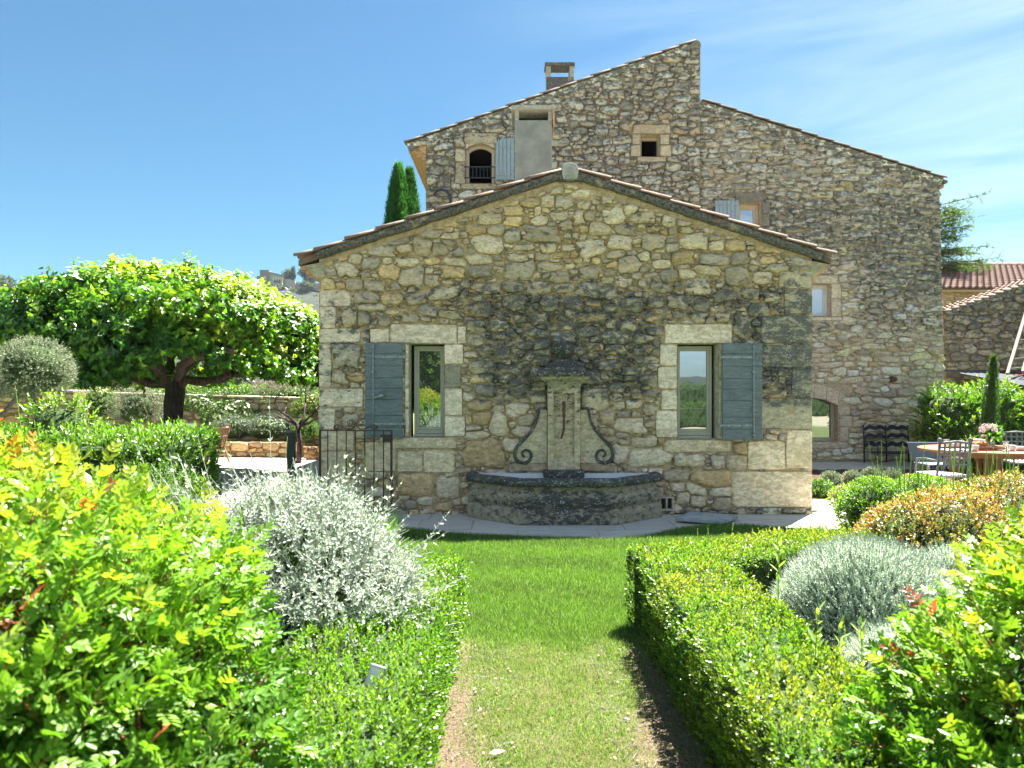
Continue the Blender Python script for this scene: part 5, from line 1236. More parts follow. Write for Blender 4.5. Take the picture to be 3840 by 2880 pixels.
def mastic(name, label, base, ells, nshoot, topcol, camkeep=300, seed=0):
    t = thing(name, label, 'shrub', base)
    PP = []; NN = []
    for e in ells:
        p_, n_ = ell_pts(e[0], e[1], int(nshoot * e[2]), zmin=-.55, lumps=.10, ls=3.5, inner=.10, seed=seed); PP.append(p_); NN.append(n_)
    P = np.concatenate(PP); N = np.concatenate(NN); keep = np.ones(len(P), bool)
    for e in ells:
        q = (P - e[0]) / np.array(e[1]); keep &= (np.linalg.norm(q, axis=1) > .72)
    keep &= P[:, 2] > .05; P, N = P[keep], N[keep]; m = len(P)
    U = mixup(N, .55, .35); SL = rng.uniform(.10, .20, m)
    stemsP, stemsQ = P - U * .05, P + U * SL[:, None]
    nl = 5; t_ = (np.arange(nl) + .5) / nl; A_ = perp(U); B_ = np.cross(U, A_); az = np.arange(nl)[None] * 2.4 + rng.uniform(0, 6.28, (m, 1))
    S = A_[:, None] * np.cos(az)[..., None] + B_[:, None] * np.sin(az)[..., None]; an = 1.15 - .7 * t_[None] + rng.normal(0, .15, (m, nl))
    D = U[:, None] * np.cos(an)[..., None] + S * np.sin(an)[..., None]; Nl = U[:, None] * np.sin(an)[..., None] - S * np.cos(an)[..., None]; Nl = Nl + np.array((0, 0, .6))
    Q = P[:, None] + U[:, None] * (SL[:, None] * t_[None])[..., None]
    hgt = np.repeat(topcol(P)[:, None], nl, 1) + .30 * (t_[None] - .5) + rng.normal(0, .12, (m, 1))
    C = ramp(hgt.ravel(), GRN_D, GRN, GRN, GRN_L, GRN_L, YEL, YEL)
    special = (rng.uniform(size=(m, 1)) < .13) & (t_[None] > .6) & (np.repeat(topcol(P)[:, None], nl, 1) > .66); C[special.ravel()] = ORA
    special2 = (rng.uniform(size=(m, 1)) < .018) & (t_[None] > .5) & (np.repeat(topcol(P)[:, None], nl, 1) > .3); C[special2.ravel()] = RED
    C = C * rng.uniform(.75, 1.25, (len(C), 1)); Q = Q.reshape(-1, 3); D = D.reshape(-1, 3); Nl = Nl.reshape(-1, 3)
    LL = rng.uniform(.05, .085, len(Q)); d_ = np.linalg.norm(Q - np.array((0, 0, EYE)), axis=1) + np.where(((Q - np.array((0,0,EYE))) * 1)[:, 1] < .35, 9, 0)
    vis = (np.abs(Q[:, 0]) < Q[:, 1] * .78) & (Q[:, 1] > .3); d_ = d_ + np.where(vis, 0, 9)
    order = np.argsort(d_); near, restI = order[:camkeep], order[camkeep:]
    for i in near:
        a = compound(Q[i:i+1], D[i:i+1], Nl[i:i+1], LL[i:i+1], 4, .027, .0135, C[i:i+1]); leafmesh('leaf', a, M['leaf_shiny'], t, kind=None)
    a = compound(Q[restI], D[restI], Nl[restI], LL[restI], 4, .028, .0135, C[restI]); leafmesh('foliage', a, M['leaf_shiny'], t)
    st = stems('stems', stemsP, stemsQ, .0022, plain('reddish_brown_stem', (.22, .07, .03), .7), t)
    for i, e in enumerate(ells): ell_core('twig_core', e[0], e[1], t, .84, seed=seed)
    return t
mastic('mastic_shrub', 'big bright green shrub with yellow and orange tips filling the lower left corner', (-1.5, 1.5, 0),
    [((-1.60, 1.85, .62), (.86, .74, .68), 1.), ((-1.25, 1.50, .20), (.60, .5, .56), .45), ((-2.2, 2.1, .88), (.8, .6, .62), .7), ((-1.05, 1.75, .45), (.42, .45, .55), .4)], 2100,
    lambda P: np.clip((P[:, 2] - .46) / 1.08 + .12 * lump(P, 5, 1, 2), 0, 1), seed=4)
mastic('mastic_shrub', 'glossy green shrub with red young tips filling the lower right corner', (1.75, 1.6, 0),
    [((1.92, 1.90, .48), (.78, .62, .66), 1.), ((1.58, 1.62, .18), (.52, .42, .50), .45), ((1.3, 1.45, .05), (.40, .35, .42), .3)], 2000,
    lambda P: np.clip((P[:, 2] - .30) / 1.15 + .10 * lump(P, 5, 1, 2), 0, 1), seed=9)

# ---- clipped box hedges framing the two beds
def boxhedge(name, label, boxes, dens, cols, lL=.017, lW=.010, n=9, sl=.065, group=None, bare=0, mat='leaf_shiny', inner=.018, lumps=.016, yfac=.5):
    a, b, w, h = boxes[0]; t = thing(name, label, 'hedge', (a[0], a[1], 0), group); A_ = []; SP = []; SQ = []
    OB = [OBox(*bx) for bx in boxes]
    for i, ob in enumerate(OB):
        P, N = ob.pts(dens, inner, lumps, seed=i + len(name))
        keep = np.ones(len(P), bool)
        for j, o2 in enumerate(OB):
            if j == i: continue
            r_ = P - o2.a; u_ = r_ @ o2.u; v_ = r_ @ o2.v; keep &= ~((u_ > .05) & (u_ < o2.L - .05) & (np.abs(v_) < o2.w - .05) & (r_[:, 2] < o2.h - .05))
        if bare:
            keep &= ~((N[:, 2] < .5) & (lump(P, 6, 1, 31) > 1.0 - bare) & (rng.uniform(size=len(P)) < .8))
        P, N = P[keep], N[keep]; U = mixup(N, 1.0, .26); m = len(P); L = sl * rng.uniform(.5, 1.5, m)
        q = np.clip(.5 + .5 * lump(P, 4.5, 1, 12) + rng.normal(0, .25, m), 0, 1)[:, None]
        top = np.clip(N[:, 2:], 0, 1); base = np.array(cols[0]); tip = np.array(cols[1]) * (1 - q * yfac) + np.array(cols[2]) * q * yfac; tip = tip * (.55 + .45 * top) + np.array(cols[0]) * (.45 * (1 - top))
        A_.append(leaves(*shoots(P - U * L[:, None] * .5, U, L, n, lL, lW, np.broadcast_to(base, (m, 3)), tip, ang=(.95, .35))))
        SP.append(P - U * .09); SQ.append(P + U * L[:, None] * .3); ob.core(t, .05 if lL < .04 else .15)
    V, Fc, C = merge(A_); o = raw('foliage', V, Fc, M[mat], t, col=np.clip(C, 0, 1)); o['kind'] = 'stuff'
    sp, sq = np.concatenate(SP), np.concatenate(SQ); k = rng.uniform(size=len(sp)) < .5; stems('twigs', sp[k], sq[k], .0014, M['wood_grey'], t)
    return t
BXC = [(.06, .16, .015), (.165, .35, .03), (.44, .42, .05)]
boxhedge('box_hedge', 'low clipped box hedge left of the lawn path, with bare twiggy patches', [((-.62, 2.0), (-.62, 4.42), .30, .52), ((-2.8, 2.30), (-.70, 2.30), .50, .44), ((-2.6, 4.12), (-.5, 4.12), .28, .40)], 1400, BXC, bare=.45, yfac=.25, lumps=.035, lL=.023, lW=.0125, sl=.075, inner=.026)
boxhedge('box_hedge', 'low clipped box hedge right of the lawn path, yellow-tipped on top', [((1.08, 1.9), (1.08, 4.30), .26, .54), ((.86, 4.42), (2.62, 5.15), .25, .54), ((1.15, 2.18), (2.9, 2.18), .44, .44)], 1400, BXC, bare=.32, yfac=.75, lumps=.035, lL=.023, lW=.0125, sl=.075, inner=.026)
HB = True
boxhedge('box_hedge', 'dense low green hedge behind the orange shrub below the dining table', [((5.6, 7.2), (8.0, 7.6), .4, .62)], 500, [(.04, .11, .012), (.09, .21, .02), (.16, .28, .03)], lL=.025, lW=.014, n=6, yfac=.3)
# ---- silver bush
sb = thing('silver_germander', 'silvery grey leaved bush with long upright sprays left of the lawn', 'shrub', (-1.15, 3.6, 0))
E1 = (np.array((-1.15, 3.72, .46)), np.array((.54, .56, .56))); E2 = (np.array((-.86, 3.45, .36)), np.array((.40, .42, .42))); E3 = (np.array((-1.42, 3.75, .50)), np.array((.34, .5, .46)))
P = []; N = []
for (c, R), nn_, sd_ in ((E1, 1900, 1), (E2, 900, 2), (E3, 650, 3)):
    p_, n_ = ell_pts(c, R, nn_, -.5, .12, 3, .12, sd_); P.append(p_); N.append(n_)
P = np.concatenate(P); N = np.concatenate(N); k = P[:, 2] > .06; P, N = P[k], N[k]; U = mixup(N, .25, .45); L = rng.uniform(.10, .24, len(P))
SILV0, SILV1 = (.24, .30, .245), (.50, .56, .49)
a1 = shoots(P - U * .05, U, L, 12, .031, .0135, SILV0, SILV1, ang=(1.15, .7), tpl='ell', opp=True)
# long wands
nw = 55; c = E1[0]; th = rng.uniform(0, 6.28, nw); el = rng.uniform(.25, 1.45, nw); U0 = np.stack([np.cos(th) * np.cos(el), np.sin(th) * np.cos(el) * .7, np.sin(el)], 1); P0 = c + U0 * E1[1] * .8 + rng.normal(0, .12, (nw, 3)) * (1, .6, .2)
LW = rng.uniform(.18, .38, nw); U1 = nrm(U0 + np.array((0, 0, .15))); P0b = P0; 
a2 = shoots(P0, U1, LW, 16, .027, .010, SILV0, SILV1, ang=(1.2, .8), tpl='ell', opp=True, lo=.1)
# a few tall sprays on the left and to the right, as in view
TW = [((-1.30, 3.7, .80), (-.02, 0, 1), .78), ((-1.0, 3.7, .78), (.1, 0, 1), .45), ((-1.55, 3.7, .75), (-.25, 0, 1), .62), ((-.85, 3.6, .7), (.3, 0, 1), .5), ((-1.2, 3.6, .8), (-.1, 0, 1), .38), ((-1.12, 3.6, .85), (.05, 0, 1), .42), ((-1.75, 3.7, .7), (-.55, 0, .8), .62), ((-1.8, 3.75, .7), (-.45, .1, .9), .68), ((-1.7, 3.6, .75), (-.2, 0, 1), .55), ((-.95, 3.6, .8), (.15, 0, 1), .50), ((-.8, 3.5, .7), (.35, 0, .9), .48), ((-.72, 3.4, .62), (.75, 0, .55), .5), ((-.62, 3.4, .52), (.9, 0, .38), .44), ((-.65, 3.4, .45), (.95, 0, .15), .36), ((-1.62, 3.65, .8), (-.35, 0, 1), .5), ((-1.45, 3.6, .85), (-.08, 0, 1), .45), ((-.6, 3.35, .40), (.95, .1, .05), .34)]
for _ in range(34):
    TW.append(((rng.uniform(-1.7, -.6), rng.uniform(3.4, 4.0), rng.uniform(.62, .82)), (rng.normal(0, .28), 0, 1), rng.uniform(.28, .55)))
for _ in range(12):
    TW.append(((rng.uniform(-1.8, -1.5), rng.uniform(3.6, 4.0), rng.uniform(.6, .75)), (rng.uniform(-.7, -.25), 0, .9), rng.uniform(.4, .7)))
TP = np.array([t[0] for t in TW], float); TU = nrm(np.array([t[1] for t in TW], float)); TLn = np.array([t[2] for t in TW])
a3 = shoots(TP, TU, TLn, 16, .036, .015, SILV0, (.52, .58, .50), ang=(1.1, .7), tpl='ell', opp=True, lo=.1)
leafmesh('foliage', [a1, a2, a3], M['leaf_matt'], sb)
stems('stems', np.concatenate([P - U * .06, P0b - U1 * .1, TP - TU * .1]), np.concatenate([P + U * L[:, None], P0b + U1 * LW[:, None], TP + TU * TLn[:, None]]), .0028, plain('grey_green_stem', (.36, .42, .33), .8), sb)
for c, R in (E1, E2, E3): ell_core('twig_core', c, R, sb, .72)
n = 60; p_, n_ = ell_pts(E1[0], E1[1] * 1.08, n, -.2); leafmesh('blue_flowers', (p_, nrm(n_ + rng.normal(0, .4, p_.shape)), perp(n_), .02, .014, np.tile((.25, .25, .55), (len(p_), 1)), 'ell'), M['leaf_matt'], sb)
# ---- santolina cushions
def cushion(label, c, R, n, group=None):
    t = thing('lavender_cotton', label, 'shrub', (c[0], c[1], 0), group); P, N = ell_pts(c, R, n, -.35, .05, 4, .03, 6); k = P[:, 2] > .04; P, N = P[k], N[k]; U = mixup(N, .5, .25); L = rng.uniform(.045, .085, len(P))
    q = np.clip(.5 + .4 * lump(P, 6, 1, 3), 0, 1)[:, None]; cb = np.array((.52, .62, .53)) + 0 * q; ct = np.array((.72, .84, .72)) * (1 - q * .4) + np.array((.78, .84, .68)) * .4 * q
    leafmesh('foliage', shoots(P - U * .04, U, L, 14, .016, .0075, cb, ct, ang=(.9, .5)), M['leaf_matt'], t); stems('stems', P - U * .08, P + U * L[:, None], .0022, plain('silver_stem', (.30, .37, .29), .9), t)
    ell_core('twig_core', c, R, t, .93, 'silver_core', lumps=.05); return t
cushion('large pale grey-green cushion of lavender cotton inside the right bed', (1.98, 3.80, .18), (.50, .48, .58), 9000)
cushion('smaller pale grey-green cushion in front of the large one, half hidden by the right shrub', (1.80, 3.10, .10), (.33, .30, .40), 3600)
cushion('grey-green tuft behind the large pale cushion, beside the right shrub', (2.62, 4.05, .22), (.30, .32, .44), 2600)
# leafy weeds standing in the right bed
def weed(label, x, y, z0, h, n, lL=.05):
    t = thing('leafy_weed', label, 'plant', (x, y, 0)); m = 1; P = np.array([(x, y, z0)]); U = nrm(np.array([(rng.normal(0, .06), rng.normal(0, .06), 1.)]))
    leafmesh('leaves', shoots(P, U, np.array([h]), n, lL * 1.4, lL * .5, (.14, .26, .08), (.30, .46, .10), ang=(1.1, .5), tpl='ell', lo=.15), M['leaf'], t, kind=None); stems('stem', P, P + U * h, .004, plain('pale_green_stem', (.16, .30, .08), .6), t, kind=None)
weed('tallest leafy weed, standing alone left of the pale cushion', 1.36, 3.50, .25, .62, 24)
weed('leafy weed in front of the pale cushion, leftmost of the three', 1.24, 2.85, .1, .62, 26, .055)
weed('leafy weed in front of the pale cushion, middle of the three', 1.36, 2.86, .1, .54, 24, .055)
weed('leafy weed in front of the pale cushion, rightmost of the three', 1.47, 2.84, .1, .54, 24, .055)
# ---- generic leafy mass
def mass(name, label, cat, ells, n, cols, lL, lW, nl=8, sl=.12, tpl='rhomb', mat='leaf', up=.5, j=.35, zmin=-.5, lumps=.12, ls=3, inner=.1, core=.78, group=None, flowers=None, seed=1, ang=(1.0, .5), qn=.22):
    c0 = ells[0][0]; t = thing(name, label, cat, (c0[0], c0[1], 0), group); A_ = []; S0 = []; S1_ = []
    for i, e in enumerate(ells):
        w = e[2] if len(e) > 2 else 1; P, N = ell_pts(e[0], e[1], int(n * w), zmin, lumps, ls, inner, seed + i); k = P[:, 2] > .03; P, N = P[k], N[k]; m = len(P)
        U = mixup(N, up, j); L = sl * rng.uniform(.6, 1.4, m); q = np.clip(.5 + .45 * lump(P, ls * 1.5, 1, seed + 7) + rng.normal(0, qn, m), 0, 1)
        ct = ramp(q, *cols[1:]); A_.append(leaves(*shoots(P - U * L[:, None] * .4, U, L, nl, lL, lW, np.array(cols[0]), ct, ang=ang, tpl=tpl))); S0.append(P - U * L[:, None]); S1_.append(P + U * L[:, None] * .7)
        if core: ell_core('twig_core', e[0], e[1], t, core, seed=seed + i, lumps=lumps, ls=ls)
    V, Fc, C = merge(A_); o = raw('foliage', V, Fc, M[mat], t, col=np.clip(C, 0, 1)); o['kind'] = 'stuff'
    S0, S1_ = np.concatenate(S0), np.concatenate(S1_); k = rng.uniform(size=len(S0)) < .35; stems('twigs', S0[k], S1_[k], max(.0015, lW * .12), M['twig'], t)
    if flowers:
        fn, fc, fs = flowers; FP = []
        for e in ells: p_, n_ = ell_pts(e[0], np.array(e[1]) * 1.06, int(fn * (e[2] if len(e) > 2 else 1)), -.2, lumps, ls, .05, seed); FP.append((p_, n_))
        p_ = np.concatenate([a[0] for a in FP]); n_ = np.concatenate([a[1] for a in FP]); L5 = []
        for q in range(4): an = perp(n_); L5.append(leaves(p_, nrm(an + n_ * .3), n_, fs, fs * .8, np.array(fc) * rng.uniform(.8, 1.15, (len(p_), 1)), 'ell'))
        V, Fc, C = merge(L5); o = raw('flowers', V, Fc, M['leaf_matt'], t, col=np.clip(C, 0, 1)); o['kind'] = 'stuff'
    return t
mass('orange_shrub', 'wide low shrub with orange and yellow young leaves right of the pale path', 'shrub', [((4.10, 6.5, .10), (.82, .62, .50), 1), ((5.15, 6.8, .18), (1.1, .7, .56), 1.1), ((6.3, 7.1, .2), (.9, .6, .60), .6)], 3200,
     [(.09, .14, .02), (.14, .21, .03), (.24, .28, .04), (.46, .38, .10), (.52, .20, .07), (.36, .32, .05), (.56, .50, .26), (.48, .16, .06)], .032, .017, 9, .10, 'rhomb', 'leaf_shiny', seed=5, inner=.06, ang=(1.1, .6), qn=.45)
mass('box_hedge', 'small rounded green clipped bush beside the mulch bed and the pale path', 'hedge', [((4.15, 7.75, .22), (.42, .35, .40), 1), ((4.75, 7.9, .22), (.5, .35, .40), 1)], 1900, [(.06, .17, .015), (.18, .38, .03), (.30, .48, .04)], .022, .013, 8, .07, 'rhomb', 'leaf_shiny', seed=15, inner=.04, lumps=.05)
mass('orange_undershrub', 'low shrub with small orange leaves between the silver bush and left shrub', 'shrub', [((-2.75, 4.6, .30), (.75, .5, .55), 1), ((-2.05, 4.5, .25), (.55, .45, .50), .7)], 1500,
     [(.06, .10, .012), (.50, .17, .04), (.48, .28, .05), (.22, .26, .03)], .024, .012, 9, .10, 'rhomb', 'leaf_shiny', seed=3, inner=.06)
mass('green_shrub', 'small soft green bush below the laurel hedge on the left', 'shrub', [((-3.3, 6.1, .3), (.75, .5, .62), 1)], 1300, [(.04, .11, .012), (.10, .24, .02), (.15, .30, .03)], .03, .008, 10, .12, seed=4)
# tall tufts of grass between the silver bush and the wall
def tuft(label, x0, x1, y0, y1, n, h, w=.004, z=.0, spread=.16, heads=0, col=(.16, .34, .04), name='tall_grass', cat='grass'):
    P = np.stack([rng.uniform(x0, x1, n), rng.uniform(y0, y1, n), np.full(n, z)], 1); D = nrm(np.stack([rng.normal(0, spread, n), rng.normal(0, spread, n), np.ones(n)], 1)); L = h * rng.uniform(.5, 1.1, n)
    C = np.array(col) * rng.uniform(.7, 1.3, (n, 1)); A_ = [leaves(P, D, perp(D), L, w, C, 'blade')]
    o = merge(A_); t = raw(name, o[0], o[1], M['grass'], None, col=np.clip(o[2], 0, 1)); tag(t, label, cat, kind='stuff'); return t
tuft('bright green grass growing at the foot of the iron gate', -2.6, -1.2, 5.6, 7.6, 9000, .34, .006)
tuft('fine green grass tuft between silver bush and lawn', -1.05, -.45, 4.4, 5.4, 4000, .30, .004)
def wands(label, pts, hh, w=.008, name='seed_stalks'):
    t = None; P = np.array([(x, y, 0.) for x, y in pts]); n = len(P); U = nrm(np.stack([rng.normal(0, .10, n), rng.normal(0, .06, n), np.ones(n)], 1)); H = hh * rng.uniform(.6, 1.1, n)
    Q = P + U * H[:, None]; mtl = plain('pale_green_stalk', (.24, .40, .08), .6); t = thing(name, label, 'plant', (float(P[:, 0].mean()), float(P[:, 1].mean()), 0))
    stems('stalks', P, Q, w * .35, mtl, t); a = shoots(Q - U * (H * .25)[:, None], U, H * .25, 26, .012, .007, (.26, .42, .08), (.36, .50, .14), ang=(.5, .3)); leafmesh('seed_heads', a, M['leaf'], t); return t
wands('slender pale green seed stalks rising in front of the terrace', [(rng.uniform(3.9, 5.7), rng.uniform(6.9, 8.0)) for _ in range(60)], .98, .022)
wands('green seed stalks rising above the orange shrub by the table', [(rng.uniform(5.0, 6.8), rng.uniform(6.9, 7.8)) for _ in range(50)], .92, .022)
wands('few thin stalks rising between hedge and paving near the wall corner', [(rng.uniform(1.6, 2.3), rng.uniform(5.6, 6.4)) for _ in range(14)], .40, .005)
wands('tall pale stalks standing up through the left shrubs', [(-3.0, 3.2), (-2.55, 3.3), (-2.45, 3.6), (-2.9, 4.3), (-2.2, 4.5), (-2.0, 4.0), (-2.6, 4.7)], 1.72, .014)
wands('thin stalks above the silver bush near the gate', [(-1.9, 5.2), (-1.85, 5.3), (-1.7, 5.4), (-1.3, 5.5), (-1.1, 5.3), (-2.1, 4.9)], 1.25, .012)
wands('thin grass stalks in and before the pale cushion in the right bed', [(1.75, 3.3), (1.9, 3.2), (2.05, 3.25), (1.95, 3.35), (2.2, 3.3), (1.62, 3.2)], .62, .005)
wands('thin green stalks behind the large pale cushion', [(2.45, 4.6), (2.6, 4.65), (2.7, 4.5), (2.52, 4.4)], .85, .006)
# ---- laurel hedge on the left, small plants in front of it
def laurel(name, label, boxes, dens, cols, lL, lW, n=9, sl=.16, lumps=.09, inner=.07):
    return boxhedge(name, label, boxes, dens, cols, lL, lW, n, sl, mat='leaf_shiny', inner=inner, lumps=lumps, yfac=.5)
LC = [(.04, .11, .015), (.14, .34, .03), (.30, .46, .04)]
laurel('laurel_hedge', 'broad glossy laurel hedge on the left in front of the big tree', [((-9.0, 7.9), (-3.55, 7.7), .62, 1.12)], 210, LC, .065, .026)
mass('laurel_bush', 'taller leafy clump rising from the left laurel hedge', 'shrub', [((-5.3, 8.0, .95), (.45, .4, .55), 1)], 260, LC, .06, .025, 9, .2, 'ell', 'leaf_shiny', lumps=.2)
laurel('laurel_hedge', 'tall bright laurel hedge on the right in front of the barn', [((8.75, 13.9), (13.5, 13.9), .7, 1.42)], 190, LC, .085, .034, 9, .22)
mass('laurel_bush', 'dark rounded left end of the right laurel hedge against the farmhouse', 'shrub', [((8.85, 13.75, .80), (.60, .8, .85), 1), ((9.6, 13.7, 1.15), (.5, .6, .65), .8), ((11.9, 13.7, 1.0), (.8, .6, .75), .7)], 330, LC, .085, .034, 9, .22, 'ell', 'leaf_shiny', lumps=.16)
# slim leaning conifer in front of the hedge
def cone_tree(name, label, x, y, z0, h, r, n, lean=0, cols=((.02, .06, .012), (.05, .13, .02), (.08, .18, .03)), lL=.05, lW=.012, tips=None, cat='tree', leaf='leaf'):
    t = thing(name, label, cat, (x, y, 0)); tt = rng.uniform(0, 1, n) ** .85; th = rng.uniform(0, 6.28, n); rr = r * (np.sin(np.clip(tt * .93 + .07, 0, 1) * math.pi) ** .6) * (1 - tt * .5) * (1.15 + .16 * np.sin(th * 5 + tt * 9)) * rng.uniform(.72, 1.10, n)
    P = np.stack([x + rr * np.cos(th) + lean * tt, y + rr * np.sin(th), z0 + tt * h], 1); U = nrm(np.stack([np.cos(th) * .35, np.sin(th) * .35, np.ones(n)], 1) + rng.normal(0, .12, (n, 3)))
    q = np.clip(.5 + .4 * lump(P, 1.6 / r, 1, 5) + rng.normal(0, .15, n), 0, 1)
    leafmesh('foliage', shoots(P, U, lL * 2.2 * rng.uniform(.6, 1.3, n), 7, lL, lW, np.array(cols[0]), ramp(q, *cols[1:]), ang=(.6, .25)), M[leaf], t)
    p = MB(); p.tube([(x, y, 0), (x + lean * .5, y, z0 + h * .5), (x + lean, y, z0 + h * .9)], [.07 + r * .1, .05, .01], 8); p.build('trunk', M['bark'], t, True)
    V = MB(); pr = [(max(.001, r * .80 * (math.sin(min(1, a * .93 + .07) * math.pi) ** .6) * (1 - a * .5)), z0 + a * h) for a in np.linspace(0, 1, 12)]
    V.lathe((x, y, 0), pr, 16); 
    V.V = [(v[0] + lean * (v[2] - z0) / h, v[1], v[2]) for v in V.V]; V.build('twig_core', M['core'], t, True); return t
cx_, cz_ = XZ(3700, 0, 11.6); cone_tree('italian_cypress', 'slim young cypress leaning slightly, in front of the right laurel hedge', cx_, 11.6, .5, XZ(0, 1345, 11.6)[1] - .5, .12, 1300, .12, lL=.035, lW=.008, cols=((.02, .06, .015), (.05, .14, .03), (.09, .20, .04)))
xx, _ = XZ(1494, 0, 22); cone_tree('italian_cypress', 'dark cypress behind the annex roof, taller of two joined tips', xx, 22, 1.0, XZ(0, 632, 22)[1] - 1.0, .70, 12000, 0, lL=.09, lW=.02, cols=((.02, .09, .02), (.04, .16, .03), (.07, .25, .04)))
xx, _ = XZ(1536, 0, 22.3); cone_tree('italian_cypress', 'dark cypress behind the annex roof, shorter tip against the farmhouse', xx, 22.3, 1.0, XZ(0, 650, 22.3)[1] - 1.0, .58, 9000, 0, lL=.09, lW=.02, cols=((.02, .08, .02), (.035, .13, .028), (.05, .19, .035)))
# small grey-green shrubs in the mulch bed
for i, (px_, py_, w_, lb) in enumerate([(3115, 1800, 52, 'leftmost grey-green bush in the mulch bed nearest the wall corner'), (3195, 1790, 42, 'middle grey-green bush in the mulch bed in front of the bench'), (3272, 1790, 55, 'right grey-green bush in the mulch bed, below the iron bench'), (3350, 1795, 50, 'rounded grey bush right of the others, half hidden by seed stalks')]):
    gx, gy = G(px_, py_ + 45); R_ = w_ / F * gy * .72; mass('cistus_bush', lb, 'shrub', [((gx, gy, R_ * .95), (R_, R_ * .9, R_ * 1.05), 1)], 520, [(.10, .15, .09), (.16, .22, .13), (.24, .30, .18)], .03, .009, 9, .09, mat='leaf_matt', seed=i)
mass('low_green_plant', 'small bright green plant at the left of the mulch bed', 'plant', [((*G(3072, 1862), .08), (.22, .2, .16), 1)], 260, [(.05, .12, .02), (.12, .26, .03)], .05, .02, 6, .08, seed=2)
mass('low_green_plant', 'yellow-green plant where the mulch bed meets the pale path', 'plant', [((*G(3190, 1905), .10), (.26, .2, .18), 1)], 320, [(.10, .18, .03), (.26, .34, .05), (.34, .38, .08)], .04, .018, 7, .09, seed=2)
mass('daisy_clump', 'low clump of small white daisies under the lattice chair', 'plant', [((5.05, 8.35, .15), (.38, .3, .28), 1)], 300, [(.05, .12, .02), (.12, .26, .03)], .03, .012, 7, .09, flowers=(70, (.75, .75, .70), .02), seed=2)
mass('low_green_plant', 'bright green bush behind the table legs', 'plant', [((*XZ(3655, 0, 11.8)[:1], 11.8, .35), (.30, .25, .42), 1)], 300, [(.05, .12, .02), (.14, .28, .03), (.26, .34, .04)], .05, .024, 7, .12, seed=2)

# ============================================================ TREES ON THE LEFT
def branch_tree(mb, p, d, L, r, depth, spread=.6, flat=0, tips=None, curl=.25, nseg=5):
    pts = [np.array(p, float)]; d = np.array(d, float); d /= np.linalg.norm(d); rs = [r]
    for i in range(nseg):
        d = d + np.array([random.gauss(0, curl), random.gauss(0, curl), random.gauss(0, curl * .6)]); d[2] -= flat * d[2] * .3; d /= np.linalg.norm(d)
        pts.append(pts[-1] + d * L / nseg); rs.append(r * (1 - .45 * (i + 1) / nseg))
    mb.tube(pts, rs, 7)
    if depth == 0:
        if tips is not None: tips.append(pts[-1])
        return
    for k in range(random.choice((2, 3))):
        q = pts[-1 - random.choice((0, 0, 1))]; nd = d + np.array([random.gauss(0, spread), random.gauss(0, spread), random.gauss(0, spread * .7)]); branch_tree(mb, q, nd, L * random.uniform(.6, .8), rs[-1] * .85, depth - 1, spread, flat, tips, curl)
TX = XZ(650, 0, 13.0)[0]; TY = 13.0
mt = thing('mulberry_tree', 'big spreading tree with flat bright green crown and dark trunk on the left', 'tree', (TX, TY, 0))
p = MB(); p.tube([(TX, TY, -.05), (TX + .02, TY, .25), (TX - .03, TY, .8), (TX + .02, TY, 1.3), (TX + .04, TY, 1.75), (TX, TY, 1.95)], [.26, .20, .175, .17, .19, .18], 14)
o = p.build('trunk', M['bark_dark'], mt, True); md = o.modifiers.new('s', 'SUBSURF'); md.levels = md.render_levels = 2; md = o.modifiers.new('d', 'DISPLACE'); tx = bpy.data.textures.new('bark_lumps', 'CLOUDS'); tx.noise_scale = .12; md.texture = tx; md.strength = .07; md.texture_coords = 'LOCAL'
def LM(px, py, dy=0): x, z = XZ(px, py, TY + dy); return (x, TY + dy, z)
limbs = [[LM(640, 1440), LM(600, 1440), LM(545, 1432), LM(495, 1420), LM(460, 1390), LM(410, 1362), LM(330, 1330), LM(250, 1290, .4)],
         [LM(665, 1440), LM(700, 1425), LM(760, 1432), LM(820, 1425), LM(870, 1405), LM(925, 1395), LM(985, 1410), LM(1060, 1430, -.3)],
         [LM(870, 1405), LM(860, 1380), LM(880, 1370), LM(920, 1375), LM(960, 1350)],
         [LM(640, 1430), LM(600, 1380, -.6), LM(540, 1340, -1), LM(470, 1345, -1.3), LM(440, 1345, -1.5)],
         [LM(660, 1430), LM(640, 1350, .5), LM(620, 1290, .8), LM(560, 1230, 1.2)],
         [LM(655, 1430), LM(680, 1370, -.6), LM(740, 1330, -1.2), LM(810, 1325, -1.7), LM(880, 1320, -1.9)],
         [LM(660, 1430), LM(700, 1380, 1), LM(800, 1300, 1.6), LM(900, 1260, 2)],
         [LM(645, 1430), LM(560, 1360, 1.2), LM(450, 1300, 1.8), LM(330, 1270, 2)]]
for l in limbs:
    l2 = []
    for i in range(len(l) - 1): a, b = np.array(l[i]), np.array(l[i+1]); l2 += [a, (a + b) / 2 + rng.normal(0, .035, 3)]
    l2.append(np.array(l[-1])); p = MB(); p.tube(l2, [.095 * (1 - .55 * i / len(l2)) + .012 * math.sin(i * 2.1) for i in range(len(l2))], 9); p.build('branch', M['bark'], mt, True)
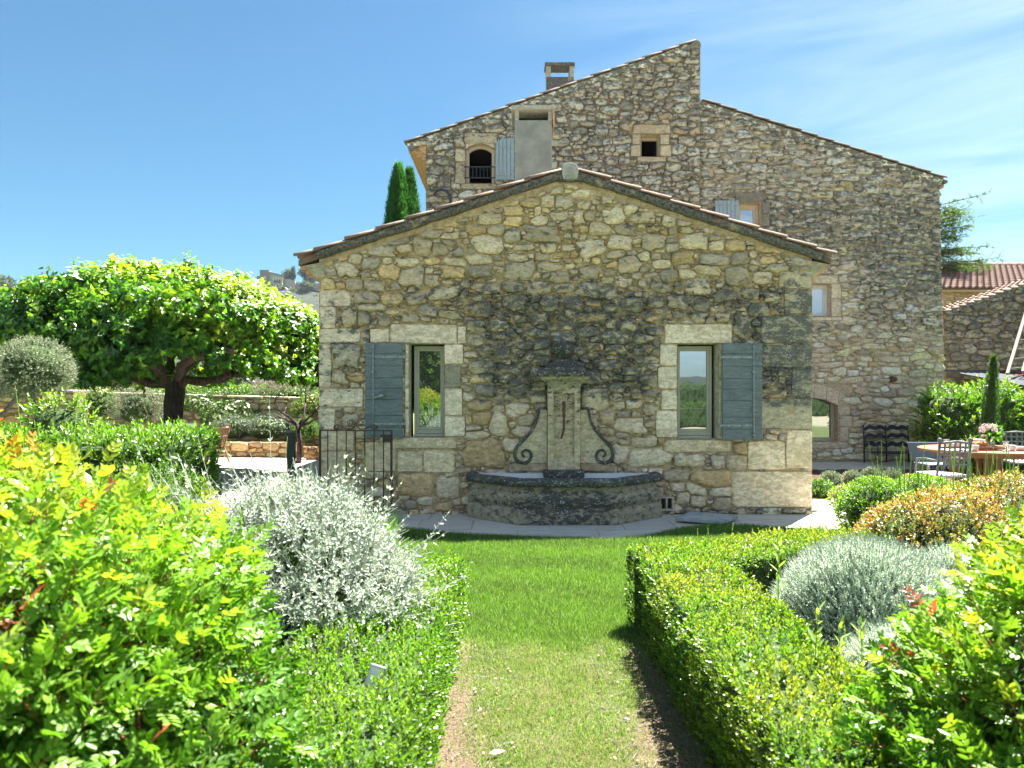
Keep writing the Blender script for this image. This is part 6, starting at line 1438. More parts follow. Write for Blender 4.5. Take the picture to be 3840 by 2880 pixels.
# crown: umbrella profile following the outline in view
cl = np.array([(-20, 1280), (60, 1150), (180, 1105), (330, 1075), (520, 1010), (620, 1020), (760, 1030), (870, 1050), (960, 1075), (1060, 1125), (1150, 1180), (1195, 1260)], float)
cb_ = np.array([(-20, 1345), (60, 1370), (200, 1400), (290, 1450), (360, 1430), (400, 1350), (470, 1335), (520, 1400), (580, 1450), (650, 1440), (720, 1400), (780, 1360), (850, 1335), (930, 1350), (1000, 1385), (1080, 1420), (1140, 1440), (1195, 1425)], float)
def crown_pts(n, side):
    x = rng.uniform(-75, 1185, n); u = (x - 560) / 640.; top = np.interp(x, cl[:, 0], cl[:, 1]); bot = np.interp(x, cb_[:, 0], cb_[:, 1])
    v = rng.uniform(-1, 1, n)                # depth -1..1 of ellipse
    hw = 2.4 * np.sqrt(np.clip(1 - u * u, .02, 1)); y = TY + v * hw; k = np.sqrt(np.clip(1 - v * v * .85, 0, 1))
    zt = EYE - (top - HY) / F * TY; zb = EYE - (bot - HY) / F * TY; X = (x - 1920) / F * TY
    zc = zb + (zt - zb) * (.0 + 1.0 * k) * .98
    if side == 'top': z = zc + rng.normal(0, .05, n) - .12; N = np.stack([u * .9, v * .8, .35 + k], 1)
    elif side == 'in': z = zb + (zc - zb) * rng.uniform(0, 1, n); N = np.stack([u + rng.normal(0, .4, n), v * 1.0 + rng.normal(0, .4, n), rng.normal(.3, .4, n)], 1)
    else: # front and back skirts
        v = np.where(rng.uniform(size=n) < .72, -1, 1) * rng.uniform(.72, 1.0, n); y = TY + v * hw; k = np.sqrt(np.clip(1 - v * v * .85, 0, 1)); zc = zb + (zt - zb) * (.35 + .65 * k); z = zb + (zc - zb) * rng.uniform(0, 1, n); N = np.stack([u * .6, v, 0 * v + .15], 1)
    P = np.stack([X, y, z], 1); P = P + nrm(N) * (lump(P, 1.7, .16, 3) + lump(P, 4.5, .13, 13))[:, None]; P2, N2 = P, nrm(N); kk = lump(P2, 3.2, 1, 44) > (-.72 if side != 'in' else -.2); return P2[kk], N2[kk]
Lv = []
for n, sd_ in ((5200, 'top'), (1700, 'in'), (3900, 'skirt')):
    P, N = crown_pts(n, sd_); 
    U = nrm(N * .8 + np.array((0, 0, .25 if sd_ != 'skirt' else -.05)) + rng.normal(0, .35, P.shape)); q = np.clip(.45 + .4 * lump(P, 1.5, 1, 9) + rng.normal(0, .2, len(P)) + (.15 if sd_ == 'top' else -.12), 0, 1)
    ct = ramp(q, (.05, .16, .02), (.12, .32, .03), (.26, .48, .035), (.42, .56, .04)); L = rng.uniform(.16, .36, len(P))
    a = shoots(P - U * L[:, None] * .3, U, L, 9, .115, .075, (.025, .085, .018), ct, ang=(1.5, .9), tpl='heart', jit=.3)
    D = a[1]; D = nrm(D + np.array((0, 0, -.45))); Nn = a[2] + np.array((0, 0, .35)); Lv.append(leaves(a[0], D, Nn, a[3], a[4], a[5], 'heart'))
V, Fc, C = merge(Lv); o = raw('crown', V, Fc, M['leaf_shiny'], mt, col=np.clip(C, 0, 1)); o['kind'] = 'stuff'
# olive trees clipped to balls
def olive(label, px_, py_, rpx, d, forks):
    x, z = XZ(px_, py_, d); r = rpx / F * d; t = thing('olive_tree', label, 'tree', (x, d, 0)); P, N = ell_pts((x, d, z), (r, r, r * .9), 1700, -.9, .05, 4, .07, 3); U = mixup(N, .2, .4)
    leafmesh('crown', shoots(P, U, .10 * rng.uniform(.6, 1.3, len(P)), 9, .032, .009, (.10, .14, .07), (.27, .32, .20), ang=(.9, .5)), M['leaf_matt'], t); ell_core('twig_core', (x, d, z), (r, r, r * .9), t, .86, zmin=-1, lumps=.04)
    p = MB()
    for f in forks: p.tube([(x + a * r, d + b * r, z + c * r) for a, b, c in f[:-1]] + [(x + f[-1][0] * r, d, 0)], [.022, .03, .038, .045, .06][:len(f)], 8)
    p.build('trunk', M['bark_grey'], t, True)
olive('ball-clipped olive tree with forked grey trunk at the left edge', 128, 1385, 118, 9.3, [[(.0, 0, -.6), (-.05, 0, -1.0), (.15, 0, -1.35), (.1, 0, -1.6), (-.2, 0, -2)], [(.7, 0, -.6), (.65, 0, -1.1), (.35, 0, -1.35), (.1, 0, -1.6), (-.2, 0, -2)], [(-.5, 0, -.8), (-.9, 0, -1.3), (-1.2, 0, -1.6), (-1.3, 0, -2)]])
olive('second olive tree cut off by the left picture edge', -60, 1420, 85, 9.6, [[(0, 0, -.6), (.1, 0, -1.2), (0, 0, -2)], [(.4, 0, -.6), (.3, 0, -1.2), (.1, 0, -1.9)]])
# shrubs and hedges along the garden wall
OLV = [(.10, .13, .07), (.20, .24, .14), (.30, .33, .20)]
def at(px_, py_, d, rw, rh): x, z = XZ(px_, py_, d); return ((x, d, z), (rw / F * d, rw / F * d * .8, rh / F * d))
mass('grey_shrub', 'airy grey-green shrub in front of the garden wall left of the trunk', 'shrub', [(*at(515, 1535, 17.2, 92, 85), 1)], 700, OLV, .06, .014, 8, .2, mat='leaf_matt', up=.6, lumps=.15, core=.6, seed=3)
mass('wall_shrub', 'leafy shrub with small yellow-white flowers on the garden wall', 'shrub', [(*at(378, 1515, 17.4, 52, 62), 1)], 420, [(.04, .10, .02), (.10, .22, .03), (.18, .28, .05)], .05, .022, 8, .16, flowers=(90, (.62, .60, .32), .04), seed=6)
mass('climbing_rose', 'green climber with white blossoms spread over the garden wall', 'climber', [(*at(850, 1560, 18.1, 100, 60), 1), (*at(760, 1520, 18.2, 60, 38), .4), (*at(960, 1590, 18.1, 50, 45), .4)], 800, [(.03, .09, .012), (.07, .18, .02), (.13, .26, .03)], .05, .024, 8, .16, flowers=(180, (.72, .73, .58), .045), seed=8, lumps=.2, core=.5)
mass('climbing_rose', 'small climber with yellow blossoms near the annex corner', 'climber', [(*at(1160, 1530, 17.4, 55, 50), 1)], 420, [(.03, .09, .012), (.09, .20, .02), (.20, .30, .04)], .05, .024, 8, .16, flowers=(80, (.62, .55, .20), .04), seed=9, lumps=.2, core=.5)
mass('lavender', 'grey-topped lavender clump above the low raised wall', 'shrub', [(*at(880, 1610, 17.2, 75, 45), 1), (*at(1010, 1610, 17.2, 90, 48), 1)], 900, [(.03, .07, .025), (.05, .11, .035), (.10, .15, .07)], .05, .008, 8, .22, up=1.2, seed=2, flowers=(260, (.42, .45, .46), .025))
mass('green_shrub', 'green rounded shrub between raised bed and annex corner', 'shrub', [(*at(1150, 1615, 16.6, 48, 45), 1)], 420, [(.04, .11, .012), (.10, .24, .02), (.16, .30, .03)], .04, .012, 8, .14, seed=4)
boxhedge('clipped_hedge', 'long bright clipped hedge beyond the garden wall', [((-14, 21.5), (-5.2, 21.5), 1.2, 1.62)], 60, [(.05, .12, .02), (.13, .26, .03), (.22, .33, .04)], .09, .05, 8, .25, lumps=.08, mat='leaf')
mass('grey_tree', 'pale grey leafless looking shrub beyond the wall near the annex', 'shrub', [(*at(1100, 1440, 19.5, 95, 50), 1), (*at(1000, 1455, 19.5, 45, 35), .4)], 500, [(.22, .19, .17), (.30, .27, .24), (.36, .33, .30)], .10, .010, 7, .30, mat='leaf_matt', up=.8, core=.0, seed=5)
mass('olive_bush', 'grey-green bushy olive trees beyond the garden wall left of the trunk', 'tree', [(*at(400, 1425, 20, 120, 60), 1), (*at(280, 1440, 21, 60, 40), .4)], 900, OLV, .08, .02, 8, .2, mat='leaf_matt', seed=7)
mass('dark_wood', 'dark green wood far beyond the garden wall under the crown', 'tree', [((-22, 55, 1.2), (12, 3, 2.2), 1), ((-38, 60, 1.5), (10, 3, 2.8), 1), ((-12, 50, 1.0), (6, 3, 1.8), .8)], 1500, [(.015, .04, .012), (.03, .07, .02), (.05, .09, .03)], .35, .22, 7, .8, seed=8)
# gnarled bare fruit tree near the gate
bt_ = thing('gnarled_tree', 'small bare gnarled fruit tree with dark twisted branches behind the gate', 'tree', (XZ(1120, 0, 15)[0], 15, 0)); p = MB(); tips = []
random.seed(12); bx_ = XZ(1120, 0, 15)[0]; p.tube([(bx_, 15, 0), (bx_ + .02, 15, .5), (bx_ - .02, 15, .85)], [.065, .05, .045], 8)
for dd in ((-.9, 0, .8), (-.35, .1, 1.), (.15, 0, 1.1), (.7, .1, .9), (1., -.1, .7)): branch_tree(p, (bx_, 15, .8), dd, .62, .032, 2, .5, 0, tips, .22)
p.build('branches', M['iron_rust'] if False else plain('dark_red_brown_bark', (.07, .045, .045), .9, vary=.4, scale=20), bt_, True)
tp = np.array(tips); U = nrm(rng.normal(0, .5, (len(tp) * 6, 3)) + (0, 0, .6)); leafmesh('leaves', shoots(np.repeat(tp, 6, 0), U, .18, 5, .03, .016, (.12, .16, .05), (.30, .33, .08)), M['leaf'], bt_)
# cedar on the right behind the farmhouse
cd = thing('cedar_tree', 'feathery cedar branches showing behind the right edge of the farmhouse', 'tree', (XZ(3480, 0, 27)[0], 27, 0)); p = MB(); cx_ = XZ(3400, 0, 27)[0]
p.tube([(cx_, 27, 0), (cx_, 27, 5), (cx_, 27, 10)], [.3, .22, .05], 8); CP = []; CU = []
for (yy, xx_, dr) in ((790, 3600, 8), (772, 3640, -6), (830, 3615, 12), (880, 3580, 10), (930, 3610, 14), (925, 3680, -12), (970, 3640, 18), (985, 3680, 12), (1015, 3690, 22), (860, 3600, 4), (900, 3570, 14), (1000, 3640, 10), (950, 3580, 8), (810, 3570, 6), (845, 3560, 6), (1025, 3600, 8)):
    for s_ in range(3):
        x1_, z1_ = XZ(xx_ + rng.normal(0, 12), yy + rng.normal(0, 9), 27); z0_ = z1_ - .35 + rng.normal(0, .2); pts = [np.array((cx_, 27, z0_)), np.array(((cx_ + x1_) / 2, 27 + rng.normal(0, .4), (z0_ + z1_) / 2 + .12)), np.array((x1_, 27 + rng.normal(0, .6), z1_))]
        p.tube(pts, [.03, .02, .006], 5)
        for f in np.linspace(.25, 1, 34):
            q = pts[0] * (1 - f) + pts[2] * f if f > 1 else (pts[0] * (1-f)**2 + 2 * pts[1] * f * (1-f) + pts[2] * f * f); CP.append(q); CU.append((rng.normal(.35, .35), rng.normal(0, .6), rng.normal(-.05, .3)))
p.build('branches', M['bark'], cd, True); leafmesh('needles', shoots(np.array(CP), nrm(np.array(CU)), rng.uniform(.15, .45, len(CP)), 14, .09, .028, (.04, .09, .03), (.13, .22, .06), ang=(.9, .6)), M['leaf'], cd)

# ============================================================ DISTANCE
def hillmesh(name, prof, y0, y1, zb, depth_up=1.0, rough=4, seed=1):
    xs = np.linspace(prof[0][0], prof[-1][0], 90); zt = np.interp(xs, [p[0] for p in prof], [p[1] for p in prof]); ny = 16; V = []
    for j in range(ny):
        f = j / (ny - 1); y = y0 + (y1 - y0) * f
        for i, x in enumerate(xs): V.append((x * (1 + .0 * f), y, zb + (zt[i] - zb) * f ** 1.25))
    V = np.array(V); V[:, 2] += lump(V, .05, rough, seed) * sstep(.1, .6, (V[:, 1] - y0) / (y1 - y0)) * .5
    idx = np.arange(len(V)).reshape(ny, 90); Fq = np.stack([idx[:-1, :-1], idx[:-1, 1:], idx[1:, 1:], idx[1:, :-1]], -1).reshape(-1, 4)
    o = raw(name, V, Fq, M['hill'], None, True); o['kind'] = 'structure'; return o
DH = 400.
def H(px, py): return XZ(px, py, DH)
hp = [(-1500, 1380), (-900, 1250), (-400, 1160), (0, 1115), (150, 1105), (400, 1085), (700, 1070), (900, 1062), (1000, 1058), (1110, 1060), (1190, 1075), (1300, 1110), (1450, 1190), (1600, 1320), (1800, 1420), (2100, 1445), (2600, 1445), (3600, 1440), (5200, 1430)]
hillmesh('wooded_hill', [H(*q) for q in hp], 180, DH, -2, seed=2, rough=1.2)
# low hills behind the camera, seen only as reflections in the panes
hb = hillmesh('reflected_hills', [(-900, 5), (-500, 9), (-200, 6), (0, 5), (60, 8), (200, 12), (300, 9), (600, 5), (900, 4)], -300, -520, -2, seed=4, rough=1.)
def ftree(name, label, px_, py_, d, r, h, n=160, cols=((.02, .035, .02), (.04, .065, .03), (.07, .10, .05)), trunk=True):
    x, z = XZ(px_, py_, d); t = mass(name, label, 'tree', [((x, d, z), (r, r * .8, h), 1)], n, cols, r * .20, r * .12, 7, r * .35, seed=int(px_) % 17 + 1, lumps=.22, zmin=-.9)
    p = MB(); p.tube([(x, d, z - h - r * .8), (x, d, z)], r * .07, 5); p.build('trunk', M['bark'], t); return t
ftree('pine_tree', 'dark pine on the far hill at the very left edge', 0, 1068, 380, 7, 4.5)
ftree('pine_tree', 'spreading pine on the far hill just right of the left edge', 48, 1088, 380, 4, 2.2)
ftree('pine_tree', 'broad round-topped pine on the far hill, left of the big crown', 110, 1078, 380, 4.5, 4.5)
ftree('pine_tree', 'largest round pine on the far hill left of the big crown', 165, 1070, 380, 4.8, 5.5)
ftree('pine_tree', 'round tree right beside the castle on the hill', 1082, 1030, 395, 3.6, 3.2, cols=((.04, .07, .03), (.07, .11, .05), (.10, .14, .07)))
ftree('pine_tree', 'umbrella pine on the hill next to the annex eave', 1142, 1022, 395, 3.4, 2.6)
ftree('pine_tree', 'thin small tree on the hill touching the annex eave', 1170, 1048, 395, 2.2, 2.4)
for i, (a, b, lb) in enumerate(((1100, 1032, 'thin dark cypress beside the castle trees'), (1148, 1042, 'dark pointed cypress below the umbrella pine'))):
    x, z = XZ(a, b, 393); cone_tree('far_cypress', lb, x, 393, z - 4, 8, 1.0 + i * .6, 160, lL=.7, lW=.3, cols=((.015, .03, .015), (.02, .04, .02), (.03, .05, .02)))
rngs = [(960, 1075, 30, 10), (1040, 1085, 40, 12), (1110, 1100, 34, 14), (1150, 1070, 20, 8), (20, 1120, 60, 20), (120, 1120, 60, 18), (220, 1100, 50, 16), (1180, 1130, 30, 20), (1020, 1120, 40, 20)]
mass('hill_scrub', 'dark green scrub covering the slope of the far hill', 'scrub', [((XZ(a, b, 385)[0], 385, XZ(a, b, 385)[1]), (w / F * 385, 6, h / F * 385), .3) for a, b, w, h in rngs], 500, [(.02, .035, .02), (.04, .065, .03), (.06, .09, .04)], 1.0, .6, 6, 1.6, seed=3)
cs = thing('hilltop_castle', 'pale stone castle with square tower on the far hilltop', 'castle', (H(1000, 0)[0], 388, H(0, 1060)[1] - 3))
DCs = 388.
def CB(x0, y0, x1, y1, dy, dp, nm_, c=(.30, .27, .23), parent=None):
    a, b = XZ(x0, y1, DCs); c_, d_ = XZ(x1, y0, DCs); p = MB(); p.box(a, c_, DCs + dy, DCs + dy + dp, b, d_); o = p.build(nm_, M['dressed'], parent or cs); cstone(o, c, lambda x, y, z: .25); return o
tw = CB(974, 1012, 1008, 1085, 0, 8, 'tower', (.22, .20, .18)); CB(960, 1034, 973.5, 1085, 1, 7, 'side_tower', (.22, .20, .18)); 
p = MB(); a, b = XZ(1008.3, 1022, DCs); c_, d_ = XZ(1056, 1034, DCs); bz = XZ(0, 1085, DCs)[1]; p.prism([(a, bz), (c_, bz), (c_, d_), (a, b)], DCs + 1, DCs + 9); hl = p.build('main_hall', M['dressed'], cs); cstone(hl, (.42, .37, .31), lambda x, y, z: .1)
p = MB(); p.prism([(a, b + .05), (c_ + .3, d_ + .05), (c_ + .3, d_ + .5), (a, b + .5)], DCs + .5, DCs + 9.5); p.build('roof', M['tile_old'], cs)
p = MB(); a, b = XZ(1003 - 14, 1048, DCs); p.box(a, a + 1.3, DCs - .1, DCs + .1, b, b + 1.8); p.build('window', M['frame_white'], cs)
for k in range(4): p = MB(); a, b = XZ(1021 + k * 8, 1050 + k, DCs); p.box(a, a + .7, DCs + .85, DCs + 1.2, b, b + 2.0); p.build('shuttered_window', M['frame_white'], cs)
CB(1056.3, 1043, 1073, 1090, 3, 6, 'low_wing'); CB(1073.3, 1052, 1106, 1085, 0, 5, 'terrace_wall', (.40, .36, .30)); CB(1106.3, 1060, 1200, 1082, 2, 3, 'rampart', (.30, .27, .24)); CB(1195, 1050, 1230, 1085, 6, 6, 'village_house', (.38, .34, .29))
for k in range(3): x, z = XZ(1031 + k * 9, 1054, DCs - 2); p = MB(); p.lathe((x, DCs - 2, z - 1), [(.4, 0), (.5, .6), (.3, 1.6), (.02, 2.4)], 8); p.build('cypress_bush', M['core'], cs)
vh = thing('hill_house', 'small pale stone house among the pines on the far left hill', 'house', (XZ(52, 0, 385)[0], 385, XZ(0, 1105, 385)[1])); p = MB(); a, b = XZ(34, 1130, 385); c_, d_ = XZ(74, 1092, 385); p.box(a, c_, 385, 392, b, d_); o = p.build('wall', M['dressed'], vh); cstone(o, (.34, .30, .26), lambda x, y, z: .1)
p = MB(); p.prism([(a - .4, d_), (c_ + .4, d_), ((a + c_) / 2, d_ + 1.4)], 384.6, 392.5); p.build('roof', M['tile_old'], vh)
for k in range(2): p = MB(); xx = a + 1.4 + k * 2; p.box(xx, xx + .7, 384.9, 385.1, b + 2.6, b + 4); p.build('window', M['black'], vh)
# trees standing behind the camera: they show as reflections in the window panes
def rtree(label, x, y, r, h):
    t = mass('garden_tree', label, 'tree', [((x, y, h * .62), (r, r * .8, h * .42), 1), ((x + r * .4, y + .5, h * .42), (r * .7, r * .6, h * .3), .5)], 700, [(.03, .08, .015), (.07, .16, .02), (.14, .26, .03)], .22, .12, 7, .5, seed=int(abs(x) + 3), lumps=.25, zmin=-.9)
    p = MB(); p.tube([(x, y, 0), (x, y, h * .6)], [.2, .1], 8); p.build('trunk', M['bark'], t, True)
rtree('dark tree across the garden, reflected in the left window of the annex', -3.5, -12.5, 2.3, 7.0); rtree('second tree across the garden, reflected beside the first in the left window', -7.6, -17, 2.8, 6.6)
boxhedge('garden_hedge', 'green hedge across the garden, reflected low in the right window', [((-14, -12), (30, -12), .8, .9), ((-14, -20), (36, -20), 1.2, 1.80)], 30, [(.03, .08, .012), (.09, .2, .02), (.2, .3, .04)], .09, .05, 8, .25, lumps=.1, mat='leaf')
# ============================================================ GARDEN WALLS
def drywall(name, label, pts, d0, h_fn, tiers, K=10, maxpart=300, base=(.46, .38, .27), thick=.4, seed=1, st=.25, cap=True):
    """wall running between two ground points; pts = ((x0,y0),(x1,y1)), height function of distance"""
    (x0, y0), (x1, y1) = pts; L = math.hypot(x1 - x0, y1 - y0); u = np.array(((x1 - x0) / L, (y1 - y0) / L)); nv = np.array((u[1], -u[0]))
    t = thing(name, label, 'wall', ((x0 + x1) / 2, (y0 + y1) / 2, 0))
    def T(s, z, h): s = np.asarray(s, float); h = np.asarray(h, float); return np.stack([x0 + s * u[0] + h * nv[0], y0 + s * u[1] + h * nv[1], np.asarray(z, float) + 0 * s], -1)
    ss = np.linspace(0, L, 30); poly = [(0, .0), (L, .0)] + [(s, float(h_fn(s)) - (.06 if cap else .0)) for s in ss[::-1]]
    r_ = np.random.default_rng(seed); S = pack(poly, [], [], tiers, K=K, rmax=1.6, gap=.005, r=r_)
    mb = MB(); n = 24
    for i in range(n):
        a, b = L * i / n, L * (i + 1) / n; ha, hb_ = h_fn(a) - .03, h_fn(b) - .03
        V = [T(a, 0, 0), T(b, 0, 0), T(b, hb_, 0), T(a, ha, 0), T(a, 0, -thick), T(b, 0, -thick), T(b, hb_, -thick), T(a, ha, -thick)]; mb.add([tuple(v) for v in V], [(0, 1, 2, 3), (5, 4, 7, 6), (3, 2, 6, 7)] + ([(4, 0, 3, 7)] if i == 0 else []) + ([(1, 5, 6, 2)] if i == n - 1 else []))
    o = mb.build('wall_core', M['mortar'], t); cstone(o, tuple(np.array(base) * .5), lambda x, y, z: .35)
    stones_to_objects(S, t, T, lambda s: .03 + rng.uniform(0, .02), lambda s: np.clip(np.array(base) * rng.uniform(.7, 1.25) * (1, rng.uniform(.94, 1.02), rng.uniform(.85, 1.1)), .04, .62), lambda x, z: np.clip(st + .35 * sstep(.2, 0, h_fn(np.asarray(x)) - np.asarray(z)), 0, 1), maxpart)
    if cap:
        s = 0
        while s < L - .05:
            w = rng.uniform(.28, .5); e = min(s + w, L); z0 = h_fn((s + e) / 2) - .055; V = [T(s + .004, z0, .06), T(e - .004, z0, .06), T(e - .004, z0, -thick - .04), T(s + .004, z0, -thick - .04)]; V = [tuple(v + rng.normal(0, .004, 3)) for v in V]; V += [(a, b, c + .055 + rng.normal(0, .004)) for a, b, c in V]
            p = MB(); p.add(V, [(3, 2, 1, 0), (4, 5, 6, 7), (0, 1, 5, 4), (1, 2, 6, 5), (2, 3, 7, 6), (3, 0, 4, 7)]); o = p.build('coping_stone', M['dressed'], t, bevel=.008); cstone(o, tuple(np.array((.42, .36, .27)) * rng.uniform(.75, 1.15)), lambda x, y, z: .35); s = e
    return t
DG = 18.5
def zg(py, d=DG): return XZ(0, py, d)[1]
xg = lambda px, d=DG: XZ(px, 0, d)[0]
drywall('garden_wall', 'long dry stone garden wall behind the big tree, right of the projecting pillar', ((xg(283), DG), (xg(1290), DG - .6)), DG, lambda s: 1.56 - .024 * np.asarray(s), [(.18, .075, .35, 900), (.13, .055, .3, 2500), (.08, .035, .3, 4000)], base=(.46, .38, .26))
drywall('garden_wall', 'warm orange section of garden wall left of the projecting pillar', ((xg(-260), DG - 1.2), (xg(188), DG - .3)), DG, lambda s: 1.62 + 0 * np.asarray(s), [(.20, .08, .35, 500), (.12, .05, .3, 1500), (.07, .03, .3, 2000)], base=(.52, .36, .20), seed=4, st=.1)  # sunlight put into the warmer stone colour of this section
drywall('garden_pillar', 'projecting sunlit stone pillar in the garden wall', ((xg(186, 17.6), 17.6), (xg(280, 17.6), 17.6)), DG, lambda s: 1.60 + 0 * np.asarray(s), [(.15, .07, .35, 300), (.1, .05, .3, 600)], base=(.54, .41, .25), thick=1.2, seed=5, st=.05)
drywall('raised_bed_wall', 'low honey-coloured stone wall of a raised bed behind the silver sprays', ((XZ(790, 0, 16.4)[0], 16.4), (XZ(1128, 0, 16.3)[0], 16.3)), 12, lambda s: .37 + 0 * np.asarray(s), [(.17, .08, .35, 300), (.11, .05, .3, 900)], base=(.50, .34, .19), thick=.3, seed=6, st=.05, cap=False)
drywall('raised_bed_wall', 'short low stone wall end beside the annex corner', ((XZ(1140, 0, 15.8)[0], 15.8), (XZ(1200, 0, 15.8)[0] + .3, 15.8)), 12, lambda s: .30 + 0 * np.asarray(s), [(.14, .07, .35, 200), (.1, .05, .3, 400)], base=(.52, .33, .18), thick=.3, seed=7, st=.05, cap=False)
# long tiled wall top glimpsed behind the olive ball
lw_ = thing('low_tiled_wall', 'strip of distant tiled wall top glimpsed behind the olive ball', 'wall', (XZ(100, 0, 22)[0], 22, 0)); p = MB(); a, b = XZ(-60, 1430, 22), XZ(258, 1450, 22); p.box(a[0], b[0], 22, 22.6, 0, b[1]); o = p.build('wall', M['mortar'], lw_); cstone(o, (.40, .32, .24), lambda x, y, z: .2)
for k in range(18): p = MB(); x = a[0] + (b[0] - a[0]) * k / 18; p.tube([(x, 21.8, b[1] + .02), (x, 22.8, b[1] + .10)], .09, 6); p.build('roof_tile', M['tile'], lw_, True)

# ============================================================ IRON GATE
YG = 8.35
def Q_(cx, cy): px, py = 700 + cx * .36166, 1400 + cy * .36166; return XZ(px, py, YG)
gt = thing('iron_gate', 'rusty wrought iron garden gate with scroll top in front of the left shutter', 'gate', (Q_(1750, 0)[0], YG, 0))
zt_ = Q_(0, 588)[1]; zb_ = .12
def rod(n_, pts, r, nn=8): p = MB(); p.tube([(a, YG, b) for a, b in pts], r, nn); return p.build(n_, M['iron_rust'], gt, True)
xl_, xr_ = Q_(1383, 0)[0], Q_(2123, 0)[0]
p = MB(); p.box(xl_ - .012, xl_ + .012, YG - .012, YG + .012, 0, zt_ + .02); p.build('gate_post', M['iron_rust'], gt, bevel=.002)
p = MB(); p.box(xr_ - .013, xr_ + .013, YG - .013, YG + .013, 0.02, zt_); p.build('gate_stile', M['iron_rust'], gt, bevel=.002)
p = MB(); p.box(xl_, xr_ + .013, YG - .008, YG + .008, zt_ - .012, zt_); p.build('top_rail', M['iron_rust'], gt); p = MB(); p.box(xl_, xr_, YG - .008, YG + .008, zb_, zb_ + .02); p.build('bottom_rail', M['iron_rust'], gt)
for cx in (1463, 1558, 1655, 1750, 1846, 1942, 2041): x = Q_(cx, 0)[0]; rod('bar', [(x, zb_), (x, zt_)], .007)
def spiral(c, r0, r1, a0, a1, n=22): return [(c[0] + (r0 + (r1 - r0) * i / n) * math.cos(a0 + (a1 - a0) * i / n), c[1] + (r0 + (r1 - r0) * i / n) * math.sin(a0 + (a1 - a0) * i / n)) for i in range(n + 1)]
xm = Q_(1753, 0)[0]
for sg in (-1, 1):
    cA = (xm + sg * .055, zt_ + .092); cB = (xm + sg * .235, zt_ + .036)
    s1 = spiral(cA, .012, .046, math.pi * .5, math.pi * .5 + sg * 3.6 * math.pi * 1, 30); s2 = spiral(cB, .036, .01, math.pi * (1.0 if sg < 0 else 0.0), (math.pi * (1.0 if sg < 0 else 0.0)) + sg * -3.2 * math.pi, 26)
    rod('scroll', s1, .0055, 6); rod('scroll', s2, .0055, 6)
    rod('scroll', [(xm + sg * .005, zt_ + .085), (xm + sg * .012, zt_ + .05), (xm + sg * .05, zt_ + .012), (xm + sg * .11, zt_ + .012), (xm + sg * .17, zt_ + .045), (xm + sg * .22, zt_ + .07), (xm + sg * .262, zt_ + .05), (xm + sg * .268, zt_ + .025)], .006, 6)
p = MB(); a, b = Q_(2012, 712), Q_(2118, 635); p.box(a[0], b[0], YG - .028, YG + .02, a[1], b[1]); lk_ = p.build('lock_box', M['iron_rust'], gt, bevel=.004)
a = Q_(2028, 685); p = MB(); p.lathe((0, 0, 0), [(.001, -.03), (.014, -.025), (.018, -.01), (.018, .01), (.013, .025), (.001, .03)], 10); p.V = [(v[0] + a[0], v[1] + YG - .05, v[2] + a[1]) for v in p.V]; p.build('knob', M['render_light'], gt, True)
# lamp post
lp = thing('bollard_lamp', 'square dark green bollard lamp left of the iron gate', 'bollard lamp', (XZ(1092, 0, 9.6)[0], 9.6, 0)); x_ = XZ(1092, 0, 9.6)[0]; zt2 = XZ(0, 1614, 9.6)[1]
p = MB(); p.box(x_ - .05, x_ + .05, 9.55, 9.65, 0, zt2 - .03); p.build('post', M['post_green'], lp, bevel=.005); p = MB(); p.box(x_ - .055, x_ + .055, 9.545, 9.655, zt2 - .028, zt2); p.build('cap', M['iron_grey'], lp, bevel=.003)
# spot lamp in the left hedge
s_ = thing('garden_spotlight', 'tilted grey rectangular garden spotlight standing in the left box hedge', 'spotlight', (-.62, 2.75, .3)); gx, gz = XZ(1398, 2550, 2.62)
u_ = nrm(np.array((1, -.1, -.28))); w_ = nrm(np.array((-.25, .42, 1.)) - u_ * (np.array((-.25, .42, 1.)) @ u_)); v_ = np.cross(w_, u_)
p = MB(); p.obox((gx, 2.66, gz - .005), u_, v_, w_, .030, .014, .044); p.build('housing', M['hatch'], s_, bevel=.004)
p = MB(); c0_ = np.array((gx, 2.66, gz - .009)) - v_ * .0155; p.obox(c0_, u_, v_, w_, .024, .001, .032); p.build('lens', plain('frosted_lens', (.42, .48, .52), .2), s_); p = MB(); p.tube([(gx, 2.68, gz - .05), (gx - .01, 2.69, .1)], .008, 6); p.build('stake', M['iron_dark'], s_)
# path light in the mulch bed
gx, gy = G(3082, 1848); pl = thing('path_spotlight', 'small dark blue spotlight lying in the mulch bed by the wall corner', 'spotlight', (gx, gy, 0)); p = MB(); p.tube([(gx - .05, gy, .09), (gx + .07, gy - .05, .13)], [.03, .04], 12); p.build('housing', M['sling_grey'], pl, True); p = MB(); p.tube([(gx, gy, 0), (gx, gy, .09)], .01, 6); p.build('stake', M['iron_dark'], pl)

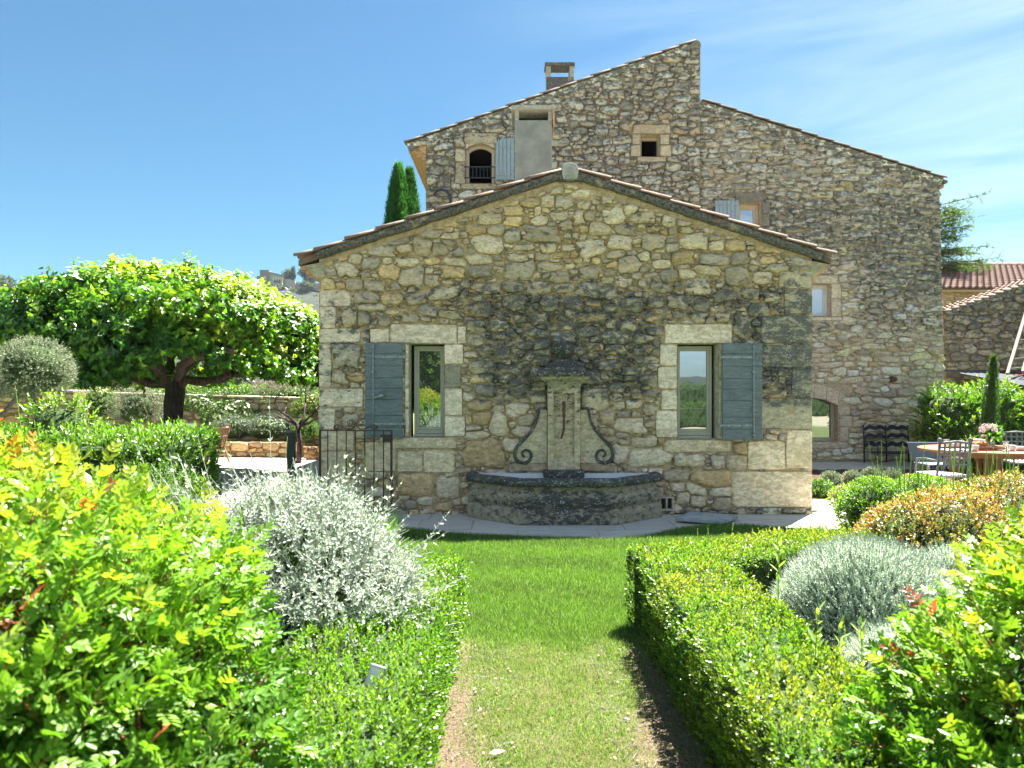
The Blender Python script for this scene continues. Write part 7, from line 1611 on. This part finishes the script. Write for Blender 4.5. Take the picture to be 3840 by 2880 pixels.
# ============================================================ BENCH
DBn = 15.0
def BN(cx, cy): px, py = 3200 + cx * .2893, 1500 + cy * .2893; return XZ(px, py, DBn)
bn = thing('iron_bench', 'dark wrought iron two-seat bench with three wavy back slats against the farmhouse wall', 'bench', (BN(470, 0)[0], DBn, 0))
xs3 = [BN(c, 0)[0] for c in (178, 468, 758)]
for x in xs3: p = MB(); p.tube([(x, DBn + .12, 0), (x, DBn + .12, .45), (x, DBn + .16, BN(0, 345)[1])], .018, 8); p.lathe((x, DBn + .16, BN(0, 345)[1]), [(.001, -.02), (.026, 0), (.02, .02), (.001, .03)], 8); p.build('back_post', M['iron_dark'], bn, True)
for (cy0, cy1) in ((325, 388), (432, 492), (540, 605)):
    for k in range(2):
        a, b = xs3[k], xs3[k+1]; z1 = BN(0, cy0)[1]; z0 = BN(0, cy1)[1]; n_ = 24; top_ = []; bot_ = []
        for i in range(n_ + 1):
            f = i / n_; wv_ = .022 * math.cos(f * 4 * math.pi + math.pi) + .03 * math.sin(f * math.pi); top_.append((a + (b - a) * f, z1 - .045 + wv_)); bot_.append((a + (b - a) * f, z0 + wv_ * .8 - .018))
        p = MB(); V = []; Fc = []
        for y in (DBn + .13, DBn + .15): V += [(x, y, z) for x, z in bot_] + [(x, y, z) for x, z in top_]
        m_ = n_ + 1
        for i in range(n_): Fc += [(i, i+1, m_+i+1, m_+i), (2*m_+i, 3*m_+i, 3*m_+i+1, 2*m_+i+1), (m_+i, m_+i+1, 3*m_+i+1, 3*m_+i), (i, 2*m_+i, 2*m_+i+1, i+1)]
        p.add(V, Fc); p.build('back_slat', M['iron_dark'], bn)
zs_ = BN(0, 672)[1]
for k in range(6): p = MB(); y = DBn - .38 + k * .095; p.box(xs3[0], xs3[2] + .0, y, y + .04, zs_ - .012, zs_ + .004); p.build('seat_slat', M['iron_dark'], bn)
for x in (xs3[0] + .03, xs3[1] + .03, xs3[2] + .04): p = MB(); p.tube([(x, DBn - .38, 0), (x, DBn - .38, zs_)], .016, 8); p.build('front_leg', M['iron_dark'], bn, True)
for x in (xs3[0] + .03, xs3[2] + .02): p = MB(); p.tube([(x, DBn + .14, zs_ + .22), (x, DBn - .15, zs_ + .24), (x, DBn - .38, zs_ + .18), (x, DBn - .38, zs_)], .014, 8); p.build('armrest', M['iron_dark'], bn, True)
p = MB(); p.tube([(xs3[0], DBn - .38, zs_ - .2), (xs3[1], DBn - .38, zs_ - .12), (xs3[2], DBn - .38, zs_ - .2)], .012, 6); p.build('stretcher', M['iron_dark'], bn, True)
# low iron table beside the bench
tb = thing('iron_side_table', 'low dark iron side table between the bench and the dining chairs', 'side table', (BN(850, 0)[0], DBn - .1, 0)); xa, xb = BN(775, 0)[0], BN(940, 0)[0]
for (n_, z) in (('upper_rail', BN(0, 540)[1]), ('top_rail', zs_ - .01), ('lower_rail', BN(0, 740)[1])): p = MB(); p.box(xa, xb, DBn - .12, DBn - .09, z - .012, z + .004); p.build(n_, M['iron_dark'], tb)
for x in (xa, xb): p = MB(); p.tube([(x, DBn - .1, 0), (x, DBn - .1, BN(0, 540)[1])], .014, 6); p.build('leg', M['iron_dark'], tb, True)

# ============================================================ DINING TABLE AND CHAIRS
DTb = 9.9
def TQ(cx, cy, d=DTb): px, py = 3200 + cx * .2893, 1500 + cy * .2893; return XZ(px, py, d)
tc_ = (TQ(1790, 0)[0] - .0, 9.95); tz = .755
dt = thing('dining_table', 'round honey-coloured teak dining table laid for breakfast on the right', 'table', (tc_[0], tc_[1], 0))
RX, RY = 0.92, .78
n_ = 9
for k in range(n_):
    y0 = -RY + 2 * RY * k / n_; y1 = -RY + 2 * RY * (k + 1) / n_; up = []; lo = []
    for i in range(9):
        y = y0 + .003 + (y1 - y0 - .006) * i / 8; xw = RX * math.sqrt(max(0.0, 1 - (y / RY) ** 2)) + .02; up.append((tc_[0] + xw, tc_[1] + y)); lo.append((tc_[0] - xw, tc_[1] + y))
    pts = lo[::-1] + up; pts = up[::-1] + lo; V = [(a, b, tz - .028) for a, b in pts] + [(a, b, tz) for a, b in pts]; m_ = len(pts)
    p = MB(); p.add(V, [tuple(range(m_)), tuple(range(m_, 2 * m_))[::-1]] + [(i, m_ + i, m_ + (i + 1) % m_, (i + 1) % m_) for i in range(m_)]); p.build('tabletop_board', M['teak_table'], dt)
p = MB(); rr = []
pl_ = [(tc_[0] + RX * .80 * math.cos(a), tc_[1] + RY * .78 * math.sin(a)) for a in np.linspace(0, 2 * math.pi, 25)[:-1]]
p.sweep(pl_, [(0, tz - .095), (0, tz - .029)], True); p.sweep(pl_, [(-.02, tz - .029), (-.02, tz - .095)], True); p.build('apron', M['teak_table'], dt)
for (dx, dy) in ((-.08, -.06), (.08, -.06), (-.08, .1), (.08, .1)): p = MB(); p.box(tc_[0] + dx - .028, tc_[0] + dx + .028, tc_[1] + dy - .028, tc_[1] + dy + .028, .05, tz - .03); p.build('centre_post', M['teak_table'], dt, bevel=.003)
for (dx, dy) in ((-1, -.3), (1, -.3), (-.5, .8), (.5, .8)):
    p = MB(); pts = [(tc_[0] + dx * RX * .74, tc_[1] + dy * RY * .74, tz - .05), (tc_[0] + dx * RX * .66, tc_[1] + dy * RY * .66, tz - .25), (tc_[0] + dx * RX * .56, tc_[1] + dy * RY * .56, tz - .45), (tc_[0] + dx * RX * .55, tc_[1] + dy * RY * .55, 0)]
    for i in range(3): p.bar(pts[i], pts[i+1], .045, .022, up=(dy, -dx, 0))
    p.build('curved_leg', M['teak_table'], dt, bevel=.004)
for (a, b) in (((-.55, -.2), (.55, -.2)), ((0, -.5), (0, .55))): p = MB(); p.bar((tc_[0] + a[0] * RX, tc_[1] + a[1] * RY, .18), (tc_[0] + b[0] * RX, tc_[1] + b[1] * RY, .18), .025, .025); p.build('stretcher', M['teak_table'], dt)
# lattice chairs
def chair(name, label, x, y, rot, group='grey iron lattice-back chairs'):
    t = thing(name, label, 'chair', (0, 0, 0), group); w = .225; zt_ = .93; 
    for sx in (-1, 1):
        p = MB(); p.tube([(sx * w, -.22, 0), (sx * w, -.20, .45), (sx * w, -.25, zt_)], .017, 8); p.lathe((sx * w, -.25, zt_ + .01), [(.001, -.035), (.028, -.02), (.03, .01), (.018, .032), (.001, .037)], 10); p.build('back_leg', M['iron_grey'], t, True)
        p = MB(); p.tube([(sx * w, .22, 0), (sx * w, .22, .44)], .015, 8); p.build('front_leg', M['iron_grey'], t, True)
        p = MB(); p.tube([(sx * w, -.22, .66), (sx * (w + .02), .0, .68), (sx * w, .18, .66), (sx * w, .22, .44)], .013, 8); p.build('armrest', M['iron_grey'], t, True)
    p = MB(); p.tube([(-w, -.25, zt_ - .03), (0, -.26, zt_ - .005), (w, -.25, zt_ - .03)], .016, 8); p.build('top_rail', M['iron_grey'], t, True)
    for k, z in enumerate((.845, .765, .685, .605)): p = MB(); p.box(-w, w, -.245 + k * .006, -.239 + k * .006, z - .012, z + .012); p.build('back_slat', M['iron_grey'], t)
    for k in range(5): x_ = -w + 2 * w * (k + 1) / 6; p = MB(); p.bar((x_, -.222, .56), (x_, -.252, zt_ - .02), .013, .004); p.build('back_upright', M['iron_grey'], t)
    p = MB(); p.box(-w, w, -.22, .24, .435, .45); p.build('seat', M['fabric_white'] if False else M['iron_grey'], t, bevel=.004)
    p = MB(); p.box(-w + .01, w - .01, -.20, .23, .451, .475); p.build('seat_cushion', M['fabric_white'], t, bevel=.01)
    t.location = (x, y, 0); t.rotation_euler = (0, 0, rot); return t
def copy_tree(o, parent=None):
    c = o.copy(); COL.objects.link(c); c.parent = parent; ORG[c.name] = ORG.get(o.name, np.zeros(3))
    for ch in o.children: copy_tree(ch, c)
    return c
c1 = chair('lattice_chair', 'iron lattice-back chair in front of the left side of the dining table', TQ(1232, 0, 9.2)[0], 9.35, .12)
c2 = copy_tree(c1); c2['label'] = 'iron lattice-back chair behind the table at the right picture edge'; c2.location = (TQ(2180, 0, 11)[0], 10.95, 0); c2.rotation_euler = (0, 0, math.pi - .25)
gc_ = thing('sling_chair', 'blue-grey sling chair behind the left end of the dining table', 'chair', (TQ(1000, 0, 10.9)[0], 10.9, 0)); xo, yo = TQ(1010, 0, 10.9)[0], 10.9
p = MB(); zz = TQ(0, 560, 10.9)[1]; p.add([(xo - .22, yo + .16, .46), (xo + .24, yo + .10, .46), (xo + .27, yo + .18, zz), (xo - .24, yo + .24, zz), (xo - .22, yo + .18, .46), (xo + .24, yo + .12, .46), (xo + .27, yo + .20, zz), (xo - .24, yo + .26, zz)], [(0, 1, 2, 3), (7, 6, 5, 4), (3, 2, 6, 7), (0, 3, 7, 4), (1, 5, 6, 2), (0, 4, 5, 1)]); p.build('backrest', M['sling_grey'], gc_, bevel=.006)
p = MB(); p.box(xo - .22, xo + .24, yo - .32, yo + .12, .42, .45); p.build('seat', M['sling_grey'], gc_, bevel=.006)
for (a, b) in ((-.22, .16), (.24, .1), (-.22, -.3), (.24, -.3)): p = MB(); p.tube([(xo + a, yo + b, 0), (xo + a, yo + b, .44)], .016, 8); p.build('leg', M['iron_grey'], gc_, True)
# things on the table
def tp_(cx, d): return TQ(cx, 0, d)[0], d
x, y = tp_(1685, 9.75); tr = thing('wicker_tray', 'brown wicker tray with bread in the middle of the table', 'tray', (x, y, tz)); w_, l_, h_ = .235, .15, .055
for (a, b, c, d) in ((-w_, w_, -l_, -l_ + .012), (-w_, w_, l_ - .012, l_), (-w_, -w_ + .012, -l_ + .012, l_ - .012), (w_ - .012, w_, -l_ + .012, l_ - .012)): p = MB(); p.box(x + a, x + b, y + c, y + d, tz + .001, tz + h_ + (.02 if abs(a + b) < .01 and False else 0)); p.build('tray_side', M['wicker'], tr, bevel=.004)
p = MB(); p.box(x - w_, x + w_, y - l_, y + l_, tz + .001, tz + .01); p.build('tray_bottom', M['wicker'], tr)
for k, (dx, dy, an, s_) in enumerate(((-.15, 0, .5, .075), (-.10, -.05, -.4, .07), (-.04, .02, .2, .075), (.0, -.04, .9, .065))):
    o = None; p = MB(); c, s = math.cos(an), math.sin(an); p.tube([(x + dx - c * s_, y + dy - s * s_ * .5, tz + .075), (x + dx, y + dy, tz + .095), (x + dx + c * s_, y + dy + s * s_ * .5, tz + .08)], [.014, .032, .014], 10); o = p.build('bread_roll', M['bread'], None, True); tag(o, ['leftmost golden bread roll in the wicker tray', 'bread roll at the front of the tray, second from the left', 'middle bread roll lying in the wicker tray', 'rightmost bread roll beside the orange napkin'][k], 'bread roll', 'bread rolls in the tray')
p = MB(); xx, yy = tp_(1728, 9.7); p.add([(xx - .02, yy, tz + .02), (xx + .03, yy + .01, tz + .02), (xx + .025, yy + .015, tz + .11), (xx - .005, yy, tz + .135), (xx - .02, yy + .02, tz + .02), (xx + .03, yy + .03, tz + .02), (xx + .025, yy + .035, tz + .11), (xx - .005, yy + .02, tz + .135)], [(0, 1, 2, 3), (7, 6, 5, 4), (3, 2, 6, 7), (0, 3, 7, 4), (1, 5, 6, 2)]); o = p.build('orange_napkin', plain('orange_cloth', (.65, .25, .02), .8), None); tag(o, 'folded orange napkin standing up in the wicker tray', 'napkin')
def cup(label, x, y, r, h, mt=None, grp='white cups on the table', nm_='cup'):
    p = MB(); p.lathe((x, y, tz + .001), [(.001, 0), (r * .62, 0), (r * .8, h * .25), (r * .95, h * .7), (r, h), (r * .93, h), (r * .86, h * .6), (r * .6, h * .12), (.001, h * .1)], 18); o = p.build(nm_, mt or M['white'], None, True); tag(o, label, nm_.replace('_', ' '), grp); return o
cup('white ribbed cup in front of the wicker tray', *tp_(1577, 9.5), .048, .088); cup('pale pink cup right of the stemmed glass', *tp_(2058, 9.55), .046, .085); cup('white cup behind the lattice chair back', *tp_(1345, 10.1), .05, .08)
cup('pink-white cup at the left behind the lattice chair', *tp_(1262, 10.0), .045, .078); cup('wide white bowl at the right edge of the table', *tp_(2170, 9.6), .075, .06, nm_='bowl', grp='bowls'); cup('white bowl behind the bread tray', *tp_(1640, 10.3), .09, .11, nm_='bowl', grp='bowls')
def glass(label, x, y, h=.14, r=.038):
    p = MB(); p.lathe((x, y, tz + .001), [(.001, 0), (r * .85, .002), (r * .8, .006), (.006, .012), (.005, h * .35), (r * .55, h * .45), (r * .9, h * .7), (r, h), (r * .96, h), (r * .85, h * .7), (r * .5, h * .48), (.001, h * .42)], 18); o = p.build('stemmed_glass', M['clear'], None, True); tag(o, label, 'glass', 'stemmed glasses on the table'); return o
glass('clear stemmed glass between the lattice chair and the tray', *tp_(1457, 9.5)); glass('clear stemmed glass just behind the chair corner', *tp_(1400, 9.7)); glass('clear stemmed glass right of the flower vase', *tp_(1975, 9.5)); glass('clear stemmed glass behind the lattice chair back, farthest left', *tp_(1205, 9.9))
for cx, lb in ((1440, 'white plate left of the bread tray'), (1960, 'white plate right of the bread tray'), (1250, 'white plate in front of the lattice chair')):
    x_, y_ = tp_(cx, 9.62); p = MB(); p.lathe((x_, y_, tz + .001), [(.001, 0), (.07, 0), (.12, .012), (.118, .016), (.07, .005), (.001, .005)], 24); o = p.build('plate', M['white'], None, True); tag(o, lb, 'plate', 'white plates on the table')
x, y = tp_(1785, 9.85); vs = thing('flower_vase', 'clear glass vase with pale pink hydrangeas and green leaves on the table', 'vase of flowers', (x, y, tz))
p = MB(); p.lathe((x, y, tz + .001), [(.001, 0), (.04, 0), (.045, .05), (.04, .13), (.036, .13), (.04, .05), (.001, .008)], 16); p.build('glass_vase', M['clear'], vs, True)
for (cx, cy, r_) in ((1660, 370, .028), (1710, 340, .038), (1780, 342, .042), (1740, 375, .03), (1712, 408, .03), (1805, 392, .032), (1690, 470, .022)):
    fx_, fz_ = TQ(cx, cy, 9.8); P, N = ell_pts((fx_, 9.8 + rng.normal(0, .03), fz_), (r_, r_, r_ * .8), 60, -.5, .02, 3, .05); leafmesh('flower_head', (P, nrm(perp(N) + N * .5), N, .018, .016, np.array((.66, .46, .62)) * rng.uniform(.75, 1.2, (len(P), 1)), 'ell'), M['leaf_matt'], vs, kind=None)
    p = MB(); p.tube([(x, y, tz + .08), ((x + fx_) / 2, 9.83, (tz + .08 + fz_) / 2), (fx_, 9.8, fz_)], .004, 5); p.build('stalk', M['core'], vs)
P, N = ell_pts((TQ(1815, 0, 9.85)[0], 9.85, tz + .22), (.10, .07, .12), 70, -.8, .1); leafmesh('vase_leaves', (P, nrm(N + perp(N) * .5), perp(N), .075, .045, np.array((.12, .28, .05)) * rng.uniform(.7, 1.4, (len(P), 1)), 'ell'), M['leaf'], vs)

# ============================================================ LEFT TERRACE FURNITURE
dc = thing('teak_deck_chair', 'reclining teak deck chair with slatted back on the left terrace', 'chair', (XZ(805, 0, 14.6)[0], 14.6, 0)); DD = 14.6
a0 = XZ(812, 1672, DD); a1 = XZ(832, 1592, DD); ux = XZ(800, 0, DD)[0] - XZ(790, 0, DD)[0]
def bk(f, s): # f along height, s across (0..1)
    x = a0[0] + (a1[0] - a0[0]) * f + (s - .5) * .13; z = a0[1] + (a1[1] - a0[1]) * f; return (x, DD + (s - .5) * .50 , z)
for s in (0, 1): p = MB(); p.bar(bk(-.1, s), bk(1, s), .018, .014, up=(0, 1, 0)); p.build('back_rail', M['teak'], dc, bevel=.003)
for k in range(9): s = .1 + .8 * k / 8; p = MB(); p.bar(bk(-.05, s), bk(.96, s), .020, .006, up=(1, 0, .2)); p.build('back_slat', M['teak'], dc)
for f in (.45, .86): p = MB(); p.bar(bk(f, .02), bk(f, .98), .014, .012); p.build('cross_bar', M['fabric_white'], dc)
for s in (0, 1): x, y, z = bk(-.1, s); p = MB(); p.bar((x, y, z), (x + .12, y, .03), .018, .014, up=(0, 1, 0)); p.bar((x - .5, y, .34), (x + .02, y, .36), .018, .014, up=(0, 1, 0)); p.bar((x - .5, y, .36), (x - .35, y, .0), .018, .014, up=(0, 1, 0)); p.build('side_frame', M['teak'], dc)
p = MB(); x, y, z = bk(.25, .0); p.bar((x - .45, y, z + .1), (x + .05, y, z + .12), .03, .012); p.build('armrest', M['teak'], dc)
for k in range(8): p = MB(); x = bk(0, .5)[0] - .48 + k * .06; p.box(x, x + .045, DD - .24, DD + .24, .37, .385); p.build('seat_slat', M['teak'], dc)
def sofa_back(label, px0, px1, py, d, mt='fabric_white'):
    (a, z), (b, _) = XZ(px0, py, d), XZ(px1, py, d); t = thing('sling_chair', label, 'chair', ((a + b) / 2, d, 0), 'white sling chairs under the tree'); p = MB(); p.box(a, b, d, d + .03, .45, z); p.build('backrest', M[mt], t, bevel=.02); p = MB(); p.box(a, b, d - .45, d, .42, .45); p.build('seat', M[mt], t, bevel=.01)
    for (x, y) in ((a + .02, d), (b - .02, d), (a + .02, d - .43), (b - .02, d - .43)): p = MB(); p.tube([(x, y, 0), (x, y, .44)], .015, 6); p.build('leg', M['iron_grey'], t)
sofa_back('white sling chair with its back showing above the laurel hedge, right of the trunk', 668, 733, 1586, 11.2); sofa_back('white sling chair half hidden by the hedge under the trunk', 600, 655, 1587, 11.6)
p = MB(); a, z = XZ(755, 1622, 11.3); b, _ = XZ(790, 1622, 11.3); ft = thing('teak_side_table', 'small teak table between white chair and deck chair', 'table', ((a + b) / 2, 11.3, 0)); p.box(a, b, 11.1, 11.5, z - .03, z); p.build('tabletop', M['teak'], ft, bevel=.004)
for (x, y) in ((a + .02, 11.12), (b - .02, 11.12), (a + .02, 11.48), (b - .02, 11.48)): p = MB(); p.bar((x, y, 0), (x, y, z - .03), .015); p.build('leg', M['teak'], ft)
# ============================================================ AIR
def haze():
    m = bpy.data.materials.new('pale_air'); m.use_nodes = True; nt = m.node_tree; nt.nodes.clear()
    out = nt.nodes.new('ShaderNodeOutputMaterial'); v = nt.nodes.new('ShaderNodeVolumePrincipled'); v.inputs['Color'].default_value = (.75, .88, 1, 1); v.inputs['Density'].default_value = .00012; v.inputs['Anisotropy'].default_value = .2
    nt.links.new(v.outputs[0], out.inputs['Volume'])
    p = MB(); p.box(-1600, 1600, -640, 420, -4, 60); o = p.build('haze', m); o['kind'] = 'stuff'
haze()
